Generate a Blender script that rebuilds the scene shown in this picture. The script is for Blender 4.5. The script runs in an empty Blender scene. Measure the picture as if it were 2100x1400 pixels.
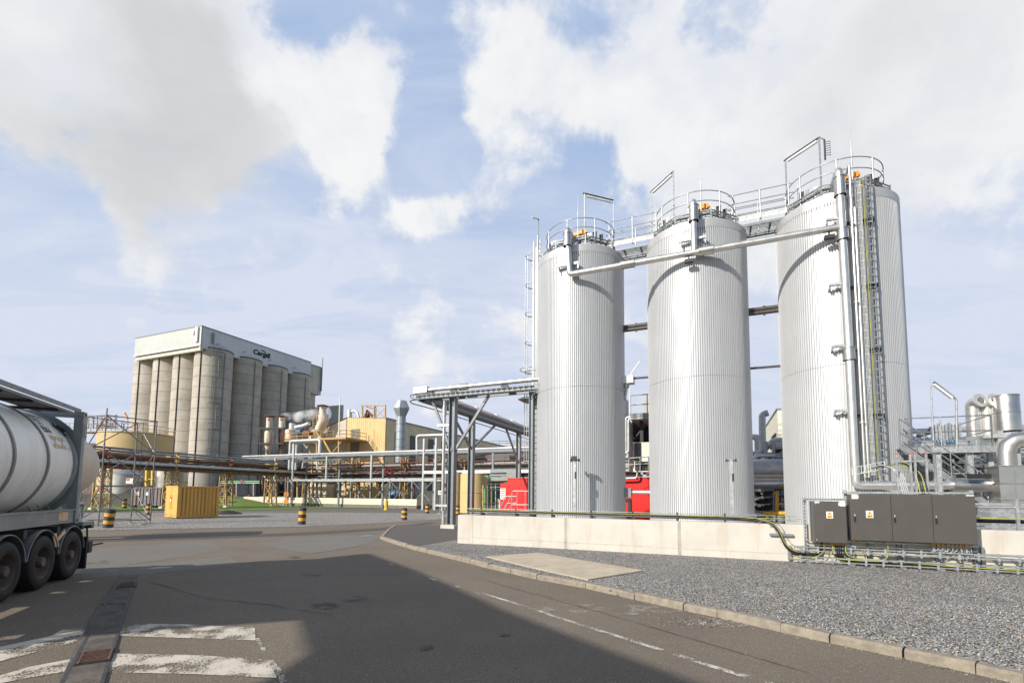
import bpy, bmesh, math, random
from math import sin, cos, pi, radians, hypot, sqrt, atan2, floor
from mathutils import Vector, Matrix
random.seed(7)
SC = bpy.context.scene
COL = SC.collection
V3 = Vector
# ------------------------------------------------------------------ camera
FPX, CX, CY, PITCH, ROLL, EYE = 988.09, 1049.63, 936.54, .0797, .0101, 1.8
Fw = V3((0, cos(PITCH), sin(PITCH))); Up = V3((0, -sin(PITCH), cos(PITCH))); Rt = V3((1, 0, 0))
R2 = Rt*cos(ROLL)+Up*sin(ROLL); U2 = -Rt*sin(ROLL)+Up*cos(ROLL)
cam = bpy.data.cameras.new('camera'); co = bpy.data.objects.new('camera', cam); COL.objects.link(co)
cam.sensor_width = 36; cam.lens = 36*FPX/2100; cam.shift_y = (CY-700)/2100; cam.shift_x = (1050-CX)/2100
cam.clip_start = .1; cam.clip_end = 3000
M = Matrix((R2, U2, -Fw)).transposed().to_4x4(); M.translation = (0, 0, EYE)
co.matrix_world = M; SC.camera = co
# ------------------------------------------------------------------ light
SUN_AZ, SUN_EL = 219, 30.            # direction towards the sun, degrees counter-clockwise from +X
sd = V3((cos(radians(SUN_AZ))*cos(radians(SUN_EL)), sin(radians(SUN_AZ))*cos(radians(SUN_EL)), sin(radians(SUN_EL))))
sl = bpy.data.lights.new('sun', 'SUN'); sl.energy = 4.1; sl.angle = radians(.53); sl.color = (1, .93, .83)
so = bpy.data.objects.new('sun', sl); COL.objects.link(so); so.rotation_euler = sd.to_track_quat('Z', 'Y').to_euler()
SC.view_settings.view_transform = 'Standard'; SC.view_settings.look = 'None'; SC.view_settings.gamma = 1
SC.view_settings.exposure = .42; SC.view_settings.use_curve_mapping = False
SC.cycles.max_bounces = 6; SC.cycles.volume_bounces = 4; SC.cycles.transparent_max_bounces = 8
E0 = V3((0, 0, EYE))
def ray(x, y): return Fw+R2*((x-CX)/FPX)-U2*((y-CY)/FPX)
def at(x, y, Y):
    d = ray(x, y); return E0+d*(Y/d.y)
def gr(x, y, z=-.1):
    d = ray(x, y); return E0+d*((z-EYE)/d.z)
def onpl(x, y, p, n):
    d = ray(x, y); return E0+d*((V3(p)-E0).dot(n)/d.dot(n))

# ------------------------------------------------------------------ world: sky with broken cloud
w = bpy.data.worlds.new('World'); SC.world = w; w.use_nodes = True
nt = w.node_tree; nt.nodes.clear()
def nd(nt, t, **k):
    n = nt.nodes.new(t)
    for a, b in k.items():
        if a == 'i':
            for c, v in b.items(): n.inputs[c].default_value = v
        else: setattr(n, a, b)
    return n
def lk(nt, a, b): nt.links.new(a, b)
def mth(nt, op, a, b=None, c=None, clamp=False):
    n = nt.nodes.new('ShaderNodeMath'); n.operation = op; n.use_clamp = clamp
    for i, v in enumerate((a, b, c)):
        if v is None: continue
        if isinstance(v, (int, float)): n.inputs[i].default_value = v
        else: nt.links.new(v, n.inputs[i])
    return n.outputs[0]
def mixc(nt, f, a, b):
    n = nt.nodes.new('ShaderNodeMix'); n.data_type = 'RGBA'
    for i, v in ((0, f), (6, a), (7, b)):
        if isinstance(v, (int, float)): n.inputs[i].default_value = v
        elif isinstance(v, tuple): n.inputs[i].default_value = (*v[:3], 1)
        else: nt.links.new(v, n.inputs[i])
    return n.outputs[2]
def ramp(nt, src, a, b, lo=0., hi=1., smooth=True):
    n = nt.nodes.new('ShaderNodeMapRange'); n.interpolation_type = 'SMOOTHSTEP' if smooth else 'LINEAR'
    nt.links.new(src, n.inputs[0]); n.inputs[1].default_value = a; n.inputs[2].default_value = b
    n.inputs[3].default_value = lo; n.inputs[4].default_value = hi; return n.outputs[0]
sky = nd(nt, 'ShaderNodeTexSky', sky_type='NISHITA', sun_disc=False, sun_elevation=radians(SUN_EL), sun_rotation=radians(90-SUN_AZ), air_density=1., dust_density=.6, ozone_density=1.)
tc = nd(nt, 'ShaderNodeTexCoord')
nrm = nd(nt, 'ShaderNodeVectorMath', operation='NORMALIZE'); lk(nt, tc.outputs['Generated'], nrm.inputs[0])
dirv = nrm.outputs[0]
sep = nd(nt, 'ShaderNodeSeparateXYZ'); lk(nt, dirv, sep.inputs[0])
zz = mth(nt, 'ADD', mth(nt, 'ABSOLUTE', sep.outputs[2]), .16)
cmb = nd(nt, 'ShaderNodeCombineXYZ'); lk(nt, mth(nt, 'DIVIDE', sep.outputs[0], zz), cmb.inputs[0]); lk(nt, mth(nt, 'DIVIDE', sep.outputs[1], zz), cmb.inputs[1])
def wnoise(scale, detail, rough, dist=0., loc=(0, 0, 0), rot=0, sc=(1, 1, 1), src=None):
    mp = nd(nt, 'ShaderNodeMapping', i={'Location': loc, 'Rotation': (0, 0, rot), 'Scale': sc}); lk(nt, src or cmb.outputs[0], mp.inputs[0])
    n = nd(nt, 'ShaderNodeTexNoise', i={'Scale': scale, 'Detail': detail, 'Roughness': rough, 'Distortion': dist}); lk(nt, mp.outputs[0], n.inputs[0])
    return n.outputs[0]
n1 = wnoise(2.1, 10, .58, .25, (3.1, 1.2, 0))
n2 = wnoise(7.5, 8, .6, .2, (.4, 5, 2), src=dirv)
n3 = wnoise(1.3, 8, .6, .9, (7, 2, 0), .75, (1, 2.4, 1))      # streaky thin cloud
wn = nd(nt, 'ShaderNodeTexNoise', i={'Scale': 3.2, 'Detail': 7, 'Roughness': .6}); lk(nt, dirv, wn.inputs[0])
wv = nd(nt, 'ShaderNodeVectorMath', operation='MULTIPLY_ADD'); lk(nt, wn.outputs['Color'], wv.inputs[0]); wv.inputs[1].default_value = (.26, .26, .26); lk(nt, dirv, wv.inputs[2])
wo2 = nd(nt, 'ShaderNodeVectorMath', operation='SUBTRACT'); lk(nt, wv.outputs[0], wo2.inputs[0]); wo2.inputs[1].default_value = (.13, .13, .13)
wn2 = nd(nt, 'ShaderNodeVectorMath', operation='NORMALIZE'); lk(nt, wo2.outputs[0], wn2.inputs[0]); wdir = wn2.outputs[0]
def lobe(px, py, rpx, amp):
    d = ray(px, py).normalized(); c = cos(atan2(rpx, FPX))
    n = nd(nt, 'ShaderNodeVectorMath', operation='DOT_PRODUCT'); lk(nt, wdir, n.inputs[0]); n.inputs[1].default_value = d
    return ramp(nt, n.outputs['Value'], c, 1, 0, amp)
def total(base, L):
    for l in L: base = mth(nt, 'ADD', base, lobe(l[0], l[1], l[2], l[3]*(.8 if l[3] > 0 else 1.15)))
    return base
dens = mth(nt, 'ADD', mth(nt, 'MULTIPLY', mth(nt, 'SUBTRACT', n1, .5), 1.7), mth(nt, 'MULTIPLY', mth(nt, 'SUBTRACT', n2, .5), 2.0))
dens = mth(nt, 'SUBTRACT', dens, ramp(nt, sep.outputs[2], .5, .36, 0, .22))
dens = total(dens, [(150, 120, 440, .85), (420, 60, 300, .4), (560, 150, 150, .25), (740, 245, 130, .8), (1040, 150, 130, .36), (1180, 60, 190, .3), (1330, 150, 200, .35),
    (1640, 120, 420, .32), (1550, 330, 300, .34), (1900, 90, 480, .42), (900, 440, 85, .5), (1330, 560, 240, .3), (900, 745, 150, .5), (1060, 690, 90, .6), (2040, 440, 140, .34), (1780, 280, 260, .25), (1930, 640, 140, .12),
    (1250, 30, 100, -.3), (1460, 90, 90, -.25), (1220, 480, 150, -.3), (650, 60, 75, -.5), (875, 290, 110, -.6), (500, 580, 260, -.3), (110, 460, 120, -.3), (560, 300, 80, -.3), (950, 60, 110, -.2), (60, 440, 140, -.5), (1970, 590, 200, -.6), (720, 400, 150, -.3), (1500, 20, 90, -.35), (1170, 420, 120, -.2), (500, 540, 420, -.12)])
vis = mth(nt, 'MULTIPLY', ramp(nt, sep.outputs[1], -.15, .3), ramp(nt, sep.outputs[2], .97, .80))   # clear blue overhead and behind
puff = mth(nt, 'MULTIPLY', ramp(nt, dens, -.10, .46), vis)
thin = mth(nt, 'MULTIPLY', ramp(nt, n3, .3, .72), .5)
thin = mth(nt, 'ADD', mth(nt, 'ADD', thin, .10), mth(nt, 'MULTIPLY', ramp(nt, sep.outputs[2], .30, .70, 1, 0), .62), clamp=True)
greyd = total(mth(nt, 'MULTIPLY', mth(nt, 'SUBTRACT', wnoise(2.6, 6, .5, 0, (9, 4, 1)), .5), .9), [(170, 230, 330, .55), (330, 60, 280, .42), (430, 260, 200, .3), (1880, 330, 300, .28), (1800, 120, 250, .25), (130, 60, 130, -.3), (620, 150, 90, -.35), (740, 245, 120, -.3), (1350, 640, 160, .25)])
grey = ramp(nt, greyd, .08, .9)
cloudc = mixc(nt, grey, mixc(nt, ramp(nt, n2, .35, .65), (.64, .655, .69), (.74, .74, .735)), mixc(nt, ramp(nt, n1, .3, .7), (.49, .495, .50), (.59, .59, .59)))
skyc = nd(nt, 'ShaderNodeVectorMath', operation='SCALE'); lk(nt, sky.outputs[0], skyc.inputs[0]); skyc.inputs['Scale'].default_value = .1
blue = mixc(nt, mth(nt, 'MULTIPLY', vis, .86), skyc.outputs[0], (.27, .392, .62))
hz = mth(nt, 'MULTIPLY', ramp(nt, sep.outputs[2], 0, .42, 1, 0), ramp(nt, sep.outputs[1], -.4, .3, .3, 1))
blue = mixc(nt, mth(nt, 'MULTIPLY', hz, .55), blue, (.47, .56, .69))
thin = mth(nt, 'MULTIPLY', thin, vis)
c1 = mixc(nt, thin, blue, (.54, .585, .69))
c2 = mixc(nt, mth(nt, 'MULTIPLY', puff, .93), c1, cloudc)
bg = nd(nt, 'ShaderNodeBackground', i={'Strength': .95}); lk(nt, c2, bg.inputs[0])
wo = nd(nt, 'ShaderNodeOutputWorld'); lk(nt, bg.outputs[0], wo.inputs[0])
w.cycles.sampling_method = 'MANUAL'; w.cycles.sample_map_resolution = 512

# ------------------------------------------------------------------ materials
MATS = {}
def mat(name, col, rough=.6, metal=0., var=.12, vs=3., bump=0., bs=40., col2=None, spots=0., spec=.5, stain=None, stainamt=.0, wave=None, streak=0.):
    if name in MATS: return MATS[name]
    m = bpy.data.materials.new(name); MATS[name] = m; m.use_nodes = True; t = m.node_tree; b = t.nodes['Principled BSDF']
    tcn = nd(t, 'ShaderNodeTexCoord'); oc = tcn.outputs['Object']
    n = nd(t, 'ShaderNodeTexNoise', i={'Scale': vs, 'Detail': 6, 'Roughness': .62}); lk(t, oc, n.inputs[0])
    lo = tuple(c*(1-var) for c in col); hi = tuple(min(1, c*(1+var)) for c in (col2 or col))
    c = mixc(t, ramp(t, n.outputs[0], .3, .7), lo, hi)
    if stain:
        mp = nd(t, 'ShaderNodeMapping', i={'Scale': (1.3, 1.3, .16)}); lk(t, oc, mp.inputs[0])
        n4 = nd(t, 'ShaderNodeTexNoise', i={'Scale': 2.2, 'Detail': 7, 'Roughness': .65}); lk(t, mp.outputs[0], n4.inputs[0])
        c = mixc(t, mth(t, 'MULTIPLY', ramp(t, n4.outputs[0], .48, .68), stainamt), c, stain)
    if spots:
        n5 = nd(t, 'ShaderNodeTexNoise', i={'Scale': bs, 'Detail': 3}); lk(t, oc, n5.inputs[0])
        c = mixc(t, mth(t, 'MULTIPLY', ramp(t, n5.outputs[0], .52, .68), spots), c, tuple(q*.35 for q in col))
    if streak:
        mp = nd(t, 'ShaderNodeMapping', i={'Scale': (1, 1, .03)}); lk(t, oc, mp.inputs[0])
        n6 = nd(t, 'ShaderNodeTexNoise', i={'Scale': 9., 'Detail': 3, 'Roughness': .7}); lk(t, mp.outputs[0], n6.inputs[0])
        c = mixc(t, mth(t, 'MULTIPLY', ramp(t, n6.outputs[0], .35, .65), streak), c, tuple(q*.6 for q in col))
    lk(t, c, b.inputs['Base Color'])
    b.inputs['Roughness'].default_value = rough; b.inputs['Metallic'].default_value = metal
    b.inputs['Specular IOR Level'].default_value = spec
    rr = mth(t, 'MULTIPLY_ADD', n.outputs[0], .24, rough-.12, clamp=True); lk(t, rr, b.inputs['Roughness'])
    h = None
    if bump:
        nb = nd(t, 'ShaderNodeTexNoise', i={'Scale': bs, 'Detail': 5}); lk(t, oc, nb.inputs[0]); h = mth(t, 'MULTIPLY', nb.outputs[0], bump)
    if wave:   # (dir vector, period, depth)
        vd = nd(t, 'ShaderNodeVectorMath', operation='DOT_PRODUCT'); lk(t, oc, vd.inputs[0]); vd.inputs[1].default_value = wave[0]
        s = mth(t, 'SINE', mth(t, 'MULTIPLY', vd.outputs['Value'], 2*pi/wave[1]))
        s = mth(t, 'MULTIPLY', ramp(t, s, -.35, .35), wave[2]); h = s if h is None else mth(t, 'ADD', h, s)
    if h is not None:
        bn = nd(t, 'ShaderNodeBump', i={'Strength': 1., 'Distance': 1.}); lk(t, h, bn.inputs['Height']); lk(t, bn.outputs[0], b.inputs['Normal'])
    return m

# ------------------------------------------------------------------ mesh builder
class Fr:
    def __init__(s, o, x, y): s.o = V3((*o[:2], 0)); s.x = V3((*x[:2], 0)); s.y = V3((*y[:2], 0))
    def P(s, a, b, z=0): return s.o+s.x*a+s.y*b+V3((0, 0, z))
    def px(s, x, y, b):          # pixel ray meets the plane y=b -> (a, z)
        p = onpl(x, y, s.P(0, b), s.y); return (p-s.o).dot(s.x), p.z
    def pxa(s, x, y, a):
        p = onpl(x, y, s.P(a, 0), s.x); return (p-s.o).dot(s.y), p.z
WF = Fr((0, 0), (1, 0), (0, 1))
YAW = -.4056
DR = V3((cos(YAW), sin(YAW), 0)); BK = V3((-sin(YAW), cos(YAW), 0))
G = Fr((-2.01, 18.31), DR, BK)               # grid of the concrete wall: a to the right, b behind the wall
GZ = -.1
class MB:
    def __init__(s): s.v = []; s.f = []; s.sm = []
    def add(s, vs, fs, sm=False):
        k = len(s.v); s.v += [tuple(p) for p in vs]; s.f += [tuple(i+k for i in f) for f in fs]; s.sm += [sm]*len(fs); return s
    def obb(s, o, x, y, z):
        o, x, y, z = map(V3, (o, x, y, z)); vs = [o, o+x, o+x+y, o+y, o+z, o+x+z, o+x+y+z, o+y+z]
        fs = [(0, 3, 2, 1), (4, 5, 6, 7), (0, 1, 5, 4), (1, 2, 6, 5), (2, 3, 7, 6), (3, 0, 4, 7)]
        if x.cross(y).dot(z) < 0: fs = [f[::-1] for f in fs]
        return s.add(vs, fs)
    def box(s, F, x0, x1, y0, y1, z0, z1):
        return s.obb(F.P(x0, y0, z0), F.x*(x1-x0), F.y*(y1-y0), V3((0, 0, z1-z0)))
    def bar(s, p, q, w, h=None, up=(0, 0, 1)):
        p, q = V3(p), V3(q); d = (q-p)
        if d.length < 1e-6: return s
        h = h or w; dn = d.normalized(); u = V3(up)
        if abs(dn.dot(u)) > .98: u = V3(DR)
        sx = dn.cross(u).normalized(); uu = sx.cross(dn)
        return s.obb(p-sx*w/2-uu*h/2, sx*w, uu*h, d)
    def tube(s, pts, r, n=8, caps=True):
        pts = [V3(p) for p in pts]; N = len(pts); rings = []
        rr = r if isinstance(r, (list, tuple)) else [r]*N
        pd = None
        for i, p in enumerate(pts):
            d = (pts[min(i+1, N-1)]-pts[max(i-1, 0)])
            d = d.normalized() if d.length > 1e-9 else V3((0, 0, 1))
            if pd is None:
                u = V3((0, 0, 1)) if abs(d.z) < .9 else V3((1, 0, 0)); a = d.cross(u).normalized()
            else: a = (pa-d*pa.dot(d)); a = a.normalized() if a.length > 1e-6 else d.orthogonal().normalized()
            pa = a; pd = d; b = d.cross(a)
            rings.append([p+(a*cos(2*pi*k/n)+b*sin(2*pi*k/n))*rr[i] for k in range(n)])
        vs = [q for R in rings for q in R]; fs = []
        for i in range(N-1):
            for k in range(n): fs.append((i*n+k, i*n+(k+1) % n, (i+1)*n+(k+1) % n, (i+1)*n+k))
        s.add(vs, fs, True)
        if caps:
            s.add(rings[0], [tuple(range(n))[::-1]]); s.add(rings[-1], [tuple(range(n))])
        return s
    def lathe(s, c, prof, n=48, ax=None, a0=0, a1=2*pi, sm=True):   # prof [(r, h)]
        c = V3(c); Z = V3(ax).normalized() if ax else V3((0, 0, 1)); X = Z.orthogonal().normalized() if ax else V3((1, 0, 0)); Y = Z.cross(X)
        full = abs(a1-a0-2*pi) < 1e-6; m = n if full else n+1
        vs = []
        for r, h in prof:
            for k in range(m):
                t = a0+(a1-a0)*k/n; vs.append(c+Z*h+(X*cos(t)+Y*sin(t))*r)
        fs = []
        if sm:      # split the rings at sharp profile corners so that smooth shading stays crisp
            run = [0]; runs = []
            for i in range(1, len(prof)):
                run.append(i)
                if i < len(prof)-1:
                    a = atan2(prof[i][1]-prof[i-1][1], prof[i][0]-prof[i-1][0]); b = atan2(prof[i+1][1]-prof[i][1], prof[i+1][0]-prof[i][0])
                    d = abs((a-b+pi) % (2*pi)-pi)
                    if d > .5: runs.append(run); run = [i]
            runs.append(run)
            for R in runs:
                w = [v for i in R for v in vs[i*m:(i+1)*m]]
                s.add(w, [(j*m+k, j*m+(k+1) % m, (j+1)*m+(k+1) % m, (j+1)*m+k) for j in range(len(R)-1) for k in range(n)], True)
            return s
        for i in range(len(prof)-1):
            for k in range(n):
                k2 = (k+1) % m; fs.append((i*m+k, i*m+k2, (i+1)*m+k2, (i+1)*m+k))
        return s.add(vs, fs, sm)
    def prism(s, poly, z0, z1):
        n = len(poly); A = sum(poly[i][0]*poly[(i+1) % n][1]-poly[(i+1) % n][0]*poly[i][1] for i in range(n))
        if A < 0: poly = poly[::-1]
        vs = [(p[0], p[1], z0) for p in poly]+[(p[0], p[1], z1) for p in poly]
        fs = [tuple(range(n))[::-1], tuple(range(n, 2*n))]+[(i, (i+1) % n, n+(i+1) % n, n+i) for i in range(n)]
        return s.add(vs, fs)
    def sheet(s, poly, z):
        n = len(poly); A = sum(poly[i][0]*poly[(i+1) % n][1]-poly[(i+1) % n][0]*poly[i][1] for i in range(n))
        if A < 0: poly = poly[::-1]
        return s.add([(p[0], p[1], z) for p in poly], [tuple(range(n))])
    def hbeam(s, p, q, w=.2, h=.2, t=.02, up=(0, 0, 1)):
        p, q = V3(p), V3(q); d = q-p; dn = d.normalized(); u = V3(up)
        sx = dn.cross(u).normalized(); uu = sx.cross(dn)
        for k in (-1, 1): s.obb(p-sx*w/2+uu*(k*(h/2)-(t if k > 0 else 0)), sx*w, uu*t, d)
        return s.obb(p-sx*t/2-uu*(h/2-t), sx*t, uu*(h-2*t), d)
    def ladder(s, p, q, side, w=.3, h=.08, step=.3, rung=.03, ext=0):   # cable ladder / tray
        p, q, side = V3(p), V3(q), V3(side).normalized(); d = q-p; L = d.length; dn = d/L; u = side.cross(dn).normalized()
        for k in (-1, 1): s.obb(p+side*(k*w/2-.008)-u*h/2, side*.016, u*h, d)
        n = max(1, int(L/step))
        for i in range(n+1): s.obb(p+dn*(L*i/n-rung/2)-side*w/2-u*h*.3, side*w, u*rung*.6, dn*rung)
        return s
    def lattice(s, p, q, a, b, step, r=.04):   # X bracing between two parallel legs p->p', legs given as (bottom, top)
        pass
OBASE = {}
ALL = []
def build(name, mb, m, parent=None, **kw):
    me = bpy.data.meshes.new(name); base = OBASE.get(parent.name, V3((0, 0, 0))) if parent else kw.get('base', V3((0, 0, 0)))
    me.from_pydata([(x-base.x, y-base.y, z-base.z) for x, y, z in mb.v], [], mb.f)
    me.polygons.foreach_set('use_smooth', mb.sm)
    me.materials.append(m); me.update()
    o = bpy.data.objects.new(name, me); COL.objects.link(o)
    if parent: o.parent = parent; OBASE[o.name] = base
    else: o.location = base; OBASE[o.name] = base
    if kw.get('label'): o['label'] = kw['label']
    return o
def tag(o, label, cat, group=None):
    o['label'] = label; o['category'] = cat
    if group: o['group'] = group
    return o
def thing(name, label, cat, loc, group=None):
    o = bpy.data.objects.new(name, None); COL.objects.link(o); o.location = V3(loc); o.empty_display_size = .3
    OBASE[o.name] = V3(loc); return tag(o, label, cat, group)
def struct(name, mb, m):
    o = build(name, mb, m); o['kind'] = 'structure'; return o
def solo(name, mb, m, label, cat, group=None):
    zs = min(v[2] for v in mb.v); vx = sum(v[0] for v in mb.v)/len(mb.v); vy = sum(v[1] for v in mb.v)/len(mb.v)
    return tag(build(name, mb, m, base=V3((vx, vy, zs))), label, cat, group)
KIDS = None
def dup(root, loc, label=None, rz=None, sc=None):
    def cp(o, par):
        c = o.copy(); COL.objects.link(c)
        if par: c.parent = par
        for ch in list(o.children): cp(ch, c)
        return c
    bpy.context.view_layer.update() if False else None
    r = cp(root, None); r.location = V3(loc)
    if rz is not None: r.rotation_euler = (0, 0, rz)
    if sc is not None: r.scale = sc
    if label: r['label'] = label
    OBASE[r.name] = V3(loc); return r
def arc(c, r, a0, a1, z, n=12): return [V3((c[0]+r*cos(a0+(a1-a0)*i/n), c[1]+r*sin(a0+(a1-a0)*i/n), z)) for i in range(n+1)]
def bend(pts, r=.2, n=5):
    pts = [V3(p) for p in pts]; out = [pts[0]]
    for i in range(1, len(pts)-1):
        a, b, c = pts[i-1], pts[i], pts[i+1]; u = (a-b).normalized(); v = (c-b).normalized()
        rr = min(r, (a-b).length*.45, (c-b).length*.45)
        for k in range(n+1):
            t = k/n; out.append(b+u*rr*(1-t)**2+v*rr*t**2)
    return out+[pts[-1]]
def railing(mb, pts, top=1.1, mids=(.55,), step=1.5, r=.024, toe=None):
    pts = [V3(p) for p in pts]
    for h in (top, *mids): mb.tube([p+V3((0, 0, h)) for p in pts], r, 6)
    for a, b in zip(pts, pts[1:]):
        n = max(1, round((b-a).length/step))
        for i in range(n+1): p = a+(b-a)*i/n; mb.tube([p, p+V3((0, 0, top))], r, 6)
    return mb
def text_mesh(txt, size, bold=0., shear=0., ext=0.):
    cu = bpy.data.curves.new('t', 'FONT'); cu.body = txt; cu.size = size; cu.offset = bold; cu.shear = shear; cu.extrude = ext; cu.align_x = 'CENTER'; cu.align_y = 'CENTER'
    ob = bpy.data.objects.new('t', cu); COL.objects.link(ob); dg = bpy.context.evaluated_depsgraph_get(); dg.update()
    me = bpy.data.meshes.new_from_object(ob.evaluated_get(dg)); bpy.data.objects.remove(ob); bpy.data.curves.remove(cu)
    vs = [tuple(v.co) for v in me.vertices]; fs = [tuple(p.vertices) for p in me.polygons]; bpy.data.meshes.remove(me); return vs, fs
def put_text(mb, txt, size, o, x, y, bold=0., shear=0., sx=1.):
    o, x, y = V3(o), V3(x).normalized(), V3(y).normalized(); vs, fs = text_mesh(txt, size, bold, shear)
    return mb.add([o+x*v[0]*sx+y*v[1] for v in vs], fs)

# ------------------------------------------------------------------ palette
def asphalt(name, c, speck=.5, patch=.35):
    m = bpy.data.materials.new(name); m.use_nodes = True; t = m.node_tree; b = t.nodes['Principled BSDF']
    oc = nd(t, 'ShaderNodeTexCoord').outputs['Object']
    def N(s, d, r=.6, o=0):
        mp = nd(t, 'ShaderNodeMapping', i={'Location': (o, o, 0)}); lk(t, oc, mp.inputs[0])
        n = nd(t, 'ShaderNodeTexNoise', i={'Scale': s, 'Detail': d, 'Roughness': r}); lk(t, mp.outputs[0], n.inputs[0]); return n.outputs[0]
    big = N(.35, 6, .6); mid = N(2.2, 5, .65, 3); fine = N(70, 3, .7, 5)
    vo = nd(t, 'ShaderNodeTexVoronoi', i={'Scale': 55.}); lk(t, oc, vo.inputs[0])
    sepc = nd(t, 'ShaderNodeSeparateColor'); lk(t, vo.outputs['Color'], sepc.inputs[0])
    col = mixc(t, ramp(t, big, .35, .65), tuple(q*(1-patch) for q in c), tuple(q*(1+patch*.5) for q in c))
    col = mixc(t, mth(t, 'MULTIPLY', ramp(t, mid, .52, .75), .35), col, tuple(q*.55 for q in c))
    col = mixc(t, mth(t, 'MULTIPLY', ramp(t, fine, .35, .7), .4), tuple(q*.45 for q in c), col)
    col = mixc(t, mth(t, 'MULTIPLY', ramp(t, fine, .3, .62), .7), mixc(t, .4, col, (0.01, .01, .01)), col)
    col = mixc(t, mth(t, 'MULTIPLY', ramp(t, sepc.outputs[1], .3, 1, smooth=False), .30), col, tuple(q*.45 for q in c))
    sp = mth(t, 'MULTIPLY', ramp(t, sepc.outputs[0], .93, .97), mth(t, 'MULTIPLY', ramp(t, vo.outputs['Distance'], .45, .2), speck))
    col = mixc(t, sp, col, (.42, .39, .34))
    lk(t, col, b.inputs['Base Color']); b.inputs['Roughness'].default_value = .85; b.inputs['Specular IOR Level'].default_value = .3
    bn = nd(t, 'ShaderNodeBump', i={'Strength': .7, 'Distance': .012}); lk(t, mth(t, 'ADD', fine, mth(t, 'MULTIPLY', vo.outputs['Distance'], .5)), bn.inputs['Height']); lk(t, bn.outputs[0], b.inputs['Normal'])
    return m
def gravel(name, c1, c2, c3, scale, bumpd=.03):
    m = bpy.data.materials.new(name); m.use_nodes = True; t = m.node_tree; b = t.nodes['Principled BSDF']
    oc = nd(t, 'ShaderNodeTexCoord').outputs['Object']
    vo = nd(t, 'ShaderNodeTexVoronoi', i={'Scale': scale}); lk(t, oc, vo.inputs[0])
    sc = nd(t, 'ShaderNodeSeparateColor'); lk(t, vo.outputs['Color'], sc.inputs[0])
    n = nd(t, 'ShaderNodeTexNoise', i={'Scale': .6, 'Detail': 5}); lk(t, oc, n.inputs[0])
    col = mixc(t, ramp(t, sc.outputs[0], 0, 1, smooth=False), c1, c2)
    col = mixc(t, mth(t, 'MULTIPLY', ramp(t, sc.outputs[1], .82, .95), .8), col, c3)
    vo2 = nd(t, 'ShaderNodeTexVoronoi', i={'Scale': scale*.45}); lk(t, oc, vo2.inputs[0]); sc2 = nd(t, 'ShaderNodeSeparateColor'); lk(t, vo2.outputs['Color'], sc2.inputs[0])
    big = ramp(t, sc2.outputs[0], .80, .84); col = mixc(t, big, col, mixc(t, sc2.outputs[1], c1, tuple(min(1, q*1.1) for q in c2)))
    col = mixc(t, mth(t, 'MULTIPLY', ramp(t, sc2.outputs[2], .9, .93), .7), col, (c3[0]*.8, c3[1]*.6, c3[2]*.45))
    col = mixc(t, ramp(t, vo.outputs['Distance'], .72, .35), tuple(q*.18 for q in c1), col)
    col = mixc(t, mth(t, 'MULTIPLY', ramp(t, n.outputs[0], .4, .65), .22), col, tuple(q*.6 for q in c1))
    lk(t, col, b.inputs['Base Color']); b.inputs['Roughness'].default_value = .8; b.inputs['Specular IOR Level'].default_value = .3
    bn = nd(t, 'ShaderNodeBump', i={'Strength': 1., 'Distance': bumpd}); lk(t, mth(t, 'ADD', mth(t, 'MULTIPLY', vo.outputs['Distance'], -1), mth(t, 'MULTIPLY', sc.outputs[2], .7)), bn.inputs['Height']); lk(t, bn.outputs[0], b.inputs['Normal'])
    return m
def paintmark(name, c, wear):
    m = bpy.data.materials.new(name); m.use_nodes = True; t = m.node_tree; b = t.nodes['Principled BSDF']
    oc = nd(t, 'ShaderNodeTexCoord').outputs['Object']
    a = nd(t, 'ShaderNodeTexNoise', i={'Scale': 55., 'Detail': 4, 'Roughness': .7}); lk(t, oc, a.inputs[0])
    bb = nd(t, 'ShaderNodeTexNoise', i={'Scale': 3.2, 'Detail': 4}); lk(t, oc, bb.inputs[0])
    v = mth(t, 'ADD', a.outputs[0], mth(t, 'MULTIPLY', mth(t, 'SUBTRACT', bb.outputs[0], .5), .9))
    f = ramp(t, v, wear-.03, wear+.03)
    lk(t, mixc(t, ramp(t, bb.outputs[0], .3, .7), tuple(q*.8 for q in c), c), b.inputs['Base Color']); b.inputs['Roughness'].default_value = .7
    lk(t, f, b.inputs['Alpha']); return m
m_road = asphalt('asphalt', (.42, .35, .27), 1.)
m_road2 = asphalt('asphalt_light', (.42, .39, .35), .6, .2)
m_road3 = asphalt('asphalt_dark', (.22, .20, .185), .4, .2)
m_pave = asphalt('asphalt_pavement', (.26, .24, .22), .3, .12)
m_far = asphalt('asphalt_far', (.36, .33, .29), .5, .3)
m_grav = gravel('gravel', (.27, .262, .25), (.62, .605, .58), (.80, .78, .73), 44, .014)
m_grav2 = gravel('gravel_yard', (.38, .36, .33), (.70, .67, .62), (.5, .5, .48), 20, .03)
m_mark = paintmark('road_paint', (.60, .54, .45), .47)
m_mark2 = paintmark('road_paint_worn', (.55, .52, .46), .60)
m_mark3 = paintmark('road_line_paint', (.62, .58, .52), .5)
m_markb = paintmark('road_paint_blue', (.15, .35, .45), .5)
m_drain = mat('drain_concrete', (.085, .072, .062), .9, var=.35, vs=3, bump=.004, bs=30, col2=(.12, .10, .085), spots=.4)
m_kerb = mat('kerb_concrete', (.27, .235, .185), .9, var=.22, vs=6, bump=.006, bs=60, spots=.3)
m_slab = mat('slab_concrete', (.47, .40, .30), .85, var=.12, vs=2.5, bump=.002, bs=80, spots=.12)
m_wall = mat('wall_concrete', (.56, .53, .47), .8, var=.06, vs=1.6, bump=.001, bs=50, stain=(.42, .34, .24), stainamt=.34)
m_joint = mat('joint_filler', (.40, .37, .32), .9)
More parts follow.
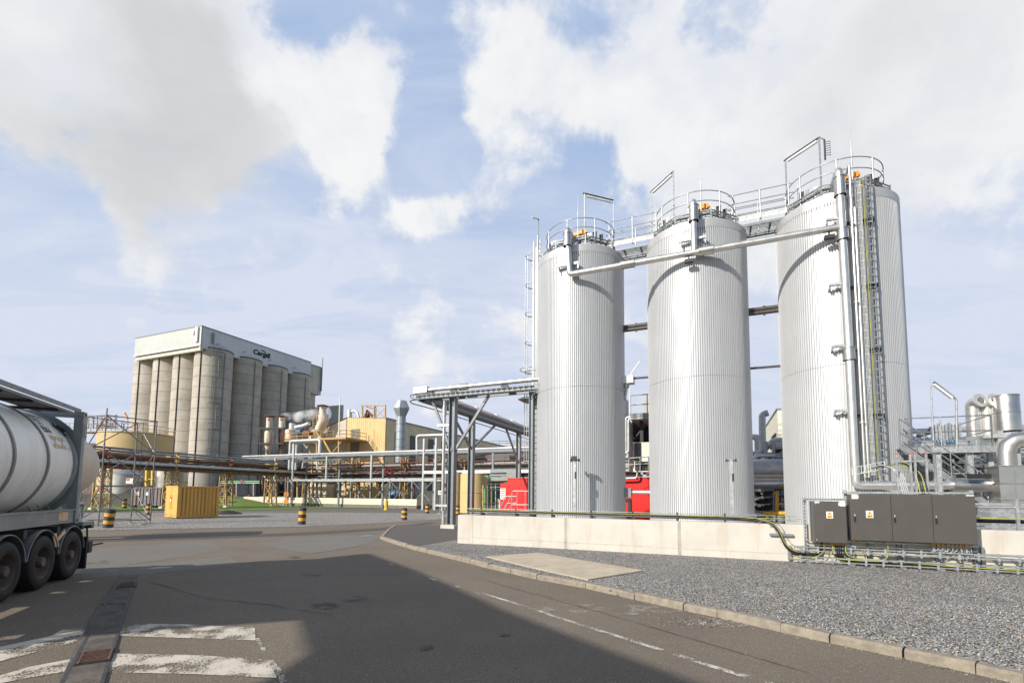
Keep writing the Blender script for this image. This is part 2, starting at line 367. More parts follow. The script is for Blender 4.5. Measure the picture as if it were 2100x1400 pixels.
m_grass = mat('grass', (.11, .17, .025), .9, var=.5, vs=9, bump=.05, bs=60, col2=(.17, .25, .05))
m_earth = mat('earth', (.03, .028, .026), .95, var=.4, bump=.03, bs=12)
m_rust = mat('rust', (.15, .055, .028), .85, var=.4, vs=8, col2=(.24, .10, .055), bump=.002)
m_grate = mat('rusty_grate', (.12, .06, .042), .8, var=.3, vs=14)
m_black = mat('black_rubber', (.012, .012, .013), .7, var=.2)
m_dark = mat('dark_steel', (.035, .035, .037), .55, .2, var=.3)
m_galv = mat('galvanised_steel', (.42, .44, .45), .42, .55, var=.22, vs=9)
m_galvd = mat('galvanised_steel_dull', (.23, .245, .255), .5, .4, var=.22, vs=9)
m_beam = mat('grey_beam', (.20, .225, .24), .5, .25, var=.12, vs=4)
m_beaml = mat('grey_beam_light', (.42, .44, .44), .45, .3, var=.12, vs=4)
m_inox = mat('stainless_pipe', (.64, .63, .61), .36, .8, var=.08, vs=3)
m_inoxd = mat('brushed_stainless', (.52, .51, .49), .34, .9, var=.12, vs=1.5, wave=None)
m_clad = mat('tank_cladding', (.545, .56, .575), .5, .3, var=.02, vs=.7, streak=.12, stain=(.48, .48, .47), stainamt=.12)
m_band = mat('rim_band', (.52, .52, .52), .45, .4, var=.08, vs=1.5)
m_seam = mat('seam_shadow_gap', (.12, .12, .12), .7)
m_cab = mat('cabinet_paint', (.075, .07, .062), .5, var=.04)
m_cabside = mat('cabinet_side', (.10, .095, .088), .5, var=.04)
m_white = mat('white_paint', (.75, .75, .73), .5, var=.05)
m_orange = mat('orange_paint', (.85, .30, .015), .45, var=.1)
m_yel = mat('yellow_paint', (.72, .50, .03), .45, var=.1)
m_yelb = mat('yellow_band', (.68, .36, .03), .6, var=.15, vs=9)
m_blkb = mat('black_band', (.045, .048, .05), .7, var=.3, vs=9)
m_red = mat('red_paint', (.62, .012, .010), .45, var=.06, vs=1)
m_blue = mat('blue_paint', (.02, .13, .26), .45)
m_green = mat('green_pipe', (.10, .36, .12), .5)
m_cabl = mat('black_cable', (.015, .015, .016), .5)
m_cably = mat('yellow_green_cable', (.33, .34, .06), .5, var=.2, vs=5)
m_cablg = mat('grey_cable', (.42, .43, .43), .5)
m_silo = mat('silo_concrete', (.47, .43, .365), .9, var=.14, vs=.35, bump=.01, bs=6, stain=(.25, .22, .18), stainamt=.35)
m_ring = mat('silo_joint', (.25, .225, .19), .9, var=.2)
m_fasc = mat('silo_fascia', (.50, .52, .49), .6, var=.05, vs=.3, wave=(tuple(DR), .55, .02))
m_fascr = mat('silo_fascia_side', (.62, .64, .66), .6, var=.07, vs=.3, stain=(.45, .46, .47), stainamt=.3, wave=(tuple(BK), .55, .02))
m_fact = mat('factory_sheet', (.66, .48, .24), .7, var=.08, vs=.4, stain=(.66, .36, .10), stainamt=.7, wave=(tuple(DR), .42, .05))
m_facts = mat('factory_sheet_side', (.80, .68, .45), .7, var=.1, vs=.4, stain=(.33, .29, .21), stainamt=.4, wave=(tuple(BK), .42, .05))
m_factw = mat('factory_sheet_pale', (.55, .52, .44), .7, var=.1, vs=.4, stain=(.3, .2, .12), stainamt=.5, wave=(tuple(DR), .42, .05))
m_weath = mat('weathered_sheet', (.20, .18, .15), .75, var=.2, wave=(tuple(DR), .42, .05))
m_win = mat('dusty_louvre', (.10, .095, .085), .6, var=.3, vs=2)
m_roof = mat('roof_sheet', (.25, .26, .26), .6)
m_cream = mat('cream_sheet', (.70, .66, .54), .6, var=.04)
m_creamw = mat('cream_fence', (.74, .68, .55), .6, var=.07)
m_ytank = mat('tan_tank_paint', (.60, .44, .21), .55, var=.06, vs=.6)
m_tan = mat('tan_steel', (.42, .28, .11), .6, var=.25, vs=3)
m_ves = mat('vessel_cream', (.62, .56, .46), .5, .1, var=.12, vs=1, stain=(.28, .12, .05), stainamt=.75)
m_vesr = mat('vessel_rusty', (.38, .19, .13), .6, .1, var=.25, vs=1, stain=(.6, .5, .4), stainamt=.5)
m_scaf = mat('scaffold_tube', (.22, .22, .225), .45, .5, var=.25, vs=6)
m_scafr = mat('scaffold_red', (.55, .06, .04), .5)
m_cont = mat('container_paint', (.70, .40, .10), .55, var=.06, vs=1.2, stain=(.5, .28, .08), stainamt=.25)
m_skip = mat('skip_paint', (.17, .18, .20), .7, var=.2, stain=(.20, .07, .03), stainamt=.95)
m_tankw = mat('tank_shell_white', (.87, .865, .83), .5, .1, var=.04, vs=1.5, stain=(.42, .40, .37), stainamt=.25)
m_frame = mat('frame_grey', (.27, .29, .285), .5, .2, var=.15, vs=3)
m_ringg = mat('ring_grey', (.27, .245, .22), .5, .2, var=.2, vs=5)
m_label = mat('hazard_label', (.70, .50, .32), .7, var=.1, vs=9)
m_dome = mat('dome_beige', (.62, .54, .44), .55, var=.05)
m_hub = mat('wheel_hub_brown', (.13, .10, .085), .6, .3, var=.25, vs=8)
m_fend = mat('mudguard', (.03, .035, .045), .4, var=.15)
m_ink = mat('black_ink', (.02, .02, .02), .7)
m_leafg = mat('leaf_green', (.03, .22, .09), .6)
m_glass = mat('window_glass', (.35, .42, .45), .15)
m_grey = mat('grey_plant_panel', (.42, .42, .39), .55, var=.08, vs=1)
m_lamp = mat('lamp_diffuser', (.75, .76, .74), .4)
m_bark = mat('bark', (.09, .075, .06), .9)
m_leaf = mat('foliage', (.06, .09, .025), .8, var=.4, vs=6)
m_wood = mat('weathered_board', (.25, .22, .18), .85, var=.2)
m_asb = mat('dull_sheet', (.16, .155, .15), .8, var=.2, vs=.6, wave=(tuple(DR), .5, .04))
m_insul = mat('insulated_pipe', (.58, .58, .58), .42, .3, var=.12, vs=4)
m_oldp = mat('old_pipe', (.22, .19, .17), .6, .3, var=.35, vs=6)

# ------------------------------------------------------------------ ground
g = MB(); g.sheet([(-600, -60), (600, -60), (600, 900), (-600, 900)], GZ-.012); struct('ground', g, m_far)
def pxpoly(name, pts, z, m):
    g = MB(); g.sheet([tuple(gr(x, y, z)[:2]) for x, y in pts], z); return struct(name, g, m)
# road (near), everything in front of the yard
pts = [(-60, -30), (60, -30)]
g = MB(); rd = [gr(-700, 1092), gr(-100, 1092), gr(330, 1085), gr(620, 1080), gr(740, 1074), gr(850, 1068), gr(935, 1062)]
g.sheet([(-70, -30), (45, -30), (45, 20), (rd[-1].x+4, rd[-1].y-1)]+[(p.x, p.y) for p in rd[::-1]], GZ-.008); struct('road', g, m_road)
pxpoly('gravel_yard', [(-300, 1100), (-100, 1092), (330, 1084), (620, 1079), (740, 1073.5), (850, 1067.5), (905, 1064), (930, 1052.5), (700, 1050), (560, 1051), (440, 1050.5), (160, 1051), (-200, 1053)], GZ-.004, m_grav2)
pxpoly('road_patch', [(-60, 1140), (165, 1125), (300, 1116), (435, 1109), (456, 1127), (330, 1148), (252, 1158), (350, 1152), (472, 1139), (491, 1158), (280, 1178), (140, 1189), (-60, 1200)], GZ-.004, m_road2)
pxpoly('road_patch', [(520, 1113), (600, 1104), (700, 1097), (800, 1096), (778, 1104), (740, 1118), (640, 1135), (560, 1122)], GZ-.004, m_road2)
pxpoly('road_patch', [(150, 1106), (420, 1099), (640, 1090), (780, 1082), (880, 1070), (900, 1071), (800, 1086), (640, 1096), (420, 1104), (150, 1112)], GZ-.003, m_road3)
# grass strips
def grass_strip(name, pts, hump=None):
    o = pxpoly(name, pts, GZ+.02, m_grass); o['kind'] = 'structure'; return o
grass_strip('grass_strip', [(438, 1047), (520, 1045.5), (600, 1042.5), (690, 1041), (840, 1041), (690, 1038.5), (600, 1036), (470, 1036), (438, 1036)])
grass_strip('grass_strip', [(100, 1047), (345, 1045), (345, 1037), (100, 1038)])
g = MB(); c = gr(452, 1038)
N = 14
vs = [];
for i in range(N+1):
    for j in range(9):
        t = j/8; r = 7.5*t; a = 2*pi*i/N; vs.append((c.x+r*cos(a)*1.1, c.y+2+r*sin(a)*.8, GZ-.05+1.25*(1-t*t)**2))
g.add(vs, [(i*9+j, (i+1)*9+j, (i+1)*9+j+1, i*9+j+1) for i in range(N) for j in range(8)], True); struct('grass_bank', g, m_grass)
# kerb
kp = [(806, 1080), (792, 1090), (779, 1104), (800, 1112), (850, 1127), (930, 1146), (1000, 1164), (1100, 1187), (1200, 1205), (1300, 1228), (1400, 1250), (1470, 1264), (1600, 1294), (1700, 1316), (1850, 1348), (2000, 1380), (2100, 1403), (2400, 1470)]
kw = [gr(x, y) for x, y in kp]
def left_off(P, d):
    out = []
    for i, p in enumerate(P):
        t = (P[min(i+1, len(P)-1)]-P[max(i-1, 0)]).normalized(); out.append(p+V3((-t.y, t.x, 0))*d)
    return out
ko = left_off(kw, .16)
g = MB(); random.seed(3)
for i in range(len(kw)-1):
    a, b, c, d = kw[i], kw[i+1], ko[i+1], ko[i]; L = (b-a).length; n = max(1, round(L/.95))
    for k in range(n):
        t0, t1 = k/n, (k+1)/n; gap = .012/L*random.uniform(.3, 2)
        p0, p1 = a.lerp(b, t0+gap), a.lerp(b, t1); q0, q1 = d.lerp(c, t0+gap), d.lerp(c, t1); zt = .012+random.uniform(-.012, .008); zt2 = zt+random.uniform(-.006, .006)
        ch = .035; u0 = (q0-p0).normalized()
        g.add([(p0.x, p0.y, -.2), (p1.x, p1.y, -.2), (p1.x, p1.y, zt2-.03), (p0.x, p0.y, zt-.03), (p0.x+u0.x*ch, p0.y+u0.y*ch, zt), (p1.x+u0.x*ch, p1.y+u0.y*ch, zt2), (q1.x, q1.y, zt2), (q0.x, q0.y, zt), (q0.x, q0.y, -.2), (q1.x, q1.y, -.2)],
              [(0, 1, 2, 3), (3, 2, 5, 4), (4, 5, 6, 7), (7, 6, 9, 8), (0, 3, 4, 7, 8), (1, 9, 6, 5, 2)])
struct('kerb', g, m_kerb)
# gravel bed, pavement, apron behind the wall
back = [(p.x, p.y) for p in ko]
pv = [gr(868, 1118, 0), gr(937, 1106, 0)]
g = MB(); g.sheet(back[4:]+[(30, 2), (30, 8), tuple(G.P(22, .1)[:2]), tuple(G.P(.05, .1)[:2]), (pv[1].x, pv[1].y), (pv[0].x, pv[0].y)], 0.); struct('gravel_bed', g, m_grav)
g = MB(); e = gr(940, 1076, 0)
g.prism([back[0], back[1], back[2], back[3], back[4], (pv[0].x, pv[0].y), (pv[1].x, pv[1].y), tuple(G.P(.05, .1)[:2]), tuple(G.P(.05, 3)[:2]), (e.x, e.y)], -.16, -.005); struct('pavement', g, m_pave)
g = MB(); g.sheet([tuple(G.P(*q)[:2]) for q in [(-.2, .3), (60, .3), (60, 14), (-.2, 14)]], GZ+.004); struct('bund_floor', g, m_wall)
# loose stones that break up the gravel edge
random.seed(11)
g = MB()
def stone(g, p, s):
    vs = []
    for k in range(6):
        d = [(1, 0, 0), (-1, 0, 0), (0, 1, 0), (0, -1, 0), (0, 0, 1), (0, 0, -1)][k]
        vs.append((p[0]+d[0]*s*random.uniform(.6, 1.2), p[1]+d[1]*s*random.uniform(.6, 1.2), p[2]+d[2]*s*random.uniform(.4, .8)))
    g.add(vs, [(0, 2, 4), (2, 1, 4), (1, 3, 4), (3, 0, 4), (2, 0, 5), (1, 2, 5), (3, 1, 5), (0, 3, 5)])
def inpoly(x, y, P):
    c = False
    for i in range(len(P)):
        (x1, y1), (x2, y2) = P[i], P[i-1]
        if (y1 > y) != (y2 > y) and x < (x2-x1)*(y-y1)/(y2-y1)+x1: c = not c
    return c
gp_ = back[4:]+[(14, 3), (16, 11), tuple(G.P(.05, -.02)[:2])]
cnt = 0
while cnt < 26000:
    r = random.random()**1.6*13+5.2; a = random.uniform(radians(36), radians(104)); x, y = r*cos(a), r*sin(a)
    if inpoly(x, y, gp_) and (V3((x, y, 0))-G.o).dot(BK) < -.03:
        stone(g, (x, y, .004), random.uniform(.008, .021)); cnt += 1
o = build('gravel_stones', g, m_grav); o['kind'] = 'stuff'
g = MB()
for _ in range(420):
    p = gr(random.gauss(1450, 45), random.gauss(1274, 6)); stone(g, (p.x, p.y, GZ), random.uniform(.006, .016))
for _ in range(500):
    x = random.uniform(840, 2090); y = 1122+(x-840)*.2215+random.gauss(6, 3); p = gr(x, y); stone(g, (p.x, p.y, GZ), random.uniform(.004, .01))
o = build('gravel_spill', g, m_grav2); o['kind'] = 'stuff'
# concrete cover slabs
sp = [gr(996, 1142, 0), gr(1106, 1134, 0), gr(1195, 1150, 0), gr(1088, 1164, 0), gr(1322, 1171, 0), gr(1206, 1190, 0)]
for nm, q, lab in (('a', (0, 1, 2, 3), 'weathered tan concrete cover slab set in the gravel, the one farther from the camera'), ('b', (3, 2, 4, 5), 'weathered tan concrete cover slab beside the kerb, the nearer and larger of the pair')):
    P = [sp[i] for i in q]; c = sum(P, V3())/4; P = [c+(p-c)*.992 for p in P]
    g = MB(); g.prism([(p.x, p.y) for p in P], -.05, .028)
    solo('concrete_slab', g, m_slab, lab, 'slab', 'concrete cover slabs in the gravel')
# drain channel with grates
dl = [(248, 1181), (236, 1196), (205, 1240), (170, 1300), (140, 1360), (120, 1400), (95, 1460)]; dr_ = [(282, 1178), (277, 1194), (262, 1238), (243, 1298), (222, 1358), (208, 1400), (188, 1460)]
g = MB()
for i in range(len(dl)-1):
    P = [gr(*dl[i]), gr(*dl[i+1]), gr(*dr_[i+1]), gr(*dr_[i])]; c = sum(P, V3())/4; P = [c+(p-c)*.985 for p in P]
    z = GZ+.012
    g.prism([(p.x, p.y) for p in P], GZ-.03, z)
struct('drain_channel', g, m_drain)
g = MB()
for (x0, y0), (x1, y1) in (((250, 1178), (95, 1460)), ((281, 1178), (190, 1460))):
    a, b = gr(x0, y0), gr(x1, y1); g.bar(V3((a.x, a.y, GZ+.002)), V3((b.x, b.y, GZ+.002)), .035, .022)
struct('drain_edge', g, m_blkb)
for cx, cy, cx2, cy2, lab in ((188, 1333, 205, 1364, 'rusty brown bar grate lying in the drain channel between the white crossing stripes'), (258, 1196, 262, 1206, 'rusty brown bar grate at the far end of the drain channel behind the trailer')):
    c = (gr(cx, cy)+gr(cx2, cy2))/2; ax = (gr(120, 1400)-gr(248, 1181)).normalized(); ay = V3((-ax.y, ax.x, 0)); F = Fr(c, ax, ay)
    t = thing('drain_grate', lab, 'grate', (c.x, c.y, GZ+.012), 'rusty drain grates')
    g = MB(); g.box(F, -.27, .27, -.16, .16, GZ+.013, GZ+.018); build('pit', g, m_black, t)
    g = MB(); [g.box(F, -.25, .25, s*.13-.012, s*.13+.012, GZ+.018, GZ+.03) for s in (-1, 1)]; build('frame', g, m_grate, t)
    g = MB(); [g.box(F, -.24+i*.055, -.215+i*.055, -.115, .115, GZ+.018, GZ+.028) for i in range(9)]; build('grate_bars', g, m_grate, t)
# road markings
def mark(name, pts, m): return pxpoly(name, pts, GZ+.0, m)
mark('road_marking', [(247, 1277), (380, 1279), (523, 1286), (524, 1312), (380, 1307), (240, 1303)], m_mark)
mark('road_marking', [(229, 1339), (400, 1342), (560, 1352), (578, 1373), (570, 1389), (400, 1381), (214, 1377)], m_mark)
mark('road_marking', [(0, 1325), (90, 1306), (183, 1287), (170, 1311), (90, 1332), (0, 1355), (-200, 1410), (-200, 1378)], m_mark)
mark('road_marking', [(0, 1384), (60, 1366), (152, 1349), (132, 1377), (60, 1388), (0, 1400), (-200, 1450), (-200, 1430)], m_mark)
mark('road_marking', [(523, 1308), (531, 1307), (590, 1395), (575, 1400)], m_mark2)
mark('road_marking', [(990, 1214), (1100, 1248), (1200, 1281), (1300, 1311), (1400, 1342), (1467, 1364), (1600, 1402), (1592, 1408), (1462, 1369), (1396, 1347), (1296, 1315), (1196, 1284), (1097, 1251), (988, 1216)], m_mark3)
mark('road_marking', [(738, 1098), (762, 1095), (764, 1098), (742, 1100)], m_markb)
mark('road_marking', [(800, 1155), (870, 1180), (985, 1215), (983, 1217), (868, 1182), (798, 1156)], m_mark2)

m_oil = paintmark('oil_stain', (.07, .063, .055), .56); m_dust = paintmark('road_dust', (.40, .36, .30), .62); m_crack = mat('crack_filler', (.05, .047, .043), .8)
def blob(px, py, rx, ry, m, name='road_stain', dz=.001):
    P = [(px+rx*cos(a)*random.uniform(.75, 1.1), py+ry*sin(a)*random.uniform(.75, 1.1)) for a in [2*pi*i/14 for i in range(14)]]; pxpoly(name, P, GZ+dz, m)
random.seed(77)
for q in ((665, 1240, 38, 8), (735, 1228, 40, 6), (872, 1326, 18, 6), (822, 1273, 8, 2.5), (1018, 1283, 8, 2), (1035, 1301, 12, 3), (640, 1178, 22, 3), (605, 1142, 14, 2.5), (200, 1152, 30, 4)): blob(*q, m_oil)
for q in ((1495, 1276, 75, 8), (1250, 1250, 160, 14)): blob(*q, m_dust, 'road_dust', -.002)
for pts in ([(60, 1205), (160, 1196), (300, 1186), (440, 1166), (491, 1158)], [(300, 1190), (420, 1225), (560, 1240), (700, 1262)], [(1000, 1190), (1180, 1240), (1420, 1310), (1700, 1390)], [(640, 1135), (740, 1118), (790, 1108)]):
    g = MB(); P = [];
    for i in range(len(pts)-1):
        for k in range(8): t_ = k/8; P.append(gr(pts[i][0]*(1-t_)+pts[i+1][0]*t_, pts[i][1]*(1-t_)+pts[i+1][1]*t_+random.uniform(-.9, .9), GZ))
    for a_, b_ in zip(P, P[1:]):
        w_ = random.uniform(.003, .010); n_ = V3((-(b_-a_).y, (b_-a_).x, 0)).normalized()*w_; g.add([a_-n_+V3((0, 0, .002)), b_-n_+V3((0, 0, .002)), b_+n_+V3((0, 0, .002)), a_+n_+V3((0, 0, .002))], [(0, 1, 2, 3)])
    struct('road_crack', g, m_crack)
# ------------------------------------------------------------------ concrete wall
t = thing('concrete_wall', 'long low cream concrete retaining wall in front of the three silver tanks', 'wall', G.P(0, 0, 0))
g = MB(); g.box(G, 0, 45, 0, .25, -.2, 1.052); g.box(G, 0, .25, .25, 14, -.2, 1.052); build('wall_panel', g, m_wall, t)
for x in (969, 1160, 1393):
    a = G.px(x, 1090, 0)[0]; wd = .012 if x == 969 else .05
    g = MB(); g.box(G, a-wd, a+wd, -.003, .0, .0, 1.05); build('panel_joint', g, m_joint, t)
g = MB()
for a0, a1, z in ((0, .52, .17), (.56, 3.78, .225), (3.92, 7.1, .215), (7.2, 11, .20)): g.box(G, a0+.02, a1, -.003, 0, z, z+.012)
for a in (.9, 1.5, 2.1, 3.3, 4.6, 5.6, 6.7, 7.9, 9.4, 10.3):
    g.box(G, a, a+.035, -.004, 0, .2, .235)
build('pour_line', g, m_joint, t)
# ------------------------------------------------------------------ silver tanks
TA = [2.589, 8.269, 13.949]; TB = 8.006; TRD = 2.2; ZT = 13.96; OCTR = 1.98; OCTZ = 14.40
def clad(z0, z1, R=TRD, n=150, dep=.045):
    g = MB(); vs = []; c = TF.P(0, 0)
    for z in (z0, z1):
        for i in range(n):
            for fr, r in ((0, R), (.20, R), (.29, R+dep), (.91, R+dep)):
                t = 2*pi*(i+fr)/n; vs.append((c.x+r*cos(t), c.y+r*sin(t), z))
    m = n*4; g.add(vs, [(i, (i+1) % m, m+(i+1) % m, m+i) for i in range(m)])
    return g
TF = Fr(G.P(TA[0], TB), DR, BK); C0 = TF.P(0, 0)
tk = thing('storage_tank', 'silver ribbed cylindrical tank nearest the caged ladder, leftmost and farthest of the three', 'tank', (C0.x, C0.y, GZ), 'three silver ribbed storage tanks in a row')
build('cladding', clad(GZ, 6.984), m_clad, tk); build('cladding', clad(6.996, 13.61), m_clad, tk)
g = MB(); g.lathe((C0.x, C0.y, 0), [(TRD+.012, 13.48), (TRD+.012, 13.62)], 150); build('dark_gap', g, m_seam, tk)  # dark ring paints the shade in the rib grooves under the rim band
g = MB(); g.lathe((C0.x, C0.y, 0), [(TRD+.006, 6.98), (TRD+.006, 7.0)], 96); build('dark_gap', g, m_seam, tk)
g = MB()
for z in (3.6, 10.2):
    for i in range(0, 150, 2):
        t = 2*pi*(i+.7)/150; p = V3((C0.x+(TRD+.034)*cos(t), C0.y+(TRD+.034)*sin(t), z)); g.bar(p, p+V3((0, 0, .02)), .02)
build('rivet_row', g, m_dark, tk)
g = MB(); g.lathe((C0.x, C0.y, 0), [(TRD+.045, 13.6), (TRD+.05, 13.6), (TRD+.05, 13.95), (TRD+.03, 13.975), (TRD-.05, 13.975), (1.6, 14.08), (.6, 14.2), (0, 14.2)], 96); build('rim_band', g, m_band, tk)
# guard rail ring
g = MB()
for z in (15.55, 15.08, 14.55): g.tube(arc(C0, 1.78, 0, 2*pi, z, 40), .022, 6, caps=False)
for k in range(8):
    t = 2*pi*(k+.35)/8; p = V3((C0.x+1.78*cos(t), C0.y+1.78*sin(t), 14.0)); g.tube([p, p+V3((0, 0, 1.56))], .03, 6)
build('guard_rail', g, m_galv, tk)
# octagonal cable tray round the top
oc = [TF.P(OCTR*cos(pi/8+k*pi/4), OCTR*sin(pi/8+k*pi/4), OCTZ) for k in range(8)]
g = MB()
for k in range(8):
    a, b = oc[k], oc[(k+1) % 8]
    for dz in (0, .13): g.bar(a+V3((0, 0, dz)), b+V3((0, 0, dz)), .035, .04)
    ii, jj = a.lerp(V3((C0.x, C0.y, OCTZ)), .17), b.lerp(V3((C0.x, C0.y, OCTZ)), .17)
    for dz in (0, .13): g.bar(ii+V3((0, 0, dz)), jj+V3((0, 0, dz)), .02, .025)
    L = (b-a).length
    for i in range(5):
        p = a.lerp(b, (i+.5)/5); q = ii.lerp(jj, (i+.5)/5); g.bar(p, q, .025, .015); g.bar(p, p+V3((0, 0, .13)), .015)
    g.bar(V3((a.x, a.y, 13.96)), a+V3((0, 0, .2)), .05); g.box(TF, 0, 0, 0, 0, 0, 0) if False else None
    g.tube([ii.lerp(jj, .5)-V3((0, 0, .3)), ii.lerp(jj, .5)+V3((0, 0, .02))], .05, 8)
build('cable_tray', g, m_galvd, tk)
g = MB(); random.seed(2)
for q, r in ((0.04, .018), (.09, .014)):
    g.tube([p.lerp(V3((C0.x, C0.y, OCTZ)), q)+V3((0, 0, .04+.02*random.random())) for p in oc+oc[:1]], r, 6)
build('tray_cable', g, m_cably, tk)
g = MB(); g.tube([p.lerp(V3((C0.x, C0.y, OCTZ)), .13)+V3((0, 0, .05)) for p in oc+oc[:1]], .022, 6); build('tray_cable', g, m_cabl, tk)
# orange valve actuator, instrument boxes, nozzle
p = TF.P(.3, -1.3, 14.92)
g = MB(); g.bar(p-DR*.36-V3((0, 0, .04)), p+DR*.2+V3((0, 0, .1)), .24, .19); g.bar(p+DR*.15, p+DR*.36+V3((0, 0, .14)), .18, .2); g.tube([p-BK*.14, p+BK*.14], .08, 8); build('valve_actuator', g, m_orange, tk)
g = MB(); g.bar(p+DR*.02+V3((0, 0, .06)), p+DR*.22+V3((0, 0, .19)), .13, .08); g.tube([p-V3((0, 0, .7)), p], .09, 10); g.tube([p+DR*.3, p+DR*.55+V3((0, 0, -.3))], .03, 6); build('valve_body', g, m_dark, tk)
for (x, y, z, wd, h, mm) in ((-1.35, -1.05, 14.62, .14, .26, m_dark), (-1.15, -1.2, 14.62, .08, .26, m_galv), (1.05, -1.2, 14.66, .16, .28, m_dark), (1.32, -.95, 14.62, .14, .26, m_dark), (.82, -1.38, 14.6, .14, .2, m_galv), (1.5, -.45, 14.62, .16, .22, m_galv), (-.9, -1.42, 14.6, .1, .16, m_lamp)):
    g = MB(); g.box(TF, x-wd/2, x+wd/2, y-.06, y+.06, z, z+h); g.box(TF, x-.02, x+.02, y-.02, y+.02, 14.0, z); g.box(TF, x-wd/2-.03, x+wd/2+.03, y+.06, y+.08, z-.06, z-.03); g.box(TF, x+wd/2+.015, x+wd/2+.04, y-.02, y+.02, z-.1, z+h+.05); build('instrument_box', g, mm, tk)
g = MB(); q = TF.P(.35, -1.72, 14)
g.tube([q, q+V3((0, 0, 1.9))], .028, 6); g.tube([q+V3((0, 0, 1.9)), q+V3((0, 0, 3.4))], [.012, .004], 6); build('lightning_rod', g, m_galv, tk)
g = MB(); q = TF.P(-1.15, 1.1, 14); g.tube([q, q+V3((0, 0, 2.6))], .015, 6); build('lightning_rod', g, m_galv, tk)
for k, lab in ((1, 'silver ribbed cylindrical tank standing in the middle of the row of three'), (2, 'silver ribbed cylindrical tank behind the grey cabinets, rightmost and nearest of the three')):
    p = G.P(TA[k], TB); r = dup(tk, (p.x, p.y, GZ), lab)
# ------------------------------------------------------------------ vent header pipe along the fronts
PB = TB-2.6; PZ = 12.31
t = thing('vent_header_pipe', 'large silver insulated pipe running level across the fronts of the three tanks', 'pipe', G.P(TA[0], PB, PZ))
def GP(a, b, z=0): return G.P(a, b, z)
g = MB(); g.tube(bend([GP(2.66, PB, 14.2), GP(2.78, PB, PZ), GP(3.4, PB, PZ), GP(13.66, PB, PZ-.02)], .16, 5), .135, 18); build('header', g, m_inox, t)
g = MB(); g.tube(bend([GP(2.66, PB+1.1, 14.55), GP(2.66, PB, 14.62), GP(2.66, PB, 13.75)], .22), .13, 16); build('riser', g, m_inox, t)
g = MB(); g.tube(bend([GP(8.33, PB+1.1, 14.6), GP(8.33, PB, 14.66), GP(8.33, PB, PZ)], .22), .13, 16); build('riser', g, m_inox, t)
g = MB(); g.tube(bend([GP(13.66, PB+1.1, 14.5), GP(13.66, PB, 14.62), GP(13.72, PB, 8), GP(13.74, PB, 2.3), GP(14.2, PB, 2.3), GP(17.8, PB, 2.32)], .2, 6), .15, 18); build('downpipe', g, m_inox, t)
for a, z0, z1 in ((2.66, 13.72, 14.35), (8.33, 13.7, 14.4), (13.67, 13.55, 14.3), (13.69, 11.75, 12.2), (13.72, 7.02, 7.5)):
    g = MB(); g.tube([GP(a, PB, z0), GP(a, PB, z1)], .2, 18)
    for z in (z0, z1-.03): g.tube([GP(a, PB, z), GP(a, PB, z+.03)], .225, 18)
    build('coupling', g, m_inoxd, t)
for a0, a1 in ((5.2, 5.8), (8.5, 9.1)):
    g = MB(); g.tube([GP(a0, PB, PZ), GP(a1, PB, PZ)], .19, 18); g.tube([GP(a0, PB, PZ), GP(a0+.03, PB, PZ)], .205, 18); g.tube([GP(a1-.03, PB, PZ), GP(a1, PB, PZ)], .205, 18); build('coupling', g, m_inoxd, t)
g = MB(); g.tube([GP(16.55, PB, 2.31), GP(17.9, PB, 2.32)], .25, 20); g.tube([GP(16.5, PB, 2.31), GP(16.56, PB, 2.31)], .27, 20); build('sleeve', g, m_inoxd, t)
for a, z in ((2.7, 12.85), (8.35, 12.95)):
    g = MB(); g.box(G, a-.65, a+.45, PB+.12, PB+.26, z, z+.1)
    for x in (-.6, .4): g.box(G, a+x, a+x+.06, PB+.2, PB+.75, z-.05, z+.02); g.box(G, a+x, a+x+.05, PB+.15, PB+.2, z-.22, z)
    build('pipe_bracket', g, m_galv, t)
for z in (11.0+1.7, 10.05, 7.6, 5.1):
    g = MB(); g.box(G, 13.2, 13.6, PB+.1, PB+.22, z, z+.09)
    for x in (13.22, 13.5): g.box(G, x, x+.05, PB+.15, PB+.6, z-.1, z)
    build('pipe_bracket', g, m_galv, t)
for a in (8.1, 13.25):
    g = MB(); g.box(G, a-.17, a+.17, PB-.1, PB+.1, PZ-.42, PZ-.28); g.box(G, a-.03, a+.03, PB-.02, PB+.02, PZ-.28, PZ-.13)
    solo('floodlight', g, m_dark, 'small black floodlight hanging under the header pipe '+('in front of the middle tank' if a < 10 else 'in front of the right hand tank'), 'floodlight', 'floodlights under the header pipe')
# link pipes between tanks at mid height
def linkpipe(a0, a1, b, z, r, lab, m=m_inoxd, n=2):
    g = MB(); g.tube([GP(a0, b, z), GP(a1, b, z)], r, 12)
    if n > 1: g.tube([GP(a0, b-.02, z-r*1.7), GP(a1, b-.02, z-r*1.7)], r*.95, 12); g.bar(GP((a0+a1)/2, b, z+.13), GP((a0+a1)/2, b, z-.3), .1)
    solo('link_pipe', g, m, lab, 'pipe', 'pipes linking the tanks')
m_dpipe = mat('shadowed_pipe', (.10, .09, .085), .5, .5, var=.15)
linkpipe(4.6, 6.3, 8.0, 10.32, .1, 'upper pair of dark pipes between the left and middle tanks', m_dpipe)
linkpipe(10.3, 12.0, 8.0, 10.36, .1, 'upper pair of dark pipes between the middle and right tanks', m_dpipe)
linkpipe(4.6, 6.3, 8.0, 7.66, .055, 'thin single pipe lower down between the left and middle tanks', m_dpipe, 1)
linkpipe(10.3, 12.0, 8.0, 7.66, .055, 'thin single pipe lower down between the middle and right tanks', m_dpipe, 1)
linkpipe(4.6, 6.4, 8.0, 2.02, .09, 'shiny pipe with a grey end box low between the left and middle tanks', m_inox, 1)
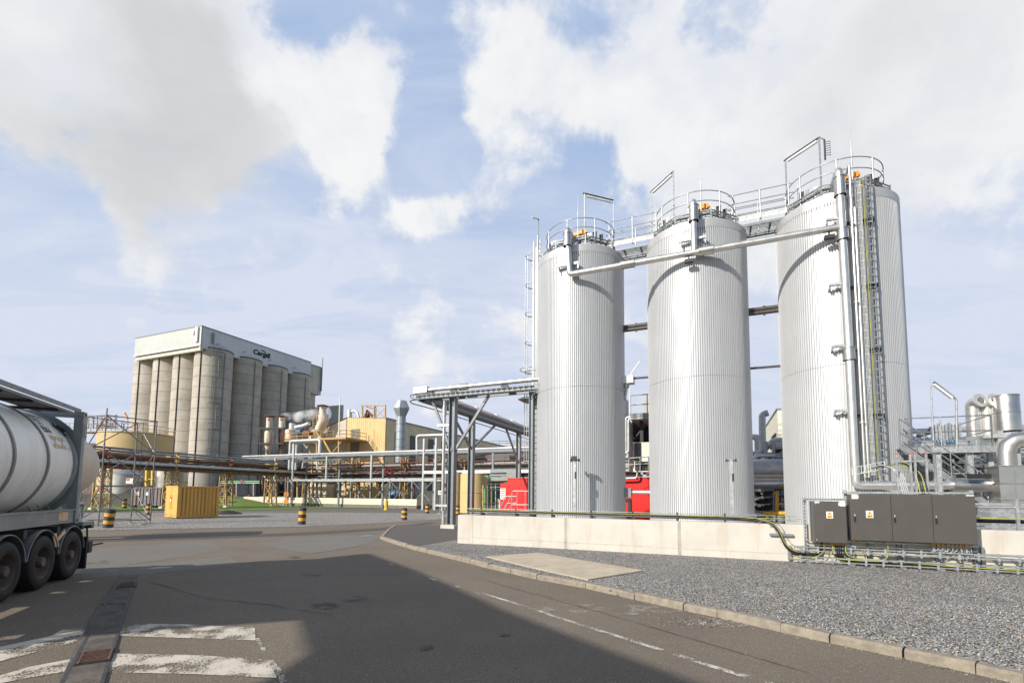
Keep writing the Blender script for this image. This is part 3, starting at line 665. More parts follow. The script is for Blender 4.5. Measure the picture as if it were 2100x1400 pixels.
g = MB(); g.box(G, 4.7, 5.15, 7.8, 8.2, 1.78, 2.22); solo('valve_box', g, m_galvd, 'grey box low on the pipe beside the left tank, before the red building', 'box', 'boxes on the link pipes')
g = MB(); g.box(G, 4.7, 5.32, 7.75, 8.25, 7.4, 7.78); g.lathe(GP(4.95, 8, 7.2), [(0, 0), (.14, .02), (.16, .25), (0, .3)], 12); g.tube([GP(4.95, 8, 7.2), GP(4.85, 8, 6.6)], .07, 8)
solo('valve_box', g, m_galv, 'silver box with a hose on the thin pipe beside the left tank at mid height', 'box', 'boxes on the link pipes')
# ------------------------------------------------------------------ catwalks
for a0, a1, lab in ((4.05, 6.75, 'galvanised catwalk with grating and handrails joining the left and middle tank tops'), (9.75, 12.4, 'galvanised catwalk with grating and handrails joining the middle and right tank tops')):
    t = thing('catwalk', lab, 'catwalk', GP((a0+a1)/2, TB, 14.1), 'catwalks between tank tops')
    for b0, nm in ((TB-.55, 0), (TB+.55, 1)):
        g = MB()
        for h in (0, .28, .55, .82, 1.25)[(0 if nm == 0 else 1):]: g.tube([GP(a0, b0, 14.45+h), GP(a1, b0, 14.45+h)], .022, 6)
        for k in range(3): q = GP(a0+.2+(a1-a0-.4)*k/2, b0, 14.2); g.tube([q, q+V3((0, 0, 1.5))], .032, 6)
        build('handrail', g, m_galv, t)
    g = MB()
    for b0 in (TB-.55, TB+.55): g.box(G, a0, a1, b0-.03, b0+.03, 14.08, 14.2)
    for k in range(4): g.box(G, a0+.1+(a1-a0-.3)*k/3, a0+.18+(a1-a0-.3)*k/3, TB-.52, TB+.52, 14.06, 14.12)
    build('frame', g, m_beam, t)
    g = MB(); n = 60
    for k in range(n): x = a0+(a1-a0)*k/n; g.box(G, x, x+.014, TB-.52, TB+.52, 14.13, 14.165)
    for k in range(9): y = TB-.5+k*.125; g.box(G, a0, a1, y-.01, y+.01, 14.128, 14.15)
    build('grating', g, m_lamp, t)
    g = MB(); g.ladder(GP(a0, TB-.72, 14.42), GP(a1, TB-.72, 14.42), V3((0, 0, 1)), .2, .02, .3, .03); g.box(G, a0, a1, TB-.66, TB-.655, 14.33, 14.52); build('cable_tray', g, m_lamp, t)
    g = MB(); g.ladder(GP(a0, TB-.3, 13.8), GP(a1, TB-.3, 13.8), BK, .25, .03, .35, .03); build('under_tray', g, m_galvd, t)
# ------------------------------------------------------------------ lamp frames on tank tops
HL = 17.1
for (xa, ya), (xb, yb), lab, ex in (((1199, 397), (1258, 411), 'goal shaped lamp frame on top of the left tank', 0), ((1336, 393), (1381, 352), 'goal shaped lamp frame on top of the middle tank', 0), ((1611, 328), (1680, 282), 'goal shaped lamp frame with an aerial on top of the right hand tank', 1)):
    a, b = gr(xa, ya, HL), gr(xb, yb, HL); t = thing('lamp_frame', lab, 'lamp frame', (a.x, a.y, 14.0), 'lamp frames on the tank tops')
    for q in (a, b):
        g = MB(); g.bar(V3((q.x, q.y, 14.0)), q, .06); build('post', g, m_galvd, t)
    d = (b-a).normalized(); g = MB(); g.bar(a-d*.08, b+d*.02, .05, .06); build('crossbar', g, m_dark, t)
    g = MB(); g.bar(a+d*.1-V3((0, 0, .11)), b-d*.1-V3((0, 0, .11)), .1, .08); build('tube_lamp', g, m_lamp, t)
    if ex:
        g = MB(); p = b+DR*.18-V3((0, 0, .15)); g.tube([p, p-V3((0, 0, .9))], .035, 6); g.tube([p, b], .015, 6)
        for k in range(7): q = p-V3((0, 0, .12+k*.1)); g.tube([q, q+DR*.2], .012, 5); g.tube([q+DR*.2, q+DR*.2-V3((0, 0, .05))], .012, 5)
        build('aerial', g, m_dark, t)
# ------------------------------------------------------------------ caged ladder left of the left tank
LB = TB; ax = -.2
t = thing('caged_ladder', 'tall galvanised caged ladder standing against the left side of the left tank', 'ladder', GP(ax, LB, GZ))
g = MB()
for s in (-.22, .22): g.tube([GP(ax+.45, LB+s, 1.3), GP(ax+.45, LB+s, 16)], .038, 6)
for k in range(48): g.tube([GP(ax+.45, LB-.22, 1.6+k*.3), GP(ax+.45, LB+.22, 1.6+k*.3)], .014, 5)
build('ladder_rails', g, m_galv, t)
for k in range(8):
    z = 3.6+k*1.62; g = MB(); g.tube(arc(GP(ax+.1, LB, 0), .40, YAW+pi*.42, YAW+pi*1.58, z, 12), .03, 6); build('cage_hoop', g, m_galv, t)
g = MB()
for an in (.62, .86, 1.14, 1.38):
    p = GP(ax+.1, LB, 0)+V3((cos(YAW+pi*an)*.40, sin(YAW+pi*an)*.40, 0)); g.tube([p+V3((0, 0, 3.6)), p+V3((0, 0, 14.95))], .022, 5)
build('cage_strap', g, m_galv, t)
for z in (7.0, 8.6):
    g = MB(); g.tube(arc(GP(ax+.05, LB, 0), .62, YAW+pi*.35, YAW+pi*1.65, z, 14), .022, 6); build('platform_hoop', g, m_galv, t)
g = MB(); g.box(G, ax-.5, ax+.55, LB-.5, LB+.5, 6.9, 6.98); build('rest_platform', g, m_galvd, t)
g = MB(); g.box(G, ax+.38, ax+.52, LB-.34, LB-.28, -.1, 15.3); g.ladder(GP(ax+.62, LB-.3, 3), GP(ax+.62, LB-.3, 15.1), DR, .16, .03, .25, .03); build('cable_ladder', g, m_galvd, t)
g = MB(); g.tube([GP(ax+.3, LB-.36, 2), GP(ax+.3, LB-.36, 15.6)], .055, 8); build('white_conduit', g, m_white, t)
for k in range(20):
    z = 3.4+k*.6; g = MB(); g.bar(GP(ax+.5, LB-.25, z+.1), GP(ax+.68, LB-.2, z-.08), .03); build('stand_off', g, m_dark, t)
q = GP(ax+.52, LB-.3, 16.9); g = MB(); g.tube([GP(ax+.52, LB-.3, 15.2), q], .03, 6); build('lamp_post', g, m_galvd, t)
g = MB(); g.bar(q+V3((.05, 0, 0)), q-DR*.25-BK*.3+V3((0, 0, -.02)), .09, .06); build('lamp_head', g, m_lamp, t)
# ------------------------------------------------------------------ vertical cable ladders and thin pipes on the right tank
LBK = TB-2.45
t = thing('vertical_cable_ladder', 'pair of tall grey vertical cable ladders with a yellow cable on the right tank front', 'cable ladder', GP(14.6, LBK, 2.6))
for a, m in ((14.3, m_galv), (14.62, m_galvd)):
    g = MB(); g.ladder(GP(a, LBK-.03*(a > 14.7)-.1*(a > 15)*0, 2.7), GP(a-.02, LBK, 14.2), DR, .17, .1, .3, .05); build('ladder_rack', g, m, t)
g = MB(); g.tube([GP(14.47, LBK-.02, 2.6), GP(14.45, LBK-.02, 14.1), GP(14.42, LBK+.3, 14.4)], .013, 6); build('cable', g, m_cably, t)
g = MB(); [g.tube([GP(14.24+k*.04, LBK+.02, 2.7), GP(14.23+k*.04, LBK+.02, 14.1)], .014, 5) for k in range(4)]; build('cable', g, m_cablg, t)
for z in (12.5, 9.9, 7.4, 4.9):
    g = MB(); g.box(G, 13.85, 14.8, LBK+.1, LBK+.18, z, z+.08)
    for x in (13.9, 14.4, 14.75): g.box(G, x, x+.05, LBK+.12, LBK+.5, z-.08, z)
    build('bracket_rail', g, m_dark, t)
g = MB(); g.tube(bend([GP(14.0, PB+.5, 14.6), GP(14.0, PB-.02, 14.75), GP(14.03, PB-.02, 2.6)], .1), .045, 8); g.tube([GP(14.14, PB+.1, 13), GP(14.17, PB+.1, 2.6)], .06, 8)
for z in (12.3, 9.2, 4.6, 2.75): g.tube([GP(14.02, PB-.02, z), GP(14.02, PB-.02, z+.06)], .085, 10)
solo('sample_pipe', g, m_inox, 'thin shiny pipe rising beside the big downpipe on the right tank', 'pipe')
# small posts in front of tanks
for px, lab in ((1179, 'short galvanised post with a black camera in front of the left tank'), (1499, 'short galvanised post with a T top in front of the middle tank')):
    a, z = G.px(px, 940, 5.0); t = thing('bund_post', lab, 'post', GP(a, 5, GZ))
    g = MB(); g.box(G, a-.06, a+.06, 4.94, 5.06, GZ, z); build('post', g, m_galv, t)
    g = MB(); g.box(G, a-.2, a+.2, 4.95, 5.05, z-.1, z-.05); g.box(G, a-.2, a-.16, 4.9, 5.1, z-.14, z-.0); g.box(G, a+.16, a+.2, 4.9, 5.1, z-.14, z-.0); g.box(G, a+.02, a+.09, 4.88, 4.95, z-.9, z-.6)
    if px < 1200: g.box(G, a-.12, a+.12, 4.8, 4.92, z-.05, z+.1)
    build('head', g, m_dark, t)

# ------------------------------------------------------------------ cable tray on top of the wall
t = thing('wall_cable_tray', 'low galvanised cable tray with yellow and black cables running along the wall top', 'cable tray', GP(5, .35, 1.05))
g = MB(); ZW = 1.16
for z in (ZW, ZW+.13): g.tube([GP(.2, .32, z), GP(11.2, .32, z-.02)], .008, 5); g.tube([GP(.2, .5, z), GP(11.2, .5, z-.02)], .008, 5)
for k in range(36): x = .3+k*.305; g.tube([GP(x, .5, ZW), GP(x, .32, ZW), GP(x, .32, ZW+.13)], .008, 4)
build('wire_tray', g, m_galv, t)
for k in range(8): g = MB(); x = .8+k*1.4; g.box(G, x, x+.06, .28, .55, .95, ZW-.02); g.box(G, x+.005, x+.05, .3, .36, ZW-.02, ZW+.16); build('tray_bracket', g, m_dark, t)
def swing(off, r, zo=0): return [GP(x, b+off*0, z+zo) for x, b, z in ()]
path = [(.3, ZW+.03), (5, ZW+.02), (9.7, ZW), (10.25, ZW-.03), (10.55, ZW-.16), (10.68, ZW-.4), (10.76, ZW-.68), (10.95, ZW-.88), (11.25, ZW-.96), (11.6, ZW-.92)]
def cab(pts, r, m, dz=0, db=0, n=6):
    g = MB(); P = [GP(x, (.36 if x < 10 else .36-(min(1, (x-10)/.6))*.46)+db, z+dz) for x, z in pts]; g.tube(bend(P, .25, 4), r, n); build('cable', g, m, t)
cab(path+[(11.68, .38), (11.7, .6)], .028, m_cabl, 0, -.03); cab(path+[(11.66, .36), (11.68, .6)], .024, m_cabl, .045, 0); cab(path, .018, m_cabl, -.04, -.02)
cab(path, .013, m_cably, .05, -.05); cab(path[:3]+[(11.2, ZW+.02)], .012, m_cably, .03, .05)
g = MB()
for o in (-.1, .1):
    P = [(9.8, ZW+.13+o*.2), (10.2, ZW+.1+o), (10.6+o, ZW-.14), (10.72+o, ZW-.45), (10.9+o*.6, ZW-.72+o*.3), (11.2, ZW-.86+o*.9)]
    for b in (-.06, -.02): g.tube(bend([GP(x, b, z) for x, z in P], .2, 4), .006, 4)
for x, z in ((10.2, 1.12), (10.5, 1.02), (10.68, .8), (10.74, .6), (10.86, .44), (11.05, .3)): g.tube([GP(x-.1, -.05, z-.05), GP(x+.12, -.05, z+.06)], .006, 4)
build('wire_tray', g, m_galv, t)
# ------------------------------------------------------------------ grey control cabinets
def warn_sign(par, a, z, s=.2):
    b = CBF-.006
    g = MB(); g.box(G, a-s*.42, a+s*.42, b-.004, b, z-s*.5, z+s*.5); o = build('warning_sign', g, m_white, par); o['label'] = 'white sign with a yellow electric hazard triangle'
    g = MB(); P = lambda x, y, e: GP(a+x*s, b-.004-e, z+y*s)
    g.add([P(-.32, 0, .001), P(.32, 0, .001), P(0, .44, .001)], [(0, 1, 2)]); build('triangle_border', g, m_ink, o)
    g = MB(); g.add([P(-.26, .035, .003), P(.26, .035, .003), P(0, .385, .003)], [(0, 1, 2)]); g.box(G, a-.33*s, a+.33*s, b-.007, b-.005, z-.42*s, z-.1*s); build('triangle', g, m_orangeS, o)
    g = MB(); g.add([P(.03, .30, .005), P(-.06, .17, .005), P(.0, .17, .005), P(-.03, .06, .005), P(.06, .2, .005), P(0, .2, .005)], [(0, 1, 2, 3, 4, 5)]); put_text(g, '400 V', s*.2, P(0, -.26, .005), DR, (0, 0, 1), .002); build('lettering', g, m_ink, o)
m_orangeS = mat('sign_amber', (.85, .42, .02), .5)
CBF = -.5
t = thing('control_cabinet', 'small dark grey control cabinet on the wall, left of the big three door one', 'cabinet', GP(11.8, -.25, .6), 'dark grey control cabinets on the wall')
g = MB(); g.box(G, 11.42, 12.22, -.46, -.12, .6, 1.73); build('body', g, m_cabside, t)
g = MB(); g.box(G, 11.47, 12.21, -.485, -.462, .615, 1.715); o = build('door', g, m_cab, t)
for x, z in ((11.51, 1.66), (11.51, .68)):
    g = MB(); g.tube([GP(x, -.485, z), GP(x, -.495, z)], .018, 10); build('lock', g, m_galv, o)
CBF = -.485; warn_sign(t, 11.83, 1.36, .185)
g = MB(); g.box(G, 11.49, 11.6, -.492, -.487, 1.68, 1.72); build('paper_label', g, m_white, t); g = MB(); g.box(G, 12.07, 12.2, -.494, -.487, 1.6, 1.74); g.box(G, 12.04, 12.17, -.499, -.4941, 1.615, 1.70); build('paper_label', g, m_white, t)
t2 = thing('control_cabinet', 'big dark grey three door control cabinet with a hazard sign mounted on the wall', 'cabinet', GP(13.6, -.25, .7), 'dark grey control cabinets on the wall')
g = MB(); g.box(G, 12.31, 14.9, -.5, -.1, .7, 1.93); build('body', g, m_cabside, t2)
for x0, x1 in ((12.335, 13.185), (13.2, 14.035), (14.05, 14.89)):
    g = MB(); g.box(G, x0, x1, -.525, -.502, .715, 1.92); o = build('door', g, m_cab, t2)
    g = MB(); g.box(G, x0+.04, x0+.075, -.545, -.526, 1.2, 1.4); build('handle', g, m_black, o)
    g = MB(); g.box(G, x0+.04, x0+.072, -.549, -.546, 1.34, 1.4); build('lock', g, m_galv, o)
CBF = -.525; warn_sign(t2, 12.72, 1.4, .19)
g = MB(); g.box(G, 12.34, 12.47, -.534, -.527, 1.8, 1.92); g.box(G, 12.36, 12.49, -.541, -.5341, 1.81, 1.9); build('paper_label', g, m_white, t2); g = MB(); g.box(G, 14.72, 14.87, -.534, -.527, 1.9, 1.925); build('paper_label', g, m_white, t2)
# mounting frames
t = thing('cabinet_frame', 'galvanised perforated channel frame holding the two dark cabinets', 'frame', GP(12.3, -.1, 0))
g = MB()
for a in (11.27, 12.26, 13.5, 14.95): g.box(G, a, a+.07, -.1, -.03, .02, 1.85 if a < 12 else 2.05)
g.box(G, 11.25, 12.25, -.2, -.14, 1.75, 1.81); g.box(G, 12.2, 15, -.2, -.14, 1.95, 2.0)
for z in (.5, .62): g.box(G, 11.3, 15.0, -.2, -.16, z, z+.035)
build('channel', g, m_galv, t)
g = MB()
for k in range(18): g.box(G, 11.29, 11.31, -.104, -.1, .1+k*.095, .15+k*.095)
for k in range(20): g.box(G, 11.3+k*.047, 11.325+k*.047, -.203, -.2, 1.77, 1.79)
build('slots', g, m_ink, t)
g = MB(); g.box(G, 10.85, 10.93, -.12, -.04, .05, .45); g.box(G, 10.4, 11.0, -.1, -.04, .72, .78); build('channel', g, m_galvd, t)
# glands and cables below the cabinets
g = MB()
for a in (11.6, 11.7, 11.86, 11.9, 11.95, 12.0, 12.05, 12.1, 12.15, 12.2): g.tube([GP(a, -.3, .6), GP(a, -.3, .52)], .016, 6)
for k in range(22): a = 14.08+k*.033+(.06 if k > 12 else 0); g.tube([GP(a, -.3+.03*(k % 3), .7), GP(a, -.3+.03*(k % 3), .64)], .015, 6)
for a in (12.4, 12.5, 13.1): g.tube([GP(a, -.3, .7), GP(a, -.3, .63)], .016, 6)
solo('cable_glands', g, m_orangeS, 'rows of small yellow cable glands under the dark cabinets', 'cable glands')
def cable(name, pts, r, m, lab, rr=.15, grp='cables under the control cabinets'): g = MB(); g.tube(bend(pts, rr, 5), r, 7); return solo(name, g, m, lab, 'cable', grp)
for k, a in enumerate((11.95, 12.0, 12.05, 12.1)):
    cable('power_cable', [GP(a, -.3, .54), GP(a, -.3, .32-.02*k), GP(a+.12, -.22, .14-.0*k), GP(a+.5, -.2, .1+k*.012), GP(13.5-k*.1, -.2, .08+k*.012)], .018, m_cabl, ('first', 'second', 'third', 'fourth')[k]+' from the left of four black cables curving down from the small cabinet')
cable('power_cable', [GP(12.18, -.3, .54), GP(12.18, -.3, .3), GP(12.35, -.24, .2), GP(13.0, -.22, .17)], .024, m_cabl, 'thick black cable at the right end of the small cabinet glands')
cable('earth_cable', [GP(12.2, -.32, .54), GP(12.19, -.32, .32), GP(12.36, -.3, .22), GP(13.5, -.26, .16), GP(14.6, -.26, .12), GP(20, -.26, .1)], .016, m_cably, 'long yellow earth cable running right along the tray under the big cabinet')
cable('earth_cable', [GP(11.9, -.32, .54), GP(11.89, -.32, .35), GP(11.8, -.3, .2), GP(12.1, -.3, .16), GP(12.6, -.3, .15), GP(13.0, -.3, .16), GP(13.14, -.3, .3), GP(13.14, -.3, .64)], .012, m_cably, 'yellow green earth cable looping between the two cabinets')
cable('earth_cable', [GP(11.7, -.32, .54), GP(11.7, -.32, .35), GP(11.45, -.3, .14), GP(11.2, -.3, .1), GP(10.9, -.2, .12)], .012, m_cably, 'yellow green earth cable falling from the left of the small cabinet')
for k in range(3): cable('earth_cable', [GP(12.62+k*.05, -.12, .42), GP(12.63+k*.05, -.14, .26)], .013, m_cably, ('left', 'middle', 'right')[k]+' one of three short vertical yellow cables between the trays')
g = MB(); random.seed(5)
for k in range(22):
    a = 14.08+k*.033+(.06 if k > 12 else 0); e = 13.3+random.random()*.5 if k < 15 else a+.3; bb = -.3+.03*(k % 3)
    g.tube(bend([GP(a, bb, .64), GP(a+.01, bb, .56-.1*random.random()), GP(a-.25 if k < 15 else a+.06, -.2, .42-.1*random.random()), GP(e, -.16, .36-.06*random.random())], .14, 4), .009, 5)
for k in range(7): g.tube([GP(12.9, -.14-.02*k, .34+.004*k), GP(14.0, -.14-.02*k, .35+.01*(k % 3))], .011, 5)
solo('grey_cable_bundle', g, m_cablg, 'bundle of thin grey cables under the right end of the big cabinet', 'cables')
# lower trays along the wall
t = thing('lower_cable_trays', 'two galvanised cable ladders running low along the wall below the cabinets to the right', 'cable tray', GP(15, -.2, .02))
for z0, z1, a0 in ((.34, .44, 11.0), (.06, .17, 10.95)):
    g = MB()
    for z in (z0, z1): g.box(G, a0, 24, -.3, -.28, z, z+.025); g.box(G, a0, 24, -.06, -.04, z, z+.02)
    for k in range(34): x = a0+.15+k*.38; g.box(G, x, x+.05, -.31, -.04, z0-.04, z0-.01); g.box(G, x, x+.05, -.315, -.3, z0-.04, z1+.05)
    build('cable_ladder', g, m_galv, t)
for a in (11.28, 12.3, 12.75, 13.4, 14.2, 14.95, 15.1, 16.6, 18.1, 19.6): g = MB(); g.box(G, a, a+.07, -.1, -.02, .05, .62); g.box(G, a-.02, a+.09, -.36, -.02, .0, .05); build('bracket', g, m_galvd, t)
g = MB()
for k in range(5): g.tube([GP(12.2, -.1-.035*k, .1+.015*(k % 2)), GP(24, -.1-.035*k, .1+.015*(k % 2))], .014, 5)
build('cable', g, m_cabl, t)
g = MB(); g.tube([GP(14.8, -.12, .4), GP(16, -.12, .37), GP(17, -.12, .4), GP(18, -.12, .37), GP(24, -.12, .4)], .014, 5); build('cable', g, m_cablg, t)
for z in (.2, .42):
    g = MB(); g.tube([GP(10.98, -.3, z), GP(11.01, -.3, z)], .018, 6); build('red_cap', g, m_scafr, t)
# cable goose necks above the big cabinet
t = thing('cable_riser', 'grey and yellow cables arching up from the cabinet top with red capped posts', 'cable riser', GP(14, 0, 1.9))
def cr(pts, r, m): g = MB(); g.tube(bend(pts, .2, 5), r, 6); build('cable', g, m, t)
for k in range(4): cr([GP(13.55+k*.04, -.2, 1.95), GP(13.55+k*.04, .1, 2.5), GP(13.2-.04*k+.25, .5, 2.72+.02*k), GP(13.2, 1.5, 2.7)], .014, m_cablg)
for k in range(5): cr([GP(13.92+k*.04, -.2, 1.95), GP(13.92+k*.04, .05, 2.5), GP(13.75+.02*k, .4, 2.78+.02*k), GP(13.6, 1.2, 2.76)], .014, m_cably if k in (0, 3) else m_cabl)
g = MB()
for x in (13.48, 13.78, 13.88, 14.12): g.box(G, x, x+.045, -.02, .03, 1.1, 3.0)
g.box(G, 13.45, 14.2, -.03, .0, 2.8, 2.84); g.ladder(GP(12.75, 1.2, 2.62), GP(13.5, 1.0, 2.78), V3((0, 0, 1)), .22, .03, .1, .02); build('riser_frame', g, m_galv, t)
g = MB()
for x in (13.48, 13.78, 13.88, 14.12): g.box(G, x, x+.045, -.02, .03, 3.0, 3.035)
build('red_cap', g, m_scafr, t)
# ------------------------------------------------------------------ plant right of the tanks
def hcol(name, a, b, z0, z1, w_, m, lab, grp, foot=True, cap=None):
    t = thing(name, lab, 'column', GP(a, b, z0), grp)
    g = MB(); g.hbeam(GP(a, b, z0), GP(a, b, z1), w_, w_, .014*w_/.2, up=tuple(DR)); build('shaft', g, m, t)
    if foot: g = MB(); g.box(G, a-w_*.9, a+w_*.9, b-w_*.9, b+w_*.9, z0, z0+.03); build('base_plate', g, m, t)
    if cap: g = MB(); g.box(G, a-cap, a+cap, b-w_*.6, b+w_*.6, z1, z1+.16); build('cap', g, m, t)
    return t
RB = 5.0
a, z = G.px(1921, 928, 3.0); hcol('steel_column', a, 3.0, GZ, z, .16, m_galv, 'pale galvanised steel column rising behind the big cabinet right of the tanks', 'galvanised columns of the right hand plant', cap=.14)
t = thing('plant_platform', 'galvanised steel platform with handrail right of the tanks', 'platform', GP(17, 7, GZ), None)
a0, z0 = G.px(1872, 918, 6.5); a1 = G.px(2048, 925, 6.5)[0]; ZP = z0-.1
g = MB(); g.box(G, a0-2, a1, 6.45, 6.6, ZP-.12, ZP+.12); g.box(G, a0-2, a1, 10.4, 10.55, ZP-.12, ZP+.12)
for k in range(7): x = a0-2+(a1-a0+1.9)*k/6; g.box(G, x, x+.1, 6.6, 10.4, ZP-.1, ZP+.06)
build('beams', g, m_galv, t)
g = MB(); g.box(G, a0-2, a1-.02, 6.62, 10.38, ZP+.07, ZP+.11); build('deck', g, m_galvd, t)
g = MB(); railing(g, [GP(a0-2, 6.5, ZP+.12), GP(a1-.15, 6.5, ZP+.12), GP(a1-.15, 10, ZP+.12)], 1.1, (.55,), 1.4, .022); build('handrail', g, m_galv, t)
for x in (a0-1.8, a1-.8):
    for b in (6.6, 10.2): g = MB(); g.hbeam(GP(x, b, GZ), GP(x, b, ZP-.12), .2, .2, .016, up=tuple(DR)); build('leg', g, m_galv, t)
# stair
t = thing('plant_stair', 'galvanised steel stair descending to the right under the platform', 'stair', GP(16.5, 5.6, GZ))
s0 = GP(15.2, 6.0, ZP+.1); s1 = GP(18.0, 6.0, 1.2)
for b in (-.4, .4):
    g = MB(); g.bar(s0+BK*b, s1+BK*b, .05, .2); build('stringer', g, m_galvd, t)
    g = MB()
    for h in (.5, 1.0): g.tube([s0+BK*b+V3((0, 0, h)), s1+BK*b+V3((0, 0, h))], .022, 6)
    for k in range(5): p = s0.lerp(s1, k/4)+BK*b; g.tube([p, p+V3((0, 0, 1.0))], .02, 6)
    build('handrail', g, m_galvd, t)
for k in range(12):
    p = s0.lerp(s1, (k+.5)/12); g = MB(); g.obb(p-BK*.4-DR*.1, DR*.2, BK*.8, (0, 0, .03)); build('tread', g, m_galvd, t)
# drum and two bent stacks
def ellip_tank(name, px0, px1, pyt, pyb, b, lab, cat='vessel', m=m_inoxd, grp=None, n=48, bottom=None):
    aa, zz1 = G.px((px0+px1)/2, pyt, b); _, zz0 = G.px((px0+px1)/2, pyb, b); x0 = G.px(px0, pyt, b)[0]; x1 = G.px(px1, pyt, b)[0]
    return aa, b, (x1-x0)/2*.93, zz0, zz1
a, b, r, z0, z1 = ellip_tank('', 2030, 2091, 812, 884, 9, '')
t = thing('receiver_drum', 'wide shiny stainless drum on the frame at the far right', 'drum', GP(a, b, z0))
g = MB(); g.lathe(GP(a, b, 0), [(r, z0), (r, z1), (r*.98, z1+.02), (0, z1+.12)], 48); build('shell', g, m_inoxd, t)
g = MB(); g.lathe(GP(a, b, 0), [(r+.006, (z0+z1)/2), (r+.006, (z0+z1)/2+.02)], 48); g.lathe(GP(a, b, 0), [(r+.006, z1-.03), (r+.006, z1)], 48); build('seam', g, m_seam, t)
t = thing('drum_frame', 'grey steel frame carrying the stainless drum at the far right', 'frame', GP(a, b, GZ)); ZD = z0
g = MB()
for x in (-r, r):
    g.box(G, a+x-.08, a+x+.08, b-r-.1, b+r+.1, z0-.16, z0-.02)
    for y in (-r, r): g.box(G, a+x-.08, a+x+.08, b+y-.08, b+y+.08, GZ, z0-.17)
for y in (-r-.05, r+.05): g.box(G, a-r-.5, a+r+.5, b+y-.07, b+y+.07, z0-.30, z0-.165)
build('frame', g, m_beaml, t)
for px, lab, hx in ((1994, 'left one of two shiny bent exhaust stacks beside the stainless drum', 0), (2022, 'right one of two shiny bent exhaust stacks, next to the stainless drum', 1)):
    a, z1 = G.px(px, 828, 9.3-hx*.0); z0 = G.px(px, 897, 9.3)[1]; r = .235
    t = thing('exhaust_stack', lab, 'stack', GP(a, 9.3, z0), 'bent exhaust stacks')
    out = (-BK*.9+DR*.42+V3((0, 0, .25))).normalized()
    P = bend([GP(a, 9.3, z0), GP(a, 9.3, z1), GP(a, 9.3, z1)+out*.34], .26, 8)
    g = MB(); g.tube(P, r, 24); build('shell', g, m_inox, t)
    e = P[-1]; dd = (P[-1]-P[-2]).normalized()
    g = MB(); g.lathe(e, [(r+.0, -.06), (r+.05, -.05), (r+.05, .02), (r*.5, .025)], 24, ax=dd); build('end_ring', g, m_band, t)
    g = MB(); g.lathe(e, [(r*.56, .03), (0, .03)], 20, ax=dd); build('opening', g, m_black, t)
    X = dd.cross(V3((0, 0, 1))).normalized(); Yv = X.cross(dd)
    g = MB(); [g.bar(e+dd*.04+X*(k*.045)-Yv*.1, e+dd*.04+X*(k*.045)+Yv*.1, .014) for k in (-2, -1, 0, 1, 2)]; build('grille', g, m_galv, t)
a, z1 = G.px(2003, 897, 9.3)
g = MB(); g.box(G, a-.9, a+.75, 8.7, 9.9, ZP+.12, z1); solo('plenum_box', g, m_inoxd, 'square stainless box under the two bent stacks', 'box')
# lamp post with long tubular lamp
p0 = GP(*[G.px(1963, 925, 6.45)[0], 6.45, ZP]); top = GP(G.px(1961, 818, 6.45)[0], 6.45, G.px(1961, 818, 6.45)[1]); tip = GP(G.px(1909, 786, 6.45)[0]-.0, 6.2, G.px(1909, 786, 6.45)[1])
t = thing('platform_lamp', 'tall bent lamp post with a long tube lamp over the right hand platform', 'lamp', p0)
g = MB(); g.tube(bend([p0, top, top.lerp(tip, .2)], .15), .035, 8); build('post', g, m_galv, t)
g = MB(); g.bar(top.lerp(tip, .15), tip, .05, .07); build('arm', g, m_galvd, t)
g = MB(); g.bar(top.lerp(tip, .2)-V3((0, 0, .09)), tip-V3((0, 0, .09)), .08, .08); build('tube_lamp', g, m_lamp, t)
a, z = G.px(1916, 930, 6.3); g = MB(); g.tube([GP(a, 6.3, ZP), GP(G.px(1909, 790, 6.3)[0], 6.3, G.px(1909, 790, 6.3)[1])], .026, 6); g.tube([GP(G.px(1909, 790, 6.3)[0], 6.3, G.px(1909, 790, 6.3)[1]), GP(G.px(1905, 740, 6.3)[0], 6.3, G.px(1905, 740, 6.3)[1])], [.008, .003], 5); solo('lightning_mast', g, m_galv, 'thin mast beside the tube lamp at the edge of the right hand platform', 'mast')
# big elbow duct and square duct
t = thing('elbow_duct', 'large shiny elbow duct entering from the right and turning down into a square duct', 'duct', GP(17.5, 5, GZ))
b = 5.2; ae, ze = G.px(2062, 905, b); r = .25
g = MB(); g.tube(bend([GP(ae+6, b, G.px(2100, 898, b)[1]), GP(ae+.0, b, G.px(2070, 900, b)[1]), GP(ae, b, G.px(2070, 968, b)[1])], .5, 3), r, 28); build('elbow', g, m_inoxd, t)
zt = G.px(2070, 955, b)[1]; zb = G.px(2070, 1030, b)[1]-.2
g = MB(); g.box(G, ae-.38, ae+.42, b-.4, b+.4, zb, zt); build('square_duct', g, m_inoxd, t)
g = MB()
for z in (zt-.02, (zt+zb)/2+.12, zb+.3): g.box(G, ae-.41, ae+.45, b-.43, b+.43, z-.015, z+.015)
g.box(G, ae-.01, ae+.01, b-.41, b-.4, zb, zt); build('flange', g, m_galvd, t)
g = MB(); a, z = G.px(2008, 977, 4.9); g.box(G, a-.28, a+.28, 4.8, 5.0, z-.06, z+.09); solo('cable_box', g, m_black, 'flat black box resting on the big horizontal pipe at right', 'box')
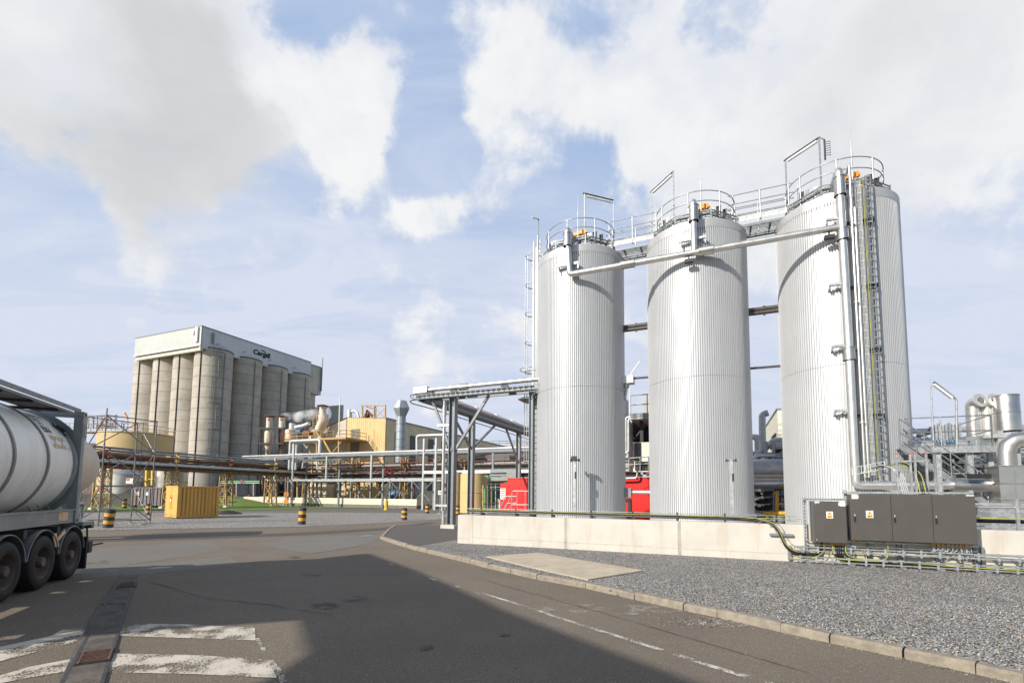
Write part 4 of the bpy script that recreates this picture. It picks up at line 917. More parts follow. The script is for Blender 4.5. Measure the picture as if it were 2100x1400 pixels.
# units behind the wall at right
t = thing('plant_units', 'grey louvred boxes and trays behind the wall right of the big cabinet', 'equipment', GP(18.5, 3, GZ))
for k, a in enumerate((16.4, 17.3, 18.3)):
    g = MB(); g.box(G, a, a+.75, 2.6, 3.4, GZ, 1.55); build('box', g, m_galv, t)
for z, m in ((1.1, m_galv), (1.32, m_cably), (1.5, m_galv), (1.62, m_inox)):
    g = MB(); g.box(G, 15, 26, .6, .7, z, z+.03) if m is not m_inox else g.tube([GP(15, .6, z), GP(26, .6, z)], .035, 8); build('rail', g, m, t)
g = MB(); g.ladder(GP(15, .9, 1.7), GP(26, .9, 1.7), BK, .35, .06, .3, .04); [g.box(G, 15.2+k*.9, 15.26+k*.9, .55, .62, .95, 1.85) for k in range(12)]; build('tray', g, m_galv, t)
g = MB(); [g.tube([GP(15, .8+.05*k, 1.22+.02*k), GP(26, .8+.05*k, 1.22+.02*k)], .02, 5) for k in range(4)]; build('cable', g, m_cabl, t)
# background pipe rack at right with many pipes
t = thing('pipe_rack', 'dense rack of silver and grey pipes behind the platform right of the tanks', 'pipe rack', GP(22, 16, GZ))
random.seed(21); PM = [m_inox, m_insul, m_galvd, m_insul, m_beaml, m_oldp, m_galv]
for k in range(26):
    b = random.uniform(12.5, 20); z = random.choice([1.0, 1.6, 2.1, 2.6, 3.1, 3.6, 4.0, 4.6, 5.0])+random.uniform(-.15, .15); r = random.choice([.04, .06, .09, .14, .2])
    g = MB(); g.tube([GP(12, b, z), GP(40, b, z)], r, 10); build('pipe', g, random.choice(PM), t)
g = MB()
for a in range(13, 40, 3):
    for b in (12.4, 16.2, 20): g.box(G, a-.08, a+.08, b-.08, b+.08, GZ, 5.3)
    for z in (1.35, 2.85, 4.3, 5.2): g.box(G, a-.06, a+.06, 12.4, 20, z-.08, z)
build('frame', g, m_beam, t)
g = MB(); g.box(G, 11.5, 44, 22, 22.3, GZ, 4.5); solo('plant_wall', g, m_galvd, 'long grey building wall behind the right hand pipe rack', 'wall')
t = thing('valve_cluster', 'cluster of small valves and instruments on the right hand plant', 'valves', GP(18, 11, 1.5))
for k in range(26):
    px = random.uniform(1875, 2095); py = random.uniform(930, 1010); b = random.uniform(7.5, 11.5); a, z = G.px(px, py, b)
    g = MB(); g.tube([GP(a, b, z-.3), GP(a, b, z)], .03, 6); g.lathe(GP(a, b, z), [(0, 0), (.08, .02), (.08, .1), (0, .12)], 8); g.tube([GP(a-.3, b, z-.15), GP(a+.3, b, z-.15)], .04, 6)
    build('valve', g, random.choice([m_inox, m_white, m_dark, m_galv, m_blue, m_inox, m_dark]), t)
for k in range(16):
    px = random.uniform(1875, 2095); b = random.uniform(7, 12); a, z = G.px(px, random.uniform(925, 1030), b); r = random.choice([.03, .05, .07])
    g = MB(); g.tube([GP(a, b, GZ), GP(a, b, z), GP(a+random.choice([-1, 1])*random.uniform(.4, 1.4), b, z)], r, 8); build('pipe', g, random.choice(PM), t)
for k, py in enumerate((880, 934, 948, 1000, 1018)):
    b = 11.3; a, z = G.px(1990, py, b); g = MB(); g.tube([GP(a-6, b, z), GP(a+8, b, z)], (.12, .05, .05, .15, .1)[k], 10); build('pipe', g, PM[k % 5], t)
a0, z0 = G.px(1880, 893, 8.5); a1 = G.px(1985, 893, 8.5)[0]; g = MB(); g.tube([GP(a0-3, 8.5, ZP+.35), GP(a1, 8.5, ZP+.35)], .2, 14); build('pipe', g, m_inox, t)
for px in (1919, 1930, 1945, 1955): a, z = G.px(px, 915, 8.2); g = MB(); g.lathe(GP(a, 8.2, ZP+.4), [(0, 0), (.07, .02), (.04, .14), (0, .15)], 8); build('valve', g, m_blue, t)
g = MB()
for k in range(9): a = G.px(1912+k*7, 880, 9)[0]; z = G.px(1912, 874-(k % 3)*3, 9)[1]; g.box(G, a-.04, a+.04, 8.95, 9.05, ZP, z); 
solo('manifold', g, m_galv, 'row of upright galvanised manifold pipes on the platform left of the stacks', 'manifold')
g = MB()
for k in range(5): a, z = G.px(1908+k*6, 876, 9.2); g.tube(bend([GP(a-.1, 9.2, z-.25), GP(a, 9.2, z+.05), GP(a+.14, 9.2, z-.25)], .1), .03, 6)
solo('hose_loops', g, m_black, 'row of small black hose loops on the platform left of the stacks', 'hoses')

# ------------------------------------------------------------------ things seen between the tanks
BR = 18.0
a0, zr = G.px(1041, 981, BR); a1 = G.px(1420, 1000, BR)[0]
t = thing('red_building', 'bright red windowless plant building behind the left and middle tanks', 'building', GP(a0, BR, GZ))
g = MB(); g.box(G, a0, a1, BR, BR+5, GZ, zr); build('wall', g, m_red, t)
g = MB(); g.box(G, a0-.04, a1+.04, BR-.04, BR+5.04, zr-.02, zr+.06); g.box(G, a0, a1, BR-.012, BR-.002, zr-.35, zr-.33); build('roof_edge', g, m_scafr, t)
al = G.px(1023, 990, BR)[0]; g = MB(); zl = G.px(1030, 990, BR)[1]; g.box(G, al, a0+.02, BR+.3, BR+4, GZ, zl); build('annex', g, m_red, t)
x0 = G.px(1262, 1030, BR)[0]; x1, zz_ = G.px(1294, 1021, BR); g = MB(); g.box(G, x1-.2, x1, BR-.1, BR-.02, GZ, zz_); g.box(G, x0-.8, x1-.2, BR-.1, BR-.02, zz_-.2, zz_); o = build('door_frame', g, m_dark, t)
g = MB()
for k, x in enumerate((G.px(1310, 1000, BR)[0],)): g.box(G, x, x+.02, BR-.01, BR-.002, GZ, zr)
build('panel_joint', g, m_scafr, t)
a, z = G.px(1031, 1010, BR+.3); g = MB(); g.box(G, a-.2, a+.25, BR+.27, BR+.29, z-.5, z+.35); build('notice', g, m_white, t)
g = MB(); [g.box(G, a-.15, a+.2, BR+.262, BR+.268, z+.25-k*.16, z+.30-k*.16) for k in range(5)]; build('notice_lines', g, m_red, t)
t = thing('access_stair', 'small galvanised access stair with handrails in front of the red building', 'stair', GP(-3.5, 13.4, GZ))
g = MB()
def prail(pts, r=.03): g.tube(bend([GP(*q) for q in pts], .15), r, 6)
sA = G.px(1048, 1030, 13.4)[0]
for b in (13.2, 14.1):
    prail([(sA-1.2, b, GZ), (sA-.3, b, 1.75), (sA+.1, b, 1.75)]); prail([(sA-1.0, b, GZ), (sA-.2, b, 1.3), (sA+.1, b, 1.3)]); prail([(sA+.15, b, GZ), (sA+.15, b, 2.1), (sA+1.1, b, 2.1), (sA+1.1, b, GZ)])
    prail([(sA+.15, b, 1.2), (sA+1.1, b, 1.2)]); prail([(sA+1.6, b, GZ), (sA+1.6, b, 2.1), (sA+2.4, b, 2.1), (sA+2.4, b, GZ)]); prail([(sA+2.2, b, .2), (sA+2.9, b, 1.6), (sA+3.1, b, 1.4), (sA+3.1, b, GZ)])
build('handrail', g, m_galv, t)
g = MB(); g.box(G, sA-.1, sA+1.5, 13.2, 14.1, .55, .62)
for k in range(4): g.box(G, sA-1.0+k*.22, sA-.75+k*.22, 13.2, 14.1, .05+k*.14, .08+k*.14)
build('platform', g, m_galvd, t)
# grey plant between left and middle tanks
t = thing('process_skid', 'grey equipment tower with platform, pipes and handrail above the red building between the tanks', 'equipment', GP(4, BR, zr))
bx = BR-.5
def PXB(g, x0, x1, yt, yb, b0, b1): a0, z1 = G.px(x0, yt, b0); a1, z0 = G.px(x1, yb, b0); g.box(G, a0, a1, b0, b1, z0, z1); return g
g = PXB(MB(), 1255, 1289, 862, 966, bx, bx+2); build('panel', g, m_grey, t)
g = PXB(MB(), 1255, 1281, 815, 872, bx-.2, bx+1.5); build('panel', g, m_grey, t)
g = PXB(MB(), 1292, 1400, 848, 854, bx-1, bx+3); g.box(G, G.px(1292, 848, bx-1)[0], G.px(1400, 848, bx)[0], bx-1, bx-.9, G.px(1292, 858, bx-1)[1], G.px(1292, 848, bx-1)[1]); build('platform', g, m_beaml, t)
g = PXB(MB(), 1318, 1400, 814, 842, bx+1, bx+3); build('hood', g, m_grey, t)
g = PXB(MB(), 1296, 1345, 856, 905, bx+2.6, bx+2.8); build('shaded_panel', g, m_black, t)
a, z = G.px(1293, 850, bx-1); g = MB(); railing(g, [GP(a, bx-1, z), GP(a+2.2, bx-1, z)], 1.3, (.65,), 1.4, .04); build('handrail', g, m_galv, t)
g = PXB(MB(), 1300, 1420, 902, 966, BR+6, BR+7); build('back_wall', g, m_cream, t)
g = MB(); a, z1 = G.px(1307, 908, BR+2); z0 = G.px(1307, 945, BR+2)[1]; g.lathe(GP(a, BR+2, 0), [(.3, z0), (.3, z1), (0, z1)], 20); build('cylinder', g, m_galvd, t)
for off, r in ((0, .07), (.22, .06)):
    g = MB(); A = lambda x, y, b=bx-.6: GP(G.px(x, y, b)[0], b, G.px(x, y, b)[1])
    g.tube(bend([A(1250, 928+off*30), A(1289-off*25, 928+off*30), A(1289-off*25, 858-off*12), A(1325, 853-off*12), A(1340, 850)], .2), r, 10); build('pipe', g, m_inox, t)
g = MB(); A = lambda x, y, b=BR-.4: GP(G.px(x, y, b)[0], b, G.px(x, y, b)[1])
g.tube(bend([A(1250, 982), A(1306, 980), A(1308, 960), A(1312, 950)], .2), .07, 10); build('pipe', g, m_inox, t)
g = MB(); g.tube([A(1250, 942, bx-.3), A(1335, 936, bx-.3)], .04, 6); g.tube([A(1250, 955, bx-.3), A(1335, 950, bx-.3)], .04, 6)
for x in (1270, 1290, 1313, 1330): g.tube([A(x, 966, bx-.3), A(x, 936, bx-.3)], .045, 6)
build('handrail', g, m_galv, t)
g = PXB(MB(), 1312, 1319, 850, 905, bx, bx+.2); g.tube([A(1326, 870), A(1300, 900)], .08, 6); PXB(g, 1302, 1330, 946, 964, bx-.2, bx+.4); build('dark_valve', g, m_dark, t)
p = A(1293, 770, bx-1); g = MB(); g.tube([A(1291, 850, bx-1), A(1293, 768, bx-1)], .03, 6); g.bar(A(1293, 768, bx-1), A(1312, 741, bx-1), .1, .07); solo('platform_lamp', g, m_lamp, 'angled tube lamp on a thin pole seen between the left and middle tanks', 'lamp')
# between middle and right tanks
t = thing('cream_building', 'cream clad building with a tall louvre seen between the middle and right tanks', 'building', GP(12.5, 22, GZ))
bC = 22; F2 = Fr(GP(*[G.px(1594, 840, bC)[0], bC]), DR, BK); zc = G.px(1594, 840, bC)[1]
g = MB(); g.box(F2, 0, 6, 0, 22, GZ, zc); build('wall', g, m_cream, t)
g = MB(); g.box(F2, -.06, 6.05, -.06, 22, zc+.0, zc+.1); build('roof_edge', g, m_galvd, t)
g = MB(); g.box(F2, -.03, -.005, 1.2, 3.6, zc-5.2, zc-1.6); g.box(F2, -.1, -.03, 1, 3.8, zc-1.6, zc-1.5); g.box(F2, -.1, -.03, 1, 3.8, zc-5.3, zc-5.2); build('louvre', g, m_win, t)
t = thing('pipe_stack_cluster', 'cluster of silver pipes, vent and an insulated vessel between the middle and right tanks', 'pipes', GP(11, 14, GZ))
def A(x, y, b): q = G.px(x, y, b); return GP(q[0], b, q[1])
def PT(pts, b, r, m, rr=.3, n=12): g = MB(); g.tube(bend([A(x, y, b) for x, y in pts], rr), r, n); build('pipe', g, m, t)
PT([(1530, 932), (1564, 930), (1563, 850), (1575, 846)], 16, .19, m_insul, .6)
PT([(1530, 896), (1553, 896), (1553, 934)], 17, .16, m_insul, .3); PT([(1530, 894), (1559, 894), (1559, 930)], 18, .13, m_insul, .3)
PT([(1530, 945), (1545, 943), (1552, 934), (1620, 934)], 14, .13, m_inox); PT([(1575, 915), (1585, 903), (1640, 902)], 14.5, .16, m_insul, .4)
PT([(1580, 948), (1640, 948)], 13.5, .09, m_inox); PT([(1530, 978), (1640, 978)], 11, .045, m_yelb); PT([(1530, 992), (1640, 991)], 10.5, .09, m_inox)
PT([(1545, 968), (1590, 925), (1600, 912)], 15.5, .1, m_galvd, .1); PT([(1550, 945), (1578, 912), (1640, 908)], 16.5, .12, m_dpipe, .3); PT([(1560, 955), (1600, 918)], 15, .16, m_dpipe, .1)
for x in (1571, 1586): g = MB(); g.bar(A(x, 955, 14), A(x, 905, 14), .16); build('post', g, m_beaml, t)
random.seed(4)
for k in range(12): g = MB(); y = 930+k*4; g.tube([A(1545, y, 17), A(1640, y-2, 17)], random.uniform(.04, .12), 8); build('pipe', g, random.choice([m_galvd, m_insul, m_dpipe]), t)
g = MB(); p = A(1600, 964, 13.4); g.lathe(p, [(.0, -2.62), (.55, -2.6), (.62, -2.4), (.62, 3), (0, 3)], 28, ax=DR); build('vessel', g, m_insul, t)
g = MB(); p = A(1600, 985, 12.6); g.lathe(p, [(.0, -2.3), (.32, -2.3), (.32, 3), (0, 3)], 24, ax=DR); build('vessel', g, m_insul, t)
g = PXB(MB(), 1530, 1650, 994, 1056, 13.2, 13.4); build('back_panel', g, m_grey, t)
t = thing('hose_manifold', 'stack of black hoses on chrome couplings low between the middle and right tanks', 'hoses', GP(9.9, 10, GZ))
random.seed(8)
for row in range(3):
    for k in range(6):
        x = 1547+k*3.2; y = 1012+row*14.5; b = 10-.1*k; g = MB()
        g.tube(bend([A(x, y-4, b), A(x+6, y+5, b), A(x+18, y+4, b), A(x+22, y-6, b)], .15), .035, 6); build('hose', g, m_black, t)
    for k in range(4):
        g = MB(); p = A(1548+k*5, 1008+row*14.5+random.uniform(-3, 4), 9.6); g.lathe(p, [(0, 0), (.06, .01), (.07, .08), (.04, .1), (0, .1)], 8, ax=(random.uniform(-1, 1), -1, .3)); build('coupling', g, m_inox, t)
g = MB(); g.bar(A(1582, 1054, 10), A(1582, 999, 10), .13); solo('blue_post', g, m_blue, 'bright blue upright post between the middle and right tanks', 'post')
t = thing('orange_rack', 'orange and grey steel rack with small instruments beside the blue post', 'rack', A(1600, 1050, 10))
g = MB(); g.bar(A(1593, 1052, 10), A(1593, 1007, 10), .13); g.tube([A(1565, 1051, 9.6), A(1640, 1053, 9.6)], .1, 8); g.tube([A(1583, 1012, 9.8), A(1596, 1012, 9.8)], .03, 6); build('orange_frame', g, m_yelb, t)
g = MB(); [g.bar(A(x, 1052, 10.4), A(x, 1003, 10.4), .06) for x in (1590, 1600, 1612)]; g.bar(A(1588, 1003, 10.4), A(1620, 1003, 10.4), .08); [g.bar(A(1596, y, 10.4), A(1620, y, 10.4), .05) for y in (1018, 1030, 1042)]; build('grey_frame', g, m_dark, t)
for k in range(6): g = MB(); p = A(random.uniform(1598, 1612), random.uniform(1012, 1045), 10.2); g.bar(p, p+DR*.15, .1); build('instrument', g, random.choice([m_blue, m_galv, m_dark]), t)
# ------------------------------------------------------------------ pipe bridge at the left of the tanks
ZB = 7.3; aC = -6.6
t = thing('pipe_bridge', 'grey steel corner pipe bridge on tall columns left of the tanks', 'pipe bridge', GP(-4.4, 7.04, GZ))
def bcol(a, b, zt, w_=.36):
    g = MB(); g.hbeam(GP(a, b, GZ+.25), GP(a, b, zt), w_, w_, .03, up=tuple(DR)); build('column', g, m_beam, t)
    g = MB(); g.box(G, a-.42, a+.42, b-.42, b+.42, GZ, GZ+.28); build('footing', g, m_wall, t)
    g = MB(); [g.tube([GP(a+i*.2, b+j*.2, GZ+.28), GP(a+i*.2, b+j*.2, GZ+.36)], .02, 6) for i in (-1, 1) for j in (-1, 1)]; g.box(G, a-.26, a+.26, b-.26, b+.26, GZ+.28, GZ+.3); build('base_plate', g, m_galv, t)
bcol(-4.4, 7.04, ZB-.12); bcol(aC+.1, 13.2, ZB-.12); bcol(aC+.1, 21.7, ZB-.12); bcol(.25, 7.04, ZB-.12, .22)
for bb in (6.75, 7.45):
    g = MB(); g.hbeam(GP(aC-.1, bb, ZB), GP(.5, bb, ZB), .12, .24, .016); build('beam', g, m_beam, t)
for aa in (aC-.1, aC+.45):
    g = MB(); g.hbeam(GP(aa, 7.0, ZB), GP(aa, 27.5, ZB), .16, .3, .018); build('beam', g, m_beam, t)
def brace(p, q): g = MB(); g.bar(p, q, .13); build('brace', g, m_beam, t)
z1 = G.px(925, 925, 7.04)[1]
brace(GP(-4.45, 7.04, z1), GP(*[G.px(886, 830, 7.04)[0], 7.04, ZB-.12])); brace(GP(-4.35, 7.04, z1-.1), GP(G.px(1003, 815, 7.04)[0], 7.04, ZB-.12))
brace(GP(aC+.1, 13.3, 5.0), GP(aC+.1, 17.0, ZB-.15)); brace(GP(aC+.1, 21.6, 4.6), GP(aC+.1, 19.0, ZB-.15)); brace(GP(aC+.1, 13.1, 5.0), GP(aC+.1, 10.2, ZB-.15))
# top pipe and tray
t = thing('bridge_pipe', 'silver insulated pipe with square end lying on the pipe bridge toward the left tank', 'pipe', GP(-3, 7, ZB+.3))
g = MB(); g.tube([GP(aC+.5, 6.95, ZB+.43), GP(2.0, 6.95, ZB+.5)], .125, 16); build('pipe', g, m_inox, t)
g = MB(); g.box(G, aC-.3, aC+.6, 6.75, 7.2, ZB+.26, ZB+.62); build('end_box', g, m_insul, t)
g = MB()
for a in (-6.0, -4.5, -1.4, 1.0): g.box(G, a, a+.35, 6.8, 7.1, ZB+.12, ZB+.3)
build('pipe_shoe', g, m_dark, t)
g = MB(); g.tube([GP(-4.0, 6.95, ZB+.43), GP(-3.45, 6.95, ZB+.435)], .185, 16); build('coupling', g, m_inoxd, t)
t = thing('bridge_cable_tray', 'galvanised cable tray clipped to the front of the pipe bridge', 'cable tray', GP(-3, 6.5, ZB))
g = MB(); g.ladder(GP(aC-.2, 6.6, ZB+.0), GP(.9, 6.6, ZB+.02), V3((0, 0, 1)), .26, .05, .3, .03); build('tray', g, m_galvd, t)
g = MB(); g.tube(bend([GP(.6, 6.5, ZB-.15), GP(aC-.35, 6.5, ZB-.18), GP(aC-.75, 7.2, ZB-.2), GP(aC-.45, 8.2, ZB-.25), GP(aC-.4, 27, ZB-.3)], .5), .03, 6); g.tube(bend([GP(aC+.2, 6.5, ZB+.14), GP(aC-.35, 6.5, ZB+.12), GP(aC-.75, 7.2, ZB+.1), GP(aC-.45, 8.2, ZB+.1), GP(aC-.4, 12, ZB+.1)], .5), .02, 6); build('cable', g, m_cabl, t)
t = thing('bridge_return_pipe', 'long silver pipe with brown cladding band on the receding arm of the pipe bridge', 'pipe', GP(aC, 15, ZB+.3))
g = MB(); g.tube([GP(aC+.25, 8.5, ZB+.42), GP(aC+.25, 28, ZB+.42)], .16, 14); build('pipe', g, m_insul, t)
g = MB()
for b in (10.5, 13.2, 16.5, 19.5, 22.5): g.tube([GP(aC+.25, b, ZB+.42), GP(aC+.25, b+.8, ZB+.42)], .2, 14)
build('coupling', g, m_inoxd, t)
g = MB(); g.tube([GP(aC-.1, 8, ZB+.32), GP(aC-.1, 28, ZB+.32)], .05, 8); build('brown_pipe', g, m_rust, t)
g = MB(); g.tube([GP(-4.95, 7.0, .9), GP(-4.95, 7.0, ZB-.2)], .09, 10)
for z in (1.15, 5.6): g.box(G, -5.35, -4.6, 6.9, 7.1, z, z+.12)
g.tube([GP(-4.95, 7.0, 6.2), GP(-4.95, 7.0, 6.7)], .13, 10); solo('bridge_downpipe', g, m_inox, 'silver downpipe clamped to the left side of the front bridge column', 'pipe')
g = MB(); [g.tube([GP(-4.95+.05*(k % 2), 7.0, .95-k*.07), GP(-4.9+.05*(k % 2), 7.0, .88-k*.07)], .07, 8) for k in range(14)]; solo('flexible_hose', g, m_galv, 'ribbed flexible hose hanging under the downpipe at the bridge column', 'hose')
# cable ladder post near caged ladder
g = MB(); g.hbeam(GP(.62, 7.6, GZ), GP(.62, 7.6, ZB+.1), .2, .2, .02, up=tuple(DR)); g.ladder(GP(.38, 7.4, GZ), GP(.38, 7.4, ZB), DR, .2, .06, .3, .03); solo('cable_post', g, m_beam, 'dark steel post with a cable ladder beside the foot of the caged ladder', 'post')

# ------------------------------------------------------------------ concrete silo block
s0 = V3((-61.494, 92.791, 0)); se = V3((cos(1.17), sin(1.17), 0)); sl_ = V3((-se.y, se.x, 0)); SF = Fr(s0, se, sl_); ZS = 34.46
zc = SF.px(430, 707, -1.4)[1]; zf = SF.px(411, 706, 0)[1]
t = thing('concrete_silo', 'huge grey concrete grain silo block with white upper storey and a green leaf sign', 'silo', s0)
g = MB(); g.box(SF, 0, 27.96, 0, .3, zc-.6, ZS); build('side_fascia', g, m_fascr, t)
g = MB(); g.box(SF, -.02, .28, -.0, 21.1, zf-.2, ZS-.02); g.box(SF, .3, 27.9, .3, 21.1, zc, ZS-.1); build('front_fascia', g, m_fasc, t)
g = MB(); g.box(SF, .3, .9, .4, 21.1, zf-1.0, zf-.22); build('lower_strip', g, m_cream, t)
g = MB(); g.box(SF, -.08, 28.05, -.1, 21.2, ZS, ZS+.18); build('roof_edge', g, m_galvd, t)
g = MB(); g.box(SF, -.12, -.02, -.15, 21.3, zf-.22, zf); g.box(SF, -.06, .1, -.1, 0, zf, ZS); build('white_gutter', g, m_white, t)
for i in range(4):
    for j in range(4):
        if i > 0 and j > 0: continue
        c = SF.P(4.36+7.0*i, 2.03+6.6*j); g = MB(); g.lathe(c, [(3.45, GZ), (3.45, zc-(0 if j == 0 else .5)), (0, zc-(0 if j == 0 else .5))], 40); o = build('silo_cell', g, m_silo, t)
        g = MB(); z = 1.2
        while z < zc-1: g.lathe(c, [(3.452, z), (3.475, z+.02), (3.475, z+.06), (3.452, z+.09)], 40); z += 2.15
        build('lift_joint', g, m_ring, o)
        if j == 0: g = MB(); g.lathe(c, [(3.5, zc-.25), (3.5, zc+.02), (3.3, zc+.02)], 40); build('cell_rim', g, m_seam, o)
        # downpipe on each cell
        an = radians(-26)
        if j == 0: q = c+V3((cos(an), sin(an), 0))*3.55; g = MB(); g.tube([q+V3((0, 0, GZ)), q+V3((0, 0, zc-.8))], .09, 6); build('downpipe', g, m_galvd, o)
        if i == 0:
            q = c+(-se*.96-sl_*.27).normalized()*3.52; g = MB(); g.tube([q+V3((0, 0, GZ)), q+V3((0, 0, zc-1.1))], .1, 6); build('downpipe', g, m_dark, o)
g = MB(); g.box(SF, 4.4, 27, 2.1, 21, GZ, zc-2); build('core_wall', g, m_silo, t)
# zig-zag caged ladders on the corner cell
g = MB(); c = SF.P(4.36, 2.03); base_an = radians(-57)
z = 4; k = 0
while z < zc-2:
    an = base_an+(.0 if k % 2 else .28); q = c+V3((cos(an), sin(an), 0))*3.8; L = min(5.2, zc+1-z)
    for s in (-.25, .25): u = V3((-sin(an), cos(an), 0))*s; g.tube([q+u+V3((0, 0, z)), q+u+V3((0, 0, z+L))], .07, 4)
    n = int(L/.6)
    for i in range(n): g.tube([q+V3((-sin(an), cos(an), 0))*-.3+V3((0, 0, z+i*.6)), q+V3((-sin(an), cos(an), 0))*.3+V3((0, 0, z+i*.6)), q+V3((cos(an), sin(an), 0))*.35+V3((0, 0, z+i*.6))], .045, 4)
    an2 = base_an+(.28 if k % 2 else 0.); a1 = arc(c, 4.2, min(an, an2)-.12, max(an, an2)+.1, z+L-.1, 3); g.tube(a1, .08, 4); g.tube([p+V3((0, 0, 1.1)) for p in a1], .04, 4)
    for p in a1: g.tube([p, p+V3((0, 0, 1.1))], .03, 4)
    z += L; k += 1
build('caged_ladder', g, m_galvd, t)
# annex tower at the far right end of the silo
e1 = SF.px(657, 770, 1.2)[0]; zt, zb = SF.px(650, 752, 1.2)[1], SF.px(650, 809, 1.2)[1]
g = MB(); g.box(SF, 28.0, e1, .8, 8, zb, zt); g.box(SF, 28.4, e1-1, 1.6, 8, GZ, zb); build('annex', g, m_factw, t)
g = MB(); g.box(SF, e1-.3, e1-.1, .4, .7, zb+1, zt+2.6); g.box(SF, 27.9, e1+.05, .7, 8, zt, zt+.15); build('annex_edge', g, m_galvd, t)
# lettering and leaf
xa, xb = SF.px(519.5, 722, -.05)[0], SF.px(554.5, 731, -.05)[0]; zl = SF.px(519.5, 725.5, -.05)[1]; wd = xb-xa
vs, fs = text_mesh('Cargıll', 1.0, .045, .16); x0 = min(v[0] for v in vs); x1 = max(v[0] for v in vs); y0 = min(v[1] for v in vs); y1 = max(v[1] for v in vs)
cb = [v[1] for v in vs if v[0] < x0+.3]; cy0 = min(cb); ch = max(cb)-cy0
zC1 = SF.px(523, 716, -.05)[1]; zC0 = SF.px(523, 726, -.05)[1]
g = MB(); g.add([SF.P(xa+(v[0]-x0)/(x1-x0)*wd, -.06, zC0+(v[1]-cy0)/ch*(zC1-zC0)) for v in vs], fs); o = build('sign_lettering', g, m_ink, t)
g = MB(); top, bot = [], []
for i in range(13):
    u = i/12; x = xa+wd*(.38+.42*u); zz0 = zC0+(zC1-zC0)*(.92+.62*sin(pi*min(1, u*1.02))**.8-.35*u); th = (zC1-zC0)*.42*sin(pi*min(1, max(0, u)))**1.0*(.35+u*.9)
    top.append(SF.P(x, -.055, zz0)); bot.append(SF.P(x, -.055, zz0-th-.02))
g.add(top+bot[::-1], [tuple(range(len(top)*2))]); build('sign_leaf', g, m_leafg, t)
g = MB(); [g.box(SF, e, e+.12, -.9, .0, zc+.9, zc+1.0) or g.box(SF, e, e+.1, -.95, -.85, zc-.1, zc+1.0) for e in (3.2, 9, 15.6, 22.5)]; g.box(SF, 2.2, 2.6, -.3, 0, zc+.8, zc+3); build('bracket', g, m_galvd, t)
g = MB(); g.box(SF, -.35, -.1, .6, 1.3, zf+.6, zf+3.6); g.box(SF, -.4, -.1, 1.7, 2.2, zf+2.2, zf+3); build('antenna_box', g, m_white, t)

# ------------------------------------------------------------------ main factory building
BF = 46; ac = G.px(791, 857, BF)[0]; zA = G.px(791, 857, BF)[1]
t = thing('factory_building', 'large yellow stained corrugated factory hall with grey louvres along its side', 'building', GP(ac, BF, GZ))
am = G.px(712, 850, BF)[0]; zm = zA+.55; al = G.px(632, 872, BF)[0]
def vwall(nm, pts, m, th=.3, b=BF):
    g = MB(); n = len(pts); vs = [GP(a, b, z) for a, z in pts]+[GP(a, b+th, z) for a, z in pts]
    g.add(vs, [tuple(range(n)), tuple(range(n, 2*n))[::-1]]+[(i, i+n, (i+1) % n+n, (i+1) % n) for i in range(n)]); return build(nm, g, m, t)
vwall('front_wall', [(ac, GZ), (ac, zA), (am, zm), (am, GZ)], m_fact)
vwall('front_wall', [(am-.01, GZ), (am-.01, zm-.1), (al, zm-2.6), (al, GZ)], m_factw, .3, BF+.1)
g = MB(); g.box(G, ac-.35, ac-.02, BF+.3, BF+75, GZ, zA); build('side_wall', g, m_facts, t)
g = MB(); g.add([GP(ac+.1, BF-.1, zA), GP(am, BF-.1, zm), GP(am, BF+75, zm), GP(ac+.1, BF+75, zA)], [(0, 3, 2, 1)]); g.add([GP(al, BF-.1, zm-2.6), GP(am, BF-.1, zm), GP(am, BF+75, zm), GP(al, BF+75, zm-2.6)], [(0, 1, 2, 3)]); g.box(G, ac-.1, ac+.12, BF-.1, BF+75, zA-.05, zA+.12); build('roof', g, m_roof, t)
for x0, x1, y0, y1 in ((809, 817, 885, 960), (840, 852, 892, 965), (878, 889, 899, 955), (905, 915, 906, 950), (930, 938, 911, 950)):
    b0, b1 = G.pxa(x0, 930, ac)[0], G.pxa(x1, 930, ac)[0]; z1 = G.pxa(x0, y0, ac)[1]
    g = MB(); g.box(G, ac-.01, ac+.06, b0, b1, 2.5, z1); build('louvre', g, m_win, t)
for x0, x1, y0, y1 in ((720, 737, 880, 925),):
    g = MB(); q0 = G.px(x0, y0, BF); q1 = G.px(x1, y1, BF); g.box(G, q0[0], q1[0], BF-.06, BF-.01, q1[1], q0[1]); build('weathered_patch', g, m_weath, t)
q0, q1 = G.px(738, 883, BF), G.px(765, 960, BF); g = MB(); g.box(G, q0[0], q1[0], BF-.05, BF-.01, q1[1], q0[1]); build('sliding_door', g, m_fact, t)
